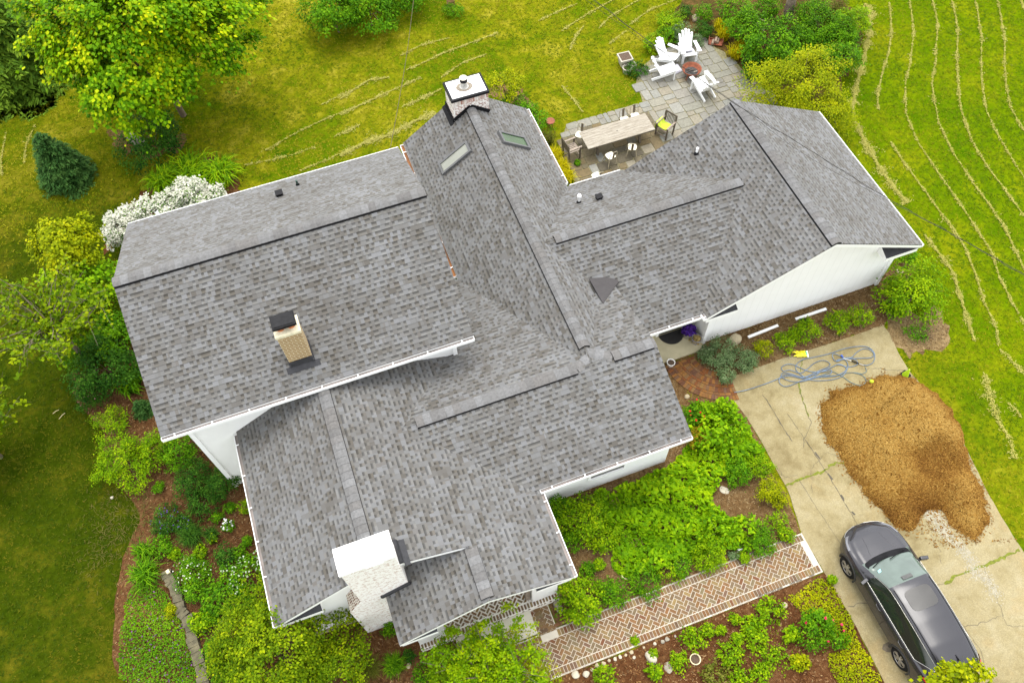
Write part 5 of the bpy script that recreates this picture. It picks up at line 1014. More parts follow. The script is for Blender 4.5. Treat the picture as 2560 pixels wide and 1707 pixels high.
# ================================================================ CAR (local: +Y forward, +X right)
wf, wr_ = G(15, 240, 735, .345), G(16, 445, 1110, .345); CRZ = math.atan2(-(wf - wr_)[0], (wf - wr_)[1]); wm = (wf + wr_) / 2; CX, CY = float(wm[0] + .905 * math.cos(CRZ)), float(wm[1] + .905 * math.sin(CRZ))
def build_car():
    t = thing('parked_car', 'dark grey sport utility car parked on the driveway below the mulch heap', 'car', (CX, CY, .026), CRZ); t.scale = (1.035, 1.05, 1.05)
    paint = plain('car_paint', (.020, .019, .023), .20, 0, .02, spec=.5); paint.node_tree.nodes['Principled BSDF'].inputs['IOR'].default_value = 1.58; glassd = plain('tinted_glass', (.012, .016, .012), .06, 0, .1, spec=.6); glassw = plain('windscreen_glass', (.085, .112, .094), .07, 0, .18, 2.2, spec=.6)
    clad = plain('black_cladding', (.016, .016, .017), .6); chrome = plain('chrome', (.42, .41, .38), .25, 1., .05); red = plain('red_lens', (.42, .012, .02), .2); lens = plain('clear_lens', (.16, .16, .17), .12, .3)
    sm = lambda ks, vs: (lambda y: float(np.mean(np.interp(y + np.linspace(-.045, .045, 7), ks, vs))))
    W = sm([-2.34, -2.30, -2.18, -1.9, -1.5, -1.0, .8, 1.3, 1.65, 1.92, 2.10, 2.20, 2.26, 2.29], [.60, .72, .83, .895, .92, .925, .92, .915, .885, .80, .66, .52, .34, .12])
    ZB = sm([-2.34, -2.2, -1.9, -1.0, 0, .9, 1.5, 1.9, 2.15, 2.29], [.86, 1.02, 1.065, 1.03, .99, .965, .90, .82, .70, .58])
    ZT = sm([-2.34, -2.29, -2.20, -2.10, -2.04, -1.85, -1.4, -.75, -.15, .20, .36, 1.14, 1.22, 1.55, 1.9, 2.12, 2.22, 2.29], [.88, 1.02, 1.30, 1.455, 1.50, 1.545, 1.60, 1.625, 1.615, 1.575, 1.53, 1.075, 1.055, .985, .90, .80, .72, .58])
    WR = sm([-2.34, -2.2, -2.05, -1.5, -.4, .20, .55, 1.09, 1.24, 1.55, 1.9, 2.29], [.52, .56, .565, .60, .615, .61, .635, .73, .76, .74, .66, .10])
    def key(y):
        w, zb, zt, wr = W(y), ZB(y), ZT(y), min(WR(y), W(y) - .06); ze = max(zb + .02, zt - .055 - .03 * (zt > 1.2)); lo = .24 + .12 * max(0, (abs(y) - 1.9) / .4)
        return [(0, lo), (w - .10, lo), (w - .012, lo + .13), (w, max(lo + .2, min(.62, zb - .2))), (w - .010, zb - .11), (w - .045, zb), (w - .062, zb + .012), (wr, ze), (wr - .075, min(zt, ze + .042)), (wr * .5, zt - .010), (0, zt)]
    def P(y, c, s_):
        k = key(y); i = min(int(c), 9); f = c - i; x, z = k[i][0] + (k[i + 1][0] - k[i][0]) * f, k[i][1] + (k[i + 1][1] - k[i][1]) * f
        if 6 <= c <= 7: x += .018 * math.sin(math.pi * (c - 6))
        return Vector((s_ * x, y, z))
    ys = list(np.linspace(-2.34, 2.29, 118)); cs = [0, 1, 1.33, 1.66, 2, 2.33, 2.66, 3, 3.25, 3.5, 3.75, 4, 4.33, 4.66, 5, 5.5, 6, 6.2, 6.4, 6.6, 6.8, 7, 7.5, 8, 8.33, 8.66, 9, 9.5, 10]
    reg = {}
    def cls(y, c, z):
        if c < 4.7:
            for yc in (1.33, -1.33):
                if (y - yc) ** 2 + (z - .34) ** 2 < .375 ** 2 and c >= .9: return None
        if c < 2: return 'cladding'
        if 6.06 < c < 6.94 and -1.95 + .55 * max(0, 6.5 - c) * 0 < y < .76: return 'side_window'
        if c > 7.2 and .31 < y < 1.17: return 'windscreen'
        if c > 7.6 and -2.30 < y < -2.08: return 'rear_window'
        return 'body'
    for s_ in (-1, 1):
        for i in range(len(ys) - 1):
            for j in range(len(cs) - 1):
                q = [P(ys[i], cs[j], s_), P(ys[i + 1], cs[j], s_), P(ys[i + 1], cs[j + 1], s_), P(ys[i], cs[j + 1], s_)]; ym, cm, zm = (ys[i] + ys[i + 1]) / 2, (cs[j] + cs[j + 1]) / 2, sum(v.z for v in q) / 4
                k = cls(ym, cm, zm)
                if k is None: continue
                if k == 'side_window':           # pointed rear end and rising front end of the glass
                    if ym > .76 or (ym < -1.55 and cm - 6 > 1 - .0 * 1 and False): k = 'body'
                    fr = (cm - 6) / 1.
                    if ym < -1.45 and fr < (-1.45 - ym) / .62: k = 'body'
                if k == 'side_window': k = ('side_window', s_)
                q = q if s_ == 1 else q[::-1]; reg.setdefault(k, []).append(q)
    def emit(name, quads, mat):
        idx = {}; V = []; F = []
        for q in quads:
            f = []
            for v in q:
                kk = (round(v.x, 4), round(v.y, 4), round(v.z, 4))
                if kk not in idx: idx[kk] = len(V); V.append(tuple(v))
                if idx[kk] not in f: f.append(idx[kk])
            if len(f) > 2: F.append(f)
        mb = MB(); mb.add(V, F, 0, True); return mb.build(name, mat, t)
    emit('body', reg['body'], paint); emit('cladding', reg['cladding'], clad); emit('windscreen', reg['windscreen'], glassw); emit('rear_window', reg['rear_window'], glassd)
    for s_ in (-1, 1): emit('side_window', reg[('side_window', s_)], glassd)
    def patch(name, mat, y0, y1, c0, c1, s_, off=.006, ny=8, nc=6, shear=0.):
        mb = MB(); V = []
        for i in range(ny + 1):
            for j in range(nc + 1):
                c = c0 + (c1 - c0) * j / nc; y = y0 + (y1 - y0) * i / ny + shear * (j / nc); a = P(y, c, s_); n = (P(y + .02, c, s_) - P(y - .02, c, s_)).cross(P(y, min(10, c + .05), s_) - P(y, max(0, c - .05), s_)); n = n.normalized() * (1 if s_ > 0 else -1); n = -n if n.dot(a - Vector((0, y, .6))) < 0 else n; V.append(a + n * off)
        mb.add(V, [(i * (nc + 1) + j, (i + 1) * (nc + 1) + j, (i + 1) * (nc + 1) + j + 1, i * (nc + 1) + j + 1) for i in range(ny) for j in range(nc)], 0, True); return mb.build(name, mat, t)
    # sunroof
    mb = MB(); pts = []
    for a in range(32):
        th = 6.283 * a / 32; c, s_ = math.cos(th), math.sin(th); r = 1 / (abs(c) ** 5 + abs(s_) ** 5) ** .2; pts.append((.40 * c * r, -.20 + .29 * s_ * r))
    zs = lambda x, y: P(y, 10 - abs(x) / max(.01, key(y)[9][0]) if abs(x) < key(y)[9][0] else 9 - (abs(x) - key(y)[9][0]) / (key(y)[8][0] - key(y)[9][0]), 1).z + .012
    mb.add([(x, y, zs(x, y)) for x, y in pts] + [(0, -.20, zs(0, -.20))], [(k, (k + 1) % 32, 32) for k in range(32)], 0, True); mb.build('sunroof', plain('sunroof_glass', (.035, .033, .03), .35, 0, .05), t)
    for s_ in (-1, 1):
        patch('headlight', lens, 1.66, 2.06, 5.05, 6.6, s_); patch('headlight_trim', chrome, 1.74, 2.20, 4.74, 4.86, s_, .007)
        patch('tail_light', red, -2.26, -1.93, 4.15, 5.0, s_, .012, shear=.0); patch('tail_light', red, -2.22, -2.05, 5.0, 6.75, s_, .012, shear=-.02)
        mb = MB(); up = [P(y, 6.96, s_) + Vector((s_ * .006, 0, 0)) for y in np.linspace(.76, -1.98, 40)]; lo = [P(y, 6.04, s_) + Vector((s_ * .008, 0, .004)) for y in np.linspace(.76, -1.46, 30)]; lo += [P(y, 6 + min(.96, (-1.45 - y) / .62), s_) + Vector((s_ * .008, 0, 0)) for y in np.linspace(-1.5, -2.02, 10)]
        mb.tube(up, .0075, 0, 6); mb.tube(lo, .0085, 0, 6); mb.build('window_trim', chrome, t)
        for y in (.12, -.92):
            mb = MB(); a = P(y, 4.15, s_); mb.tube([a, a + Vector((s_ * .028, -.03, .005)), a + Vector((s_ * .028, -.18, .008)), a + Vector((0, -.21, .008))], .012, 0, 7); mb.build('door_handle', paint, t)
        mb = MB(); a = P(.72, 6.1, s_); mb.box(a + Vector((s_ * .13, .02, .04)), (.23, .10, .15), 0, s_ * -.25); mb.box(a + Vector((s_ * .03, .03, .0)), (.1, .06, .04), 1); o = mb.build('mirror', [paint, clad], t); md = o.modifiers.new('bevel', 'BEVEL'); md.width = .028; md.segments = 3
        # dark door gaps
        for y in (-.34,):
            mb = MB(); mb.tube([P(y, c, s_) + Vector((s_ * .001, 0, 0)) for c in (2.1, 2.6, 3, 3.5, 4, 4.5, 5, 6)], .004, 0, 4); mb.build('door_gap', M_BLACK, t)
        mb = MB(); mb.tube([P(y, 7.75, s_) + Vector((0, 0, .002)) for y in np.linspace(.22, -2.0, 30)], .012, 0, 5); mb.build('roof_groove', M_BLACK, t)
        for yc in (1.33, -1.33):
            mb = MB(); A = [(math.pi * (-.08 + 1.16 * k / 24)) for k in range(25)]; V = []
            for a in A:
                for r_, dx in ((.372, -.05), (.372, .012), (.425, .012), (.43, -.01)): y = yc + r_ * math.cos(a); V.append((s_ * (W(y) + dx), y, .34 + r_ * math.sin(a)))
            mb.add(V, [(i * 4 + j, i * 4 + j + 1, i * 4 + 5 + j, i * 4 + 4 + j) for i in range(24) for j in range(3)], 0, True); mb.build('wheel_arch', clad, t)
            mb = MB(); V = []
            for a in A:
                for dx in (-.04, -.40): V.append((s_ * (W(yc) + dx), yc + .375 * math.cos(a), .34 + .375 * math.sin(a)))
            mb.add(V, [(i * 2, i * 2 + 1, i * 2 + 3, i * 2 + 2) for i in range(24)], 0, True); mb.build('arch_liner', M_BLACK, t)
            w = bpy.data.objects.new('wheel', None); link(w, t); w.location = (s_ * .80, yc, .345); w.rotation_euler = (0, math.pi / 2 * s_, 0)
            mb = MB(); mb.lathe((0, 0, 0), [(.22, -.11), (.315, -.105), (.343, -.07), (.345, .07), (.318, .105), (.235, .112), (.228, .09)], n=40); mb.build('tyre', M_BLACK, w)
            mb = MB(); mb.lathe((0, 0, 0), [(.232, .095), (.222, .104), (.212, .09), (.20, .04)], 0, 40, caps=False); mb.lathe((0, 0, 0), [(.205, .03), (.0, .03)], 1, 32)
            for k in range(5):
                for d_ in (-.17, .17):
                    a = k * 2 * math.pi / 5; mb.beam((.05 * math.cos(a + d_ * 2), .05 * math.sin(a + d_ * 2), .085), (.215 * math.cos(a + d_), .215 * math.sin(a + d_), .085), .045, .03, 0)
            mb.lathe((0, 0, 0), [(.06, .06), (.055, .10), (0, .105)], 0, 16); mb.build('rim', [plain('alloy', (.38, .37, .36), .35, .8, .08), M_BLACK], w)
    # hood creases, cowl, wipers, grille strip, antenna, tailgate seam
    mb = MB()
    for c in (9.35, ): mb.tube([P(1.85, 9.2, 1), P(1.6, 9.15, 1), P(1.30, 8.95, 1)], .006, 0, 4)
    mb.tube([P(1.85, 9.2, -1), P(1.6, 9.15, -1), P(1.30, 8.95, -1)], .006, 0, 4); mb.build('hood_crease', paint, t)
    V = []; n = 17; mb = MB(); xs = np.linspace(-1, 1, n)
    for x in xs:
        f = 1 - x * x
        for y in (1.09 - .10 * (1 - f), 1.26 - .16 * (1 - f)): c = 10 - abs(x) * 2.7; V.append(P(y, c, 1 if x >= 0 else -1) + Vector((0, 0, .010)))
    mb.add(V, [(2 * i, 2 * i + 2, 2 * i + 3, 2 * i + 1) for i in range(n - 1)], 0, True); mb.build('cowl', M_BLACK, t)
    for x0, x1 in ((-.58, .02), (.0, .56)):
        mb = MB(); mb.tube([Vector((x0, 1.03 - .08 * abs(x0), zs(0, 1.03 - .08 * abs(x0)) - .04 * abs(x0) + .03)), Vector(((x0 + x1) / 2, 1.085, zs(0, 1.085) + .015)), Vector((x1, 1.13, zs(0, 1.13) + .01))], .012, 0, 6); mb.build('wiper', M_BLACK, t)
    mb = MB(); q = [P(2.262, c, s_) + Vector((0, .012, 0)) for s_, c in ((-1, 4.2), (-1, 4.6), (-1, 5), (1, 5), (1, 4.6), (1, 4.2))]; mb.tube([P(y, 4.78, -1) + Vector((0, .012, 0)) for y in (2.05, 2.15, 2.22, 2.26, 2.28)] + [P(y, 4.78, 1) + Vector((0, .012, 0)) for y in (2.28, 2.26, 2.22, 2.15, 2.05)], .011, 0, 6); mb.build('grille_bar', chrome, t)
    mb = MB(); z = zs(.0, -1.82); mb.add([(-.012, -1.93, z), (.012, -1.93, z), (.012, -1.74, z - .004), (-.012, -1.74, z - .004), (-.004, -1.94, z + .055), (.004, -1.94, z + .055)], [(0, 1, 5, 4), (1, 2, 5), (3, 0, 4), (2, 3, 4, 5)], 0); mb.build('antenna', M_BLACK, t)
    mb = MB(); mb.tube([P(-2.03, c, -1) + Vector((0, 0, .001)) for c in (7.4, 8, 8.5, 9, 10)] + [P(-2.03, c, 1) + Vector((0, 0, .001)) for c in (9, 8.5, 8, 7.4)], .004, 0, 4); mb.build('tailgate_seam', M_BLACK, t)
    mb = MB(); mb.box((.0, -2.12, 1.475), (1.06, .10, .025)); o = mb.build('spoiler', paint, t); md = o.modifiers.new('bevel', 'BEVEL'); md.width = .01
    for k, (x, y) in enumerate([(-.30, .02), (.12, .3)]): pass
    mb = MB(); q = Vector((-.50, .82, zs(.0, .82) - .035)); mb.box(q + Vector((0, 0, .02)), (.10, .10, .004), 0, .2, .5); mb.build('windscreen_sticker', plain('sticker', (.30, .62, .62), .5), t)
    mb = MB(); mb.box((0, .42, zs(0, .42) + .006), (.30, .12, .012), 0, 0, -.5); mb.build('sensor_housing', plain('sensor_black', (.06, .06, .055), .3), t)
    return t
build_car()
# ================================================================ PLANTS
def crown_mesh(r, R, leaf, cover, clr, shell, mode, droop, flat=.55):
    """leaf quads in sprays over an uneven ellipsoid shell R=(rx,ry,rz); returns V,F,tint"""
    rx, ry, rz = R; area = 4 * math.pi * ((rx * ry) ** 1.6 / 3 + (rx * rz) ** 1.6 / 3 + (ry * rz) ** 1.6 / 3) ** (1 / 1.6) * .62
    total = int(area / (leaf * leaf * .45) * cover * 1.6); cr = clr * (rx * ry * rz) ** (1 / 3); ncl = max(9, int(area / (cr * cr) * 1.15)); per = max(5, total // ncl)
    d = r.normal(0, 1, (ncl * 3, 3)); d /= np.linalg.norm(d, axis=1)[:, None]; d = d[d[:, 2] > -.45][:ncl]; n = len(d)
    k = r.normal(0, 1, (6, 3)) * 2.6; ph = r.random(6) * 6.28; lump = 1 + .24 * sum(np.sin(d @ k[i] + ph[i]) for i in range(6)) / 1.9
    rad = (shell + (1 - shell) * r.random(n) ** .5) * lump; rad *= np.where(r.random(n) < .18, r.uniform(.55, .9, n), 1)
    C = d * rad[:, None] * [rx, ry, rz]; ct = r.random(n)
    m = n * per; ci = np.repeat(np.arange(n), per); loc = r.normal(0, 1, (m, 3)) * .5 * cr * [1, 1, flat]; P = C[ci] + loc
    P[:, 2] -= droop * cr * (loc[:, 0] ** 2 + loc[:, 1] ** 2) / (cr * cr) * 1.2
    out = d[ci] * [1, 1, .6]; L = leaf * r.uniform(.65, 1.35, m)
    nrm = out * .5 + [0, 0, .85] + r.normal(0, .38, (m, 3)); nrm /= np.linalg.norm(nrm, axis=1)[:, None]
    t = out + loc / (cr + 1e-6) * .8 + r.normal(0, .5, (m, 3)) - np.array([0, 0, droop]); t -= nrm * (t * nrm).sum(1)[:, None]; t /= np.linalg.norm(t, axis=1)[:, None] + 1e-9; b = np.cross(nrm, t)
    wd = {'broad': .42, 'narrow': .2, 'leaf': .33}[mode]
    V = np.stack([P - t * (L * .5)[:, None], P + b * (L * wd)[:, None] - t * (L * .05)[:, None], P + t * (L * .5)[:, None] - nrm * (L * .12)[:, None], P - b * (L * wd)[:, None] - t * (L * .05)[:, None]], 1).reshape(-1, 3)
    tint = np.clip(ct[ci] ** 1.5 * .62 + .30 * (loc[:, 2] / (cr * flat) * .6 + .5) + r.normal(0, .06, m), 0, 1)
    return V, np.arange(4 * m).reshape(m, 4), np.repeat(tint, 4), C
GRN = {'maple': [(0.0240, 0.0816, 0.0010), (0.0600, 0.1620, 0.0012), (0.1260, 0.2580, 0.0018), (0.2640, 0.3600, 0.0024), (0.4440, 0.4560, 0.0036)],
 'mid': [(0.0200, 0.0750, 0.0025), (0.0525, 0.1562, 0.0025), (0.1063, 0.2438, 0.0037), (0.1812, 0.3313, 0.0050)],
 'dark': [(0.0096, 0.0384, 0.0048), (0.0216, 0.0768, 0.0060), (0.0480, 0.1320, 0.0096), (0.0900, 0.1920, 0.0144)],
 'hemlock': [(0.0286, 0.0734, 0.0082), (0.0694, 0.1428, 0.0122), (0.1326, 0.2346, 0.0184), (0.2244, 0.3366, 0.0245)],
 'lime': [(0.0420, 0.1140, 0.0012), (0.1080, 0.2160, 0.0018), (0.1980, 0.3180, 0.0024), (0.3240, 0.4140, 0.0036)],
 'yellow': [(0.0788, 0.1208, 0.0011), (0.1785, 0.2258, 0.0016), (0.2940, 0.3202, 0.0021), (0.4095, 0.3990, 0.0042)],
 'gold': [(0.2090, 0.1995, 0.0009), (0.3325, 0.2945, 0.0009), (0.4370, 0.3705, 0.0019), (0.4940, 0.4275, 0.0057)],
 'spruce': [(0.0150, 0.0515, 0.0113), (0.0300, 0.0879, 0.0181), (0.0549, 0.1303, 0.0261), (0.0917, 0.1818, 0.0398)],
 'blue': [(0.0457, 0.0979, 0.0326), (0.0914, 0.1501, 0.0522), (0.1501, 0.2153, 0.0914), (0.2218, 0.2806, 0.1436)],
 'olive': [(0.0450, 0.0612, 0.0054), (0.0855, 0.1035, 0.0090), (0.1350, 0.1440, 0.0180), (0.1800, 0.1800, 0.0360)],
 'rust': [(0.0600, 0.0750, 0.0040), (0.1600, 0.1200, 0.0050), (0.2600, 0.1650, 0.0080), (0.1200, 0.1700, 0.0040)],
 'tree': [(0.0378, 0.1107, 0.0014), (0.0972, 0.2228, 0.0020), (0.1823, 0.3307, 0.0027), (0.3172, 0.4388, 0.0041)],
 'bush': [(0.0307, 0.0738, 0.0011), (0.0872, 0.1537, 0.0016), (0.1692, 0.2408, 0.0020), (0.2767, 0.3228, 0.0030)]}
def LM(k): return leafmat('leaf_' + k, GRN[k], .5, .22)
M_BARK = plain('bark', (.115, .085, .05), .95, var=.35, scale=8, bump=.3); M_TWIG = plain('twig', (.14, .10, .055), .9, var=.3, scale=14)
SEED = [100]
def stems(r, C, zc, h, w, n=4, base=0.0):
    mb = MB(); mb.tube([(0, 0, base - zc), (r.normal(0, .03) * h, r.normal(0, .03) * h, -zc + h * .25), (0, 0, -zc + h * .5)], [w, w * .75, w * .5], 0, 7)
    idx = r.permutation(len(C))[:n]
    for i in idx: c = C[i] * .9; mb.tube([(0, 0, -zc + h * r.uniform(.15, .45)), tuple(c * .45 + [0, 0, -h * .06]), tuple(c)], [w * .5, w * .33, w * .12], 0, 5)
    return mb
def plant(name, label, cat, D, zc, hw, rz=.8, leaf=.07, col='mid', cover=1.25, clr=.30, shell=.78, mode='leaf', droop=.25, group=None, nst=5, asp=1., crop=0, z_at=None, part='foliage', flat=.55, trunk=True, sw=None):
    """D = photo position of the crown centre, zc = its height (m), hw = half width in display pixels"""
    SEED[0] += 1; r = np.random.default_rng(SEED[0]); P = G(crop, D[0], D[1], zc); R = hw * dist(P) / (F_PX * .91875)
    t = thing(name, label, cat, (P[0], P[1], 0), r.random() * 6.28 if abs(asp - 1) < .01 else 0., group)
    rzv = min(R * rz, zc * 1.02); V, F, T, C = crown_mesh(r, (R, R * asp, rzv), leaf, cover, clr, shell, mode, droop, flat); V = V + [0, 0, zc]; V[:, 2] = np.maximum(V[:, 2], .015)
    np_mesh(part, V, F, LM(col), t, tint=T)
    if trunk:
        mb = stems(r, C, zc, zc + rzv * .5, sw or max(.012, R * .035), nst); mb.v = [(x, y, z + zc) for x, y, z in mb.v]; mb.build('trunk' if part == 'crown' else 'stem', M_BARK if part == 'crown' else M_TWIG, t)
    return t, R, V
def flowers(t, V, k, size, cols, name='blossoms', seed=1, up=.03, mat=None):
    r = np.random.default_rng(seed); top = V[V[:, 2] > np.quantile(V[:, 2], .35)]; q = top[r.permutation(len(top))[:k]] + [0, 0, up]
    return blossoms(name, q, size, leafmat(mat or 'petal_' + name + str(seed), cols, .6, .2), t, seed)
def grassy(name, label, cat, D, hw, h, n, col, width=.02, crop=0, group=None, arch=.8, spread=.45):
    SEED[0] += 1; r = np.random.default_rng(SEED[0]); P = G(crop, D[0], D[1], h * .4); R = hw * dist(P) / (F_PX * .91875); t = thing(name, label, cat, (P[0], P[1], 0), 0, group); K = 5
    a = r.random(n) * 6.283; L = R * r.uniform(.6, 1.15, n); H = h * r.uniform(.6, 1.1, n); ox, oy = r.normal(0, R * spread * .5, n), r.normal(0, R * spread * .5, n); s = np.linspace(0, 1, K)
    rr = np.outer(L, s ** 1.2) * (1 - spread * .3); zz = np.outer(H, np.sin(s * math.pi * (.5 + .28 * arch)) / 1.0); wv = width * (1 - s ** 2 * .9)
    X = ox[:, None] + np.cos(a)[:, None] * rr; Y = oy[:, None] + np.sin(a)[:, None] * rr; A = np.stack([X - np.sin(a)[:, None] * wv, Y + np.cos(a)[:, None] * wv, zz], -1); B = np.stack([X + np.sin(a)[:, None] * wv, Y - np.cos(a)[:, None] * wv, zz], -1)
    V = np.stack([A, B], 2).reshape(-1, 3); V[:, 2] = np.maximum(V[:, 2], .012); base = np.arange(n)[:, None] * 2 * K + np.arange(K - 1)[None, :] * 2; F = np.stack([base, base + 1, base + 3, base + 2], -1).reshape(-1, 4)
    np_mesh('blades', V, F, LM(col), t, tint=np.repeat(r.random(n), 2 * K)); return t, R, V
def conifer(name, label, base, H, R0, col, crop=0, tiers=15, group=None, lean=0., weep=.25, needle=.075, dens=1.0):
    SEED[0] += 1; r = np.random.default_rng(SEED[0]); P = G(crop, base[0], base[1], 0); t = thing(name, label, 'tree', (P[0], P[1], 0), 0, group); Vs = []; Ts = []
    for k in range(tiers):
        f = (k + .3) / tiers; z = H * (.06 + .92 * f); Rt = R0 * (1 - f) ** .68 + .05; nb = int((8 + 14 * (1 - f)) * dens)
        for j in range(nb):
            a = r.random() * 6.283; L = Rt * r.uniform(.72, 1.12); m = max(6, int(L * 42 * dens)); s = r.random(m) ** .7; tl = r.random(); cx = np.cos(a) * s * L; cy = np.sin(a) * s * L; cz = z - weep * L * s ** 1.6 + r.normal(0, .03, m)
            side = r.choice([-1, 1], m); fan = (1 - s * .55) * .28 * L * r.random(m) * side; px, py = cx - np.sin(a) * fan, cy + np.cos(a) * fan
            d = np.stack([np.cos(a + side * .7), np.sin(a + side * .7), r.normal(-.2, .25, m)], 1); w = np.stack([-d[:, 1], d[:, 0], r.normal(0, .5, m)], 1) * .30; ln = needle * r.uniform(.7, 1.4, m)[:, None]; c = np.stack([px, py, cz], 1)
            Vs.append(np.stack([c - d * ln * .6, c + w * ln, c + d * ln, c - w * ln], 1).reshape(-1, 3)); Ts.append(np.repeat(np.clip(.55 * tl + .35 * s + r.normal(0, .08, m), 0, 1), 4))
    V = np.concatenate(Vs); V[:, 2] = np.maximum(V[:, 2], .02); np_mesh('crown', V, np.arange(len(V)).reshape(-1, 4), LM(col), t, tint=np.concatenate(Ts)); b = MB(); b.tube([(0, 0, 0), (0, 0, H * .5), (0, 0, H * .97)], [R0 * .07, R0 * .05, .01], 0, 8); b.build('trunk', M_BARK, t); return t
# ---- rear lawn, left
plant('maple_tree', 'large round bright green maple with yellowish new leaves on the rear lawn', 'tree', (324, 70), 4.5, 214, .74, .15, 'maple', 3.6, .13, .68, 'broad', .55, part='crown', nst=5, sw=.14)
conifer('hemlock_tree', 'dark drooping evergreen behind the big maple at the left edge', (48, 185), 7.0, 2.7, 'hemlock', tiers=20, weep=.75, needle=.17, dens=1.3)
plant('evergreen_shrub', 'dark glossy shrub at the foot of the big maple', 'shrub', (352, 318), .7, 64, .75, .09, 'dark', 1.3)
conifer('spruce_tree', 'small dark blue-green cone-shaped spruce standing alone on the left lawn', (160, 412), 2.7, 1.12, 'spruce', tiers=20, weep=.18, needle=.075, dens=1.5)
grassy('daylily_clump', 'strappy green daylilies behind the two-storey roof, the right clump beside the lawn', 'plant', (505, 402), 56, .7, 330, 'tree', .026, group='daylilies behind the roof'); grassy('daylily_clump', 'strappy green daylilies behind the two-storey roof, the middle clump', 'plant', (440, 398), 58, .75, 340, 'tree', .026, group='daylilies behind the roof'); grassy('daylily_clump', 'strappy green daylilies just above the white flowering bush', 'plant', (378, 420), 50, .7, 260, 'tree', .026, group='daylilies behind the roof')
M_WP = leafmat('white_petal', [(.50, .50, .40), (.68, .67, .58), (.80, .79, .72), (.80, .80, .76)], .6, .2)
for (x, y, hw, lb) in ((455, 466, 52, 'white flowering bush against the rear eave, its right mound'), (380, 490, 56, 'white flowering bush against the rear eave, its tall middle mound'), (297, 520, 44, 'white flowering bush at the rear left corner of the two-storey roof')):
    t, R, V = plant('flowering_bush', lb, 'bush', (x, y), 1.15, hw, .85, .06, 'mid', 1.1, .26, .85, group='white flowering bushes'); r = np.random.default_rng(int(x)); q = V[r.permutation(len(V))[:5200]]; q = q[q[:, 2] > .4]; blossoms('blossoms', q + r.normal(0, .02, q.shape) + [0, 0, .03], .055, M_WP, t, int(x))
plant('young_maple', 'young tree with bright yellow-green top beside the left end of the roof', 'tree', (152, 560), 3.2, 72, .85, .10, 'yellow', 2.4, .24, .8, 'broad', .5, part='crown', nst=8)
plant('leafy_tree', 'green broadleaf tree pressed against the left gable, below the yellow-topped one', 'tree', (200, 655), 2.0, 78, .95, .12, 'tree', 1.3, .25, .75, 'broad', .45, part='crown', nst=8)
def open_tree(name, label, D, zc, hw, n_br, col, leaf, per, seed, rz=.45, h0=.3, crop=0):
    r = np.random.default_rng(seed); P = G(crop, D[0], D[1], zc); R = hw * dist(P) / (F_PX * .91875); t = thing(name, label, 'tree', (P[0], P[1], 0)); mb = MB(); Vs = []; Ts = []; mb.tube([(0, 0, 0), (.05, 0, zc * .4), (0, .05, zc * .8)], [R * .05, R * .04, R * .025], 0, 8)
    for k in range(n_br):
        a = k * 2.4 + r.normal(0, .3); L = R * r.uniform(.55, 1.1); z0 = zc * r.uniform(.45, .85); z1 = zc + R * rz * r.uniform(-.6, 1.) * (1 - L / R * .4); pts = [np.array([0, 0, z0])]
        for s in (.35, .7, 1.): pts.append(np.array([math.cos(a + r.normal(0, .12)) * L * s, math.sin(a + r.normal(0, .12)) * L * s, z0 + (z1 - z0) * s ** .7]))
        mb.tube(pts, [R * .011, R * .008, R * .005, .004], 0, 5)
        for q in range(5):
            i = r.integers(0, 3); u = r.random(); c = pts[i] * (1 - u) + pts[i + 1] * u; e = c + r.normal(0, 1, 3) * [.24, .24, .10] * R * .8; mb.tube([c, (c + e) / 2 + r.normal(0, .04, 3), e], [R * .004, R * .003, .002], 0, 4)
            m = per; s = r.random(m); cc = c + (e - c) * s[:, None] + r.normal(0, leaf * .7, (m, 3)); nrm = r.normal(0, .5, (m, 3)) + [0, 0, .9]; nrm /= np.linalg.norm(nrm, axis=1)[:, None]; tt = r.normal(0, 1, (m, 3)); tt -= nrm * (tt * nrm).sum(1)[:, None]; tt /= np.linalg.norm(tt, axis=1)[:, None]; bb = np.cross(nrm, tt); ln = (leaf * r.uniform(.6, 1.3, m))[:, None]
            Vs.append(np.stack([cc - tt * ln * .5, cc + bb * ln * .33, cc + tt * ln * .5, cc - bb * ln * .33], 1).reshape(-1, 3)); Ts.append(np.repeat(np.clip(r.random() * .7 + r.random(m) * .3, 0, 1), 4))
    mb.build('trunk', plain('pale_bark', (.12, .095, .06), .9, var=.3, scale=8), t); V = np.concatenate(Vs); np_mesh('crown', V, np.arange(len(V)).reshape(-1, 4), LM(col), t, tint=np.concatenate(Ts)); return t
open_tree('redbud_tree', 'open-branched tree with large heart-shaped yellow-green leaves at the left edge', (88, 715), 4.0, 150, 44, 'bush', .15, 15, 5, .25)
open_tree('redbud_tree', 'open-branched tree at the left edge whose few leafy twigs hang over the dark lawn', (-92, 985), 2.3, 128, 40, 'bush', .15, 15, 6)
plant('lilac_shrub', 'dark green tall shrub against the left gable wall, upper one', 'shrub', (262, 765), 1.3, 62, .9, .085, 'mid', 1.3, group='dark shrubs along the left gable'); plant('lilac_shrub', 'dark green tall shrub against the left gable wall, lower one', 'shrub', (235, 838), 1.1, 66, .9, .08, 'dark', 1.3, group='dark shrubs along the left gable'); plant('lilac_shrub', 'dark green shrub at the outer edge of the left bed by the open-branched tree', 'shrub', (170, 800), 1.0, 42, .8, .08, 'mid', 1.2)
t, R, V = plant('heather_shrub', 'low dark rounded shrub with small pink buds at the edge of the left lawn', 'shrub', (208, 895), .45, 42, .7, .05, 'dark', 1.2); flowers(t, V, 60, .035, [(.35, .16, .16), (.5, .3, .28)], seed=3)
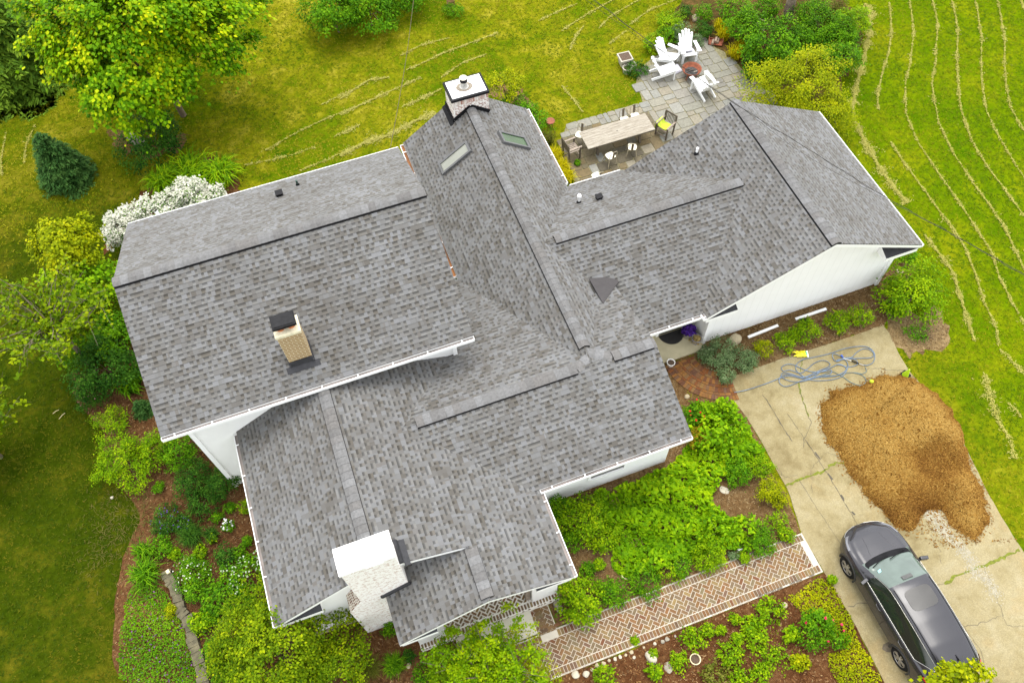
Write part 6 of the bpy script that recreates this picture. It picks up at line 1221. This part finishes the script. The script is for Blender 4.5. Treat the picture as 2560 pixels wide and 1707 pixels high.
grassy('fern', 'feathery dark green fern under the left roof edge', 'fern', (300, 880), 42, .6, 150, 'mid', .035); conifer('dwarf_spruce', 'small dark dwarf conifer below the fern at the left roof edge', (332, 945), .75, .36, 'spruce', tiers=9, needle=.05, dens=1.2)
plant('yellow_shrub', 'loose yellow-green shrub in the mulch below the pink-budded one', 'shrub', (255, 968), .5, 38, .7, .055, 'lime', .75, .3, .6); plant('spirea_shrub', 'broad bright yellow-green shrub at the corner of the left bed', 'shrub', (285, 1055), .7, 58, .8, .06, 'lime', 1.2, .25, .7, group='bright shrubs below the left eave'); plant('spirea_shrub', 'bright yellow-green shrub next to the white wall corner of the two-storey wing', 'shrub', (355, 1032), .7, 44, .8, .06, 'lime', 1.15, .25, .7, group='bright shrubs below the left eave')
plant('green_shrub', 'mid green shrub directly under the left front eave corner', 'shrub', (410, 1040), .6, 38, .8, .06, 'mid', 1.2)
# ---- left garden bed
for (x, y, zc, hw, col, leaf, name, lb) in [(443, 1101, .5, 39, 'dark', .05, 'boxwood_shrub', 'round dense dark green shrub nearest the white wall base, left one of a pair'), (505, 1110, .5, 35, 'dark', .05, 'boxwood_shrub', 'round dense dark green shrub nearest the white wall base, right one of a pair'), (462, 1157, .38, 31, 'dark', .05, 'boxwood_shrub', 'round dark green shrub just below the dense pair by the wall'),
    (364, 1118, .2, 13, 'mid', .05, 'small_shrub', 'tiny green shrub in the dry patch at the bed edge'), (527, 1165, .22, 15, 'mid', .05, 'small_shrub', 'small loose green plant near the left gutter below the dense pair'), (566, 1160, .25, 17, 'lime', .05, 'small_shrub', 'yellow-green plant growing right along the left gutter'), (497, 1187, .22, 12, 'mid', .05, 'small_shrub', 'small upright green plant above the white-flowered one'), (566, 1243, .15, 13, 'mid', .05, 'small_shrub', 'little green plant at the left gutter above the round bush'),
    (517, 1277, .4, 26, 'dark', .06, 'round_shrub', 'round dark bush left of the gutter above the white-flowered one'), (548, 1270, .3, 18, 'mid', .06, 'small_shrub', 'light green plant between the round dark bush and the gutter'), (503, 1363, .4, 40, 'mid', .09, 'leafy_plant', 'broad-leaved light green plant below the white-flowered bush'), (555, 1390, .3, 30, 'mid', .09, 'leafy_plant', 'broad-leaved green plant at the foot of the left gutter corner'),
    (446, 1360, .4, 26, 'mid', .06, 'green_mound', 'green mound right of the stone wall below the white-flecked one'), (401, 1270, .2, 12, 'lime', .06, 'small_shrub', 'small yellow-green plant between the daylilies and the stone wall'), (460, 1268, .2, 15, 'lime', .06, 'small_shrub', 'small bright plant in the mulch left of the round dark bush'), (393, 1400, .25, 15, 'yellow', .05, 'small_shrub', 'small yellow plant at the left side of the stone wall'),
    (458, 1432, .4, 24, 'lime', .08, 'vine_mound', 'leafy yellow-green vine to the right of the stone wall, upper part'), (496, 1490, .4, 28, 'mid', .08, 'vine_mound', 'leafy green vine to the right of the stone wall, lower part'), (508, 1545, .4, 26, 'mid', .08, 'vine_mound', 'leafy green vine to the right of the stone wall at the bottom edge'), (373, 1252, .3, 24, 'mid', .06, 'small_shrub', 'loose green perennial at the top of the daylily patch'), (478, 1418, .3, 24, 'mid', .08, 'leafy_plant', 'green leafy plant between the vine and the bare mulch')]:
    plant(name, lb, 'plant' if 'plant' in lb or 'vine' in lb or 'mound' in lb or 'perennial' in lb else 'shrub', (x, y), zc, hw, .85, leaf, col, 1.15, .3, .7)
t, R, V = plant('catmint', 'low green plant with purple flowers in the left bed, left one', 'plant', (380, 1197), .3, 32, .7, .045, 'dark', 1.1); flowers(t, V, 34, .03, [(.10, .05, .25), (.2, .12, .35)], seed=5); t, R, V = plant('catmint', 'low green plant with purple flowers in the left bed, right one', 'plant', (418, 1203), .28, 22, .7, .045, 'dark', 1.1); flowers(t, V, 20, .03, [(.10, .05, .25), (.2, .12, .35)], seed=6)
t, R, V = plant('white_flower_plant', 'small plant dotted with white flowers near the left gutter', 'plant', (524, 1207), .22, 14, .8, .05, 'mid', 1.1); flowers(t, V, 26, .05, [(.7, .7, .66), (.8, .8, .78)], seed=7)
grassy('sedge_clump', 'wispy dark blue-green grass clump in the middle of the left bed', 'grass', (440, 1230), 34, .45, 420, 'dark', .008); grassy('sedge_clump', 'wispy dark grass tuft behind the bright star-shaped plant', 'grass', (487, 1228), 20, .4, 260, 'dark', .008); grassy('hosta', 'bright star-shaped yellow-green plant among the dark grasses', 'plant', (489, 1240), 15, .35, 26, 'lime', .045)
t, R, V = plant('hydrangea', 'rounded bush covered in small white flower heads by the left gutter', 'bush', (560, 1322), .55, 42, .85, .075, 'mid', 1.2); flowers(t, V, 100, .04, [(.45, .52, .35), (.66, .70, .58)], seed=8, up=.05)
t, R, V = plant('white_fleck_mound', 'green mound flecked with tiny white flowers right of the stone wall top', 'plant', (436, 1312), .4, 38, .75, .05, 'mid', 1.15); flowers(t, V, 60, .03, [(.6, .62, .5), (.78, .78, .7)], seed=9)
grassy('daylily_clump', 'green daylily patch left of the stone wall top, lower part', 'plant', (335, 1318), 42, .5, 260, 'mid', .016); grassy('daylily_clump', 'green daylily patch left of the stone wall top, upper part', 'plant', (332, 1268), 30, .45, 160, 'mid', .016)
def cover_stuff(name, label, cat, poly, h, leaf, col, dens, seed, flower=None, mode=.30):
    r = np.random.default_rng(seed); q = scatter(poly, dens, seed); n = len(q); k = r.normal(0, 1, (8, 2)) * 3.2; ph = r.random(8) * 6.28; hh = h * (.62 + .38 * sum(np.sin(q @ k[i] + ph[i]) for i in range(8)) / 3.2); pa_ = np.array([p[:2] for p in poly]); c = pa_.mean(0)
    z = np.maximum(.03, hh * (1 - r.random(n) ** 2.2 * .8)); nrm = r.normal(0, .42, (n, 3)) + [0, 0, 1]; nrm /= np.linalg.norm(nrm, axis=1)[:, None]; t = r.normal(0, 1, (n, 3)); t -= nrm * (t * nrm).sum(1)[:, None]; t /= np.linalg.norm(t, axis=1)[:, None]; b = np.cross(nrm, t); L = (leaf * r.uniform(.6, 1.3, n))[:, None]; P = np.concatenate([q, z[:, None]], 1)
    V = np.stack([P - t * L * .5, P + b * L * mode, P + t * L * .55 - nrm * L * .18, P - b * L * mode], 1).reshape(-1, 3); cl = .5 + .5 * np.sin(q @ k[0] * .5 + ph[1]) * np.sin(q @ k[3] * .4 + ph[2]); tint = np.repeat(np.clip(.5 * cl + .5 * r.random(n), 0, 1), 4); mi = None; mats = [LM(col)]
    if flower: mats.append(leafmat('flower_' + name, flower[1], .6, .2)); mi = (r.random(n) < flower[0]).astype(int)
    return tag(np_mesh(name, V, np.arange(4 * n).reshape(n, 4), mats, None, tint, mi), label, cat, kind='stuff')
cover_stuff('ground_cover', 'low green ground cover speckled with purple flowers left of the stone wall', 'ground cover', ragged(gp(7, (840, 960), (1000, 930), (1110, 1000), (1160, 1100), (1200, 1200), (1250, 1360), (1290, 1470), (1300, 1600), (880, 1620), (800, 1530), (765, 1400), (780, 1330), (830, 1200), (830, 1050)), .05, .25, 3), .26, .06, 'mid', 1000, 5, (.035, [(.12, .05, .20), (.26, .09, .26)]))
plant('serviceberry_shrub', 'big loose yellow-green bush at the bottom of the picture, left of the chimney base', 'bush', (630, 1500), 1.75, 150, .85, .08, 'bush', 1.15, .13, .62, droop=.1, nst=16, group='large bushes along the front of the house'); plant('serviceberry_shrub', 'yellow-green bush in front of the pale gable wall beside the left gutter corner', 'bush', (560, 1468), 1.5, 80, .85, .075, 'bush', 1.1, .17, .65, droop=.1, nst=10, group='large bushes along the front of the house'); plant('serviceberry_shrub', 'yellow-green bush below the white chimney, right end of the left row', 'bush', (775, 1532), 1.45, 76, .85, .07, 'bush', 1.05, .2, .62, droop=.1, nst=10, group='large bushes along the front of the house')
open_tree('dogwood_tree', 'airy yellow-green small tree in front of the porch steps', (1118, 1550), 2.0, 140, 60, 'lime', .085, 80, 9, .4); plant('azalea_shrub', 'dense green bush under the airy tree before the porch', 'bush', (1035, 1552), .9, 72, .8, .065, 'lime', 1.0, .22, .62, nst=10); plant('azalea_shrub', 'yellow-green bush at the bottom edge under the airy tree', 'bush', (1195, 1562), 1.0, 78, .8, .065, 'yellow', .9, .22, .6, nst=10)
grassy('fountain_grass', 'arching dark green grass clump in the mulch below the porch', 'grass', (907, 1528), 28, .6, 420, 'mid', .010); grassy('dry_grass_clump', 'olive wispy grass clump left of the arching dark green one', 'grass', (850, 1535), 34, .5, 380, 'olive', .007); plant('small_shrub', 'small green plant tucked under the left edge of the porch roof', 'plant', (897, 1440), .25, 20, .8, .06, 'mid', 1.1); plant('small_shrub', 'tiny dark green plant right of the arching grass', 'plant', (938, 1505), .15, 13, .8, .05, 'dark', 1.1); plant('small_shrub', 'dark green plant beside the leaf-shaped stone at the bottom edge', 'plant', (970, 1548), .25, 22, .8, .06, 'mid', 1.1)
# ---- front bed between house and driveway
D2 = lambda *pts: [G(0, x, y, .35)[:2] for x, y in pts]
leafbed = ragged(D2((1582, 928), (1640, 918), (1690, 918), (1712, 960), (1745, 1010), (1755, 1050), (1700, 1090), (1655, 1085), (1640, 1150), (1690, 1195), (1715, 1225), (1690, 1262), (1610, 1270), (1540, 1290), (1475, 1310), (1432, 1318), (1410, 1285), (1405, 1240), (1385, 1170), (1360, 1135), (1440, 1110), (1540, 1062), (1590, 1010)), .07, .25, 5)
cover_stuff('broadleaf_bed', 'dense bed of broad bright green leaves between the house and the driveway', 'ground cover', leafbed, .52, .19, 'tree', 420, 6, mode=.27)
t, R, V = plant('rose_bush', 'green bush with a red flower at the right front corner of the front wing', 'bush', (1592, 950), .5, 26, .8, .07, 'mid', 1.1); flowers(t, V, 6, .07, [(.5, .02, .02), (.6, .03, .03)], seed=11)
for (x, y, zc, hw, col, leaf, name, lb, cv) in [(1340, 1190, .6, 54, 'lime', .075, 'viburnum_shrub', 'tall lighter green shrub beside the right gutter of the front gable', 1.15), (1290, 1170, .5, 32, 'mid', .06, 'small_shrub', 'green shrub in the inner corner of the two gutters', 1.15), (1385, 1235, .4, 36, 'lime', .07, 'viburnum_shrub', 'lighter green shrub right of the tall one by the gutter', 1.1), (1310, 1240, .35, 26, 'mid', .06, 'small_shrub', 'dark shaded shrub under the front gutter', 1.1), (1347, 1308, .25, 17, 'mid', .05, 'small_shrub', 'small round dark plant on the bare mulch by the gutter', 1.2), (1376, 1296, .2, 13, 'lime', .06, 'small_shrub', 'small light plant on the bare mulch by the gutter', 1.),
    (1333, 1378, .6, 52, 'lime', .08, 'hydrangea_shrub', 'bright green bush at the end of the porch landing', 1.25), (1405, 1362, .4, 31, 'mid', .06, 'green_mound', 'darker green bush right of the bright one by the landing', 1.15), (1480, 1338, .3, 34, 'mid', .055, 'green_mound', 'soft green mound between the brick walk and the leafy bed', 1.0), (1540, 1312, .25, 24, 'lime', .055, 'small_shrub', 'loose light green plant beside the brick walk, right of the soft mound', .8), (1566, 1300, .25, 24, 'mid', .055, 'small_shrub', 'loose green plant beside the brick walk, two places right of the soft mound', .8),
    (1627, 1277, .35, 36, 'lime', .05, 'euonymus', 'yellow-green small-leaved mound near the white block', 1.15), (1683, 1275, .15, 10, 'blue', .04, 'small_shrub', 'tiny grey-green plant beside the white block', 1.), (1695, 1082, .35, 32, 'mid', .06, 'small_shrub', 'dark green plant on the mulch island beside the leafy bed', 1.1), (1748, 1068, .5, 28, 'lime', .05, 'euonymus', 'upright yellow-green shrub on the driveway edge of the leafy bed', 1.2), (1770, 1128, .4, 30, 'yellow', .045, 'euonymus', 'curly yellow-green shrub at the driveway edge', 1.1), (1790, 1150, .25, 18, 'yellow', .045, 'euonymus', 'small yellow-green tail of the curly shrub at the driveway edge', 1.),
    (1650, 1222, .35, 36, 'tree', .11, 'leafy_plant', 'broad-leaved plant at the lower end of the leafy bed, left', 1.1), (1705, 1215, .35, 34, 'tree', .11, 'leafy_plant', 'broad-leaved plant at the lower end of the leafy bed, middle', 1.1), (1748, 1240, .35, 31, 'mid', .05, 'fine_shrub', 'feathery darker green shrub where the brick walk meets the driveway', 1.2), (1785, 1196, .25, 24, 'lime', .055, 'small_shrub', 'sparse green plant on the mulch above the walk end', .7), (1805, 1228, .2, 18, 'lime', .06, 'small_shrub', 'small green plant beside the driveway at the walk end', .8), (1710, 1280, .2, 14, 'lime', .05, 'small_shrub', 'sparse sprig between the white block and the feathery shrub', .7), (1645, 985, .5, 48, 'tree', .13, 'leafy_plant', 'taller broad-leaved clump at the top of the leafy bed', 1.2), (1600, 1005, .5, 26, 'rust', .07, 'rusty_shrub', 'shrub with orange-brown leaves at the front wing corner', 1.0)]:
    plant(name, lb, 'plant' if any(w in lb for w in ('plant', 'mound', 'sprig', 'clump')) else 'shrub', (x, y), zc, hw, .85, leaf, col, cv, .3, .68)
# ---- wall bed and round bush
for (x, y, zc, hw, col, leaf, name, lb, cv) in [(1650, 812, .4, 36, 'blue', .05, 'lavender', 'grey-green bushy herb beside the entry slab, left one', 1.15), (1710, 822, .35, 29, 'blue', .05, 'lavender', 'grey-green bushy herb in the wall bed, right one', 1.1), (1668, 858, .3, 22, 'blue', .05, 'lavender', 'grey-green bushy herb nearest the curved brick path', 1.05), (1622, 815, .2, 16, 'blue', .06, 'small_shrub', 'small grey-leaved plant at the entry slab corner', .9),
    (1747, 798, .35, 21, 'yellow', .05, 'barberry', 'yellow-green small shrub in the wall bed, first from the entry', 1.1), (1802, 783, .35, 23, 'lime', .06, 'barberry', 'light green small shrub in the wall bed, second from the entry', .95), (1852, 757, .35, 27, 'lime', .06, 'barberry', 'light green small shrub in the wall bed, third from the entry', .95), (1926, 738, .35, 25, 'lime', .06, 'barberry', 'light green small shrub in the wall bed, fourth from the entry', 1.05), (1976, 724, .35, 23, 'lime', .06, 'barberry', 'light green small shrub in the wall bed, last before the round bush', 1.05), (1824, 766, .3, 14, 'lime', .06, 'barberry', 'sparse light green shrub between the second and third in the wall bed', .8),
    (2103, 668, .9, 66, 'lime', .085, 'round_bush', 'big round bright green bush at the corner of the white gable wall', 1.3), (2072, 668, .5, 26, 'mid', .07, 'small_shrub', 'dark green perennial in the shade left of the big round bush', 1.0), (2085, 590, .4, 22, 'mid', .07, 'small_shrub', 'green plant behind the right gable corner', 1.0), (2105, 762, .25, 24, 'mid', .06, 'small_shrub', 'weedy green plant below the big round bush', .6), (1846, 739, .15, 10, 'dark', .05, 'small_shrub', 'tiny dark weed at the foot of the white gable wall', 1.), (2055, 710, .2, 20, 'mid', .06, 'small_shrub', 'weedy green sprig left of the big round bush in the mulch', .6)]:
    plant(name, lb, 'herb' if 'herb' in lb else ('plant' if any(w in lb for w in ('plant', 'weed', 'sprig', 'perennial')) else 'shrub'), (x, y), zc, hw, .85, leaf, col, cv, .3, .7)
r = np.random.default_rng(77); P = G(6, 1700, 740, .25); t = thing('bare_shrub', 'leafless brown twiggy shrub in the dry soil below the round bush', 'shrub', (P[0], P[1], 0)); mb = MB()
for k in range(26): a = r.random() * 6.28; L = r.uniform(.25, .6); mb.tube([(r.normal(0, .05), r.normal(0, .05), 0), (math.cos(a) * L * .5, math.sin(a) * L * .5, .3), (math.cos(a) * L, math.sin(a) * L, .3 + r.uniform(-.05, .25))], [.012, .008, .004], 0, 4)
mb.build('twigs', plain('brown_twig', (.11, .06, .035), .9, var=.3), t)
# ---- low bed at the bottom right
carpet = ragged(gp(9, (1040, 890), (1095, 910), (1430, 1560), (1500, 1700), (1200, 1700), (1130, 1560), (1080, 1480), (1070, 1390), (1180, 1330), (1080, 1220), (900, 1180), (870, 1080), (770, 1010)), .07, .2, 7); cover_stuff('ground_cover', 'yellow-green carpet of small leaves along the driveway in the low bed', 'ground cover', carpet, .16, .065, 'yellow', 900, 8)
cover_stuff('ground_cover', 'thin scattered yellow-green weeds over the mulch of the low bed', 'ground cover', ragged(gp(9, (300, 1500), (450, 1330), (620, 1180), (780, 1100), (900, 1230), (1000, 1330), (860, 1480), (700, 1590), (300, 1640)), .1, .3, 8), .10, .055, 'lime', 70, 9)
t, R, V = plant('peony', 'bushy green peony with magenta blooms in the low bed', 'plant', (1877, 1437), .45, 42, .85, .07, 'mid', 1.25); flowers(t, V, 3, .10, [(.5, .01, .07), (.65, .03, .12)], seed=12)
t, R, V = plant('peony', 'smaller green peony right of the bushy one beside the carpet', 'plant', (1926, 1468), .35, 20, .85, .06, 'mid', 1.2)
for k, (x, y) in enumerate([(1103, 1158), (1160, 1186), (1176, 1229), (1072, 1293)]):
    P = G(9, x, y, .3); b = MB(); b.lathe((0, 0, 0), [(.0, -.02), (.03, -.01), (.045, .02), (.035, .05), (.0, .055)], n=10); b.tube([(0, 0, -.02), (.02, .02, -.3)], .006, 1, 4); o = b.build('peony_bloom', [plain('magenta_petal', (.55, .012, .07), .6, var=.2, scale=40), bpy.data.materials['leaf_mid']]); o.location = (P[0], P[1], .3); tag(o, 'single magenta bloom nodding over the yellow-green carpet beside the peonies', 'flower', 'magenta blooms beside the peonies')
for k, (x, y, zc, hw, col, leaf, cv, lb) in enumerate([(1768, 1402, .25, 32, 'lime', .09, .9, 'leafy yellow-green plant next to the lone tan stone'), (1725, 1436, .25, 22, 'lime', .09, .9, 'leafy plant two steps below the lone tan stone'), (1688, 1421, .2, 12, 'lime', .06, 1., 'small tufty plant just below the brick walk border'), (1628, 1447, .2, 14, 'lime', .06, 1., 'small tufty plant by the walk, left of the next tuft'), (1657, 1446, .2, 11, 'lime', .06, 1., 'smallest tufty plant in the row below the walk'), (1592, 1466, .25, 26, 'lime', .08, .9, 'leafy light green plant right of the egg-shaped boulder'), (1694, 1465, .25, 15, 'lime', .07, .95, 'green plant in the centre of the low bed'), (1676, 1500, .25, 29, 'lime', .08, .9, 'spreading leafy plant right of the bottom clay bowl'), (1739, 1465, .25, 24, 'lime', .08, .8, 'loose leafy plant left of the magenta peony'), (1778, 1508, .2, 27, 'lime', .07, .65, 'thin spreading plant on the open mulch of the low bed'), (1820, 1453, .25, 17, 'lime', .09, .9, 'narrow leafy plant touching the left side of the peony'), (1834, 1516, .2, 20, 'yellow', .08, .7, 'sparse yellow-green plant below the peony'), (1557, 1516, .2, 22, 'lime', .07, .8, 'leafy plant left of the bottom clay bowl'), (1641, 1552, .25, 27, 'olive', .08, .9, 'greyish leafy clump at the bottom edge of the low bed'), (1700, 1556, .2, 22, 'lime', .07, .8, 'light green clump at the bottom edge right of the greyish one'), (1386, 1548, .3, 22, 'lime', .07, 1.05, 'green plant at the bottom edge beside the edging stones'), (1505, 1541, .25, 17, 'lime', .07, 1., 'green plant at the bottom edge below the egg-shaped boulder'), (1460, 1470, .15, 8, 'lime', .05, .9, 'tiny sprig among the edging stones'), (1500, 1500, .15, 10, 'lime', .05, .8, 'tiny sprig below the egg-shaped boulder'), (1912, 1330, .2, 10, 'lime', .06, 1., 'bright tuft at the corner of walk and driveway'), (1745, 1545, .2, 20, 'lime', .07, .7, 'thin light plant at the bottom edge below the open mulch')]):
    plant('perennial', lb, 'plant', (x, y), zc, hw, .8, leaf, col, cv, .34, .6, 'leaf', .3, 'perennials in the low bed')
plant('maple_tree', 'bright yellow-green treetop at the bottom edge over the rear of the car', 'tree', (2190, 1592), 3.0, 74, .85, .11, 'yellow', 1.6, .26, .8, 'broad', .5, part='crown', nst=8)
# ---- middle: beside the skylight wing and the patio
plant('golden_shrub', 'bright yellow-green airy shrub at the rear right of the chimney gable', 'shrub', (1160, 195), 1.0, 40, .95, .075, 'yellow', 1.05, .25, .7)
for (x, y, lb) in ((1185, 232, 'green perennial along the right eave of the skylight wing, nearest the airy shrub'), (1212, 258, 'green perennial along the right eave of the skylight wing, in the middle'), (1236, 285, 'green perennial along the right eave of the skylight wing, nearest the patio')): plant('perennial', lb, 'plant', (x, y), .4, 26, .8, .075, 'mid', 1.15, group='perennials along the right eave')
for (x, y, lb) in ((1274, 358, 'golden arching grass between eave and patio, first from the rear'), (1288, 383, 'golden arching grass between eave and patio, second from the rear'), (1302, 408, 'golden arching grass between eave and patio, third from the rear')): grassy('golden_grass', lb, 'grass', (x, y), 24, .4, 260, 'gold', .012, group='golden grasses along the eave')
grassy('dry_grass_clump', 'dry tan ornamental grass at the patio corner under the plant stand', 'grass', (1263, 320), 20, .6, 160, 'olive', .006); plant('small_shrub', 'tiny green weed growing at the patio edge', 'plant', (1326, 374), .12, 8, .8, .05, 'mid', 1.); plant('small_shrub', 'dark green low plant around the stone pots', 'plant', (1462, 160), .2, 26, .7, .06, 'dark', 1.2)
# ---- upper right bed
for (x, y, zc, hw, col, leaf, name, lb, cv) in [(1765, 108, 1.0, 72, 'mid', .11, 'rhododendron', 'large dark-leaved rounded shrub at the right side of the patio', 1.35), (1735, 150, .6, 36, 'dark', .10, 'rhododendron', 'darker lower lobe shrub at the right patio edge', 1.2), (1838, 88, .9, 36, 'mid', .09, 'rhododendron', 'rounded shrub behind the large one, toward the field', 1.3), (1718, 60, .8, 40, 'mid', .09, 'shrub', 'green shrub left of the bare trunk behind the golden conifers', 1.25), (1690, 28, .6, 42, 'mid', .08, 'shrub', 'loose green shrub at the top edge left of the bare trunk', 1.), (1762, 20, .6, 34, 'mid', .08, 'shrub', 'light green shrub at the top edge just left of the bare trunk', 1.1), (1862, 30, .7, 36, 'mid', .08, 'shrub', 'green shrub at the top edge right of the bare trunk', 1.1), (1884, 72, .9, 50, 'mid', .075, 'shrub', 'bright fine-leaved shrub in the middle of the rear bed', 1.25), (1930, 86, .9, 48, 'mid', .075, 'shrub', 'bright green shrub on the field side of the rear bed', 1.25), (1955, 48, .8, 44, 'lime', .075, 'shrub', 'light green shrub at the upper field corner of the rear bed', 1.1), (1922, 134, .8, 48, 'mid', .08, 'shrub', 'green shrub on the field side above the yellow bush', 1.25), (1905, 22, .6, 40, 'olive', .07, 'shrub', 'dull olive shrub at the top edge of the rear bed', .9),
    (1845, 195, 1.5, 92, 'yellow', .075, 'yellow_bush', 'large yellow-green bush behind the right wing roof', 1.25), (1912, 248, 1.1, 46, 'yellow', .07, 'yellow_bush', 'smaller yellow-green bush hugging the right wing eave', 1.0), (1800, 215, 1.0, 48, 'yellow', .07, 'yellow_bush', 'yellow-green bush at the ridge end of the right wing', 1.0), (1540, 48, .45, 36, 'lime', .06, 'grassy_mound', 'bright grassy mound left of the white chairs', 1.1), (1502, 98, .35, 28, 'lime', .06, 'grassy_mound', 'bright low mound behind the square planter', 1.0), (1568, 82, .35, 26, 'blue', .05, 'lavender', 'blue-grey herb directly behind the middle white chair', 1.1), (1618, 70, .3, 22, 'dark', .05, 'herb', 'dark low herb between the white chairs and the log tray', 1.1), (1575, 25, .4, 16, 'dark', .06, 'herb', 'dark upright herb left of the tan boulder', 1.), (1618, 30, .4, 24, 'mid', .06, 'herb', 'sparse green herb right of the tan boulder', .8), (1535, 82, .3, 24, 'mid', .06, 'herb', 'green herb at the left end behind the chairs', 1.1), (1598, 92, .25, 18, 'blue', .05, 'herb', 'blue-grey low herb at the patio edge behind the chairs', 1.)]:
    plant(name, lb, 'bush' if 'bush' in lb else ('shrub' if 'shrub' in lb else 'plant'), (x, y), zc, hw, .85, leaf, col, cv, .24, .68)
for (x, y, hw, lb) in ((1688, 126, 22, 'golden feathery dwarf conifer nearest the patio'), (1662, 82, 20, 'golden feathery dwarf conifer beside the log tray'), (1652, 62, 16, 'golden feathery dwarf conifer farthest from the patio'), (1700, 106, 16, 'golden feathery dwarf conifer tucked against the dark-leaved shrub')): grassy('golden_conifer', lb, 'shrub', (x, y), hw, .5, 200, 'gold', .012, group='golden dwarf conifers', arch=.5)
P = G(19, 1428, 205); t = thing('tall_tree', 'bare grey trunk of a tall tree rising out of the rear bed', 'tree', (P[0], P[1], 0)); mb = MB(); mb.tube([(0, 0, 0), (-.05, .1, 1.5), (.1, .1, 3.5), (.05, .3, 6.)], [.24, .19, .17, .13], 0, 12); mb.build('trunk', plain('grey_bark', (.20, .155, .11), .95, var=.4, scale=7, bump=.4), t)
r = np.random.default_rng(91); V, F, T, C = crown_mesh(r, (2.2, 2.2, 1.6), .13, .8, .25, .7, 'leaf', .3); np_mesh('crown', V + [.1, .8, 7.2], F, LM('tree'), t, tint=T)
mb = MB(); mb.tube([G(19, 1050, 235, .5), G(19, 1110, 290, .55), G(19, 1160, 350, .3)], [.07, .06, .05], 0, 7); mb.tube([G(19, 1100, 215, .6), G(19, 1180, 245, .6), G(19, 1215, 285, .4)], [.05, .045, .03], 0, 7); tag(mb.build('dead_branch', plain('grey_deadwood', (.26, .2, .14), .9, var=.3, scale=9)), 'dead grey forked branch lying among the rear shrubs', 'branch')
# ---- top edge
plant('evergreen_bush', 'wide dark green bush at the top edge, its left mound', 'bush', (765, 20), 1.3, 72, .9, .10, 'mid', 1.35, .22, .75, group='dark bushes at the top edge'); plant('evergreen_bush', 'wide dark green bush at the top edge, its middle mound', 'bush', (845, 12), 1.1, 66, .85, .10, 'mid', 1.3, .22, .75, group='dark bushes at the top edge'); plant('evergreen_bush', 'dark green low bush at the top edge, right end of the mounds', 'bush', (930, -12), .8, 52, .8, .09, 'mid', 1.25, .22, .75, group='dark bushes at the top edge')
plant('small_shrub', 'dark weeds around the foot of the wooden post', 'plant', (1040, 22), .25, 24, .6, .06, 'mid', .9)
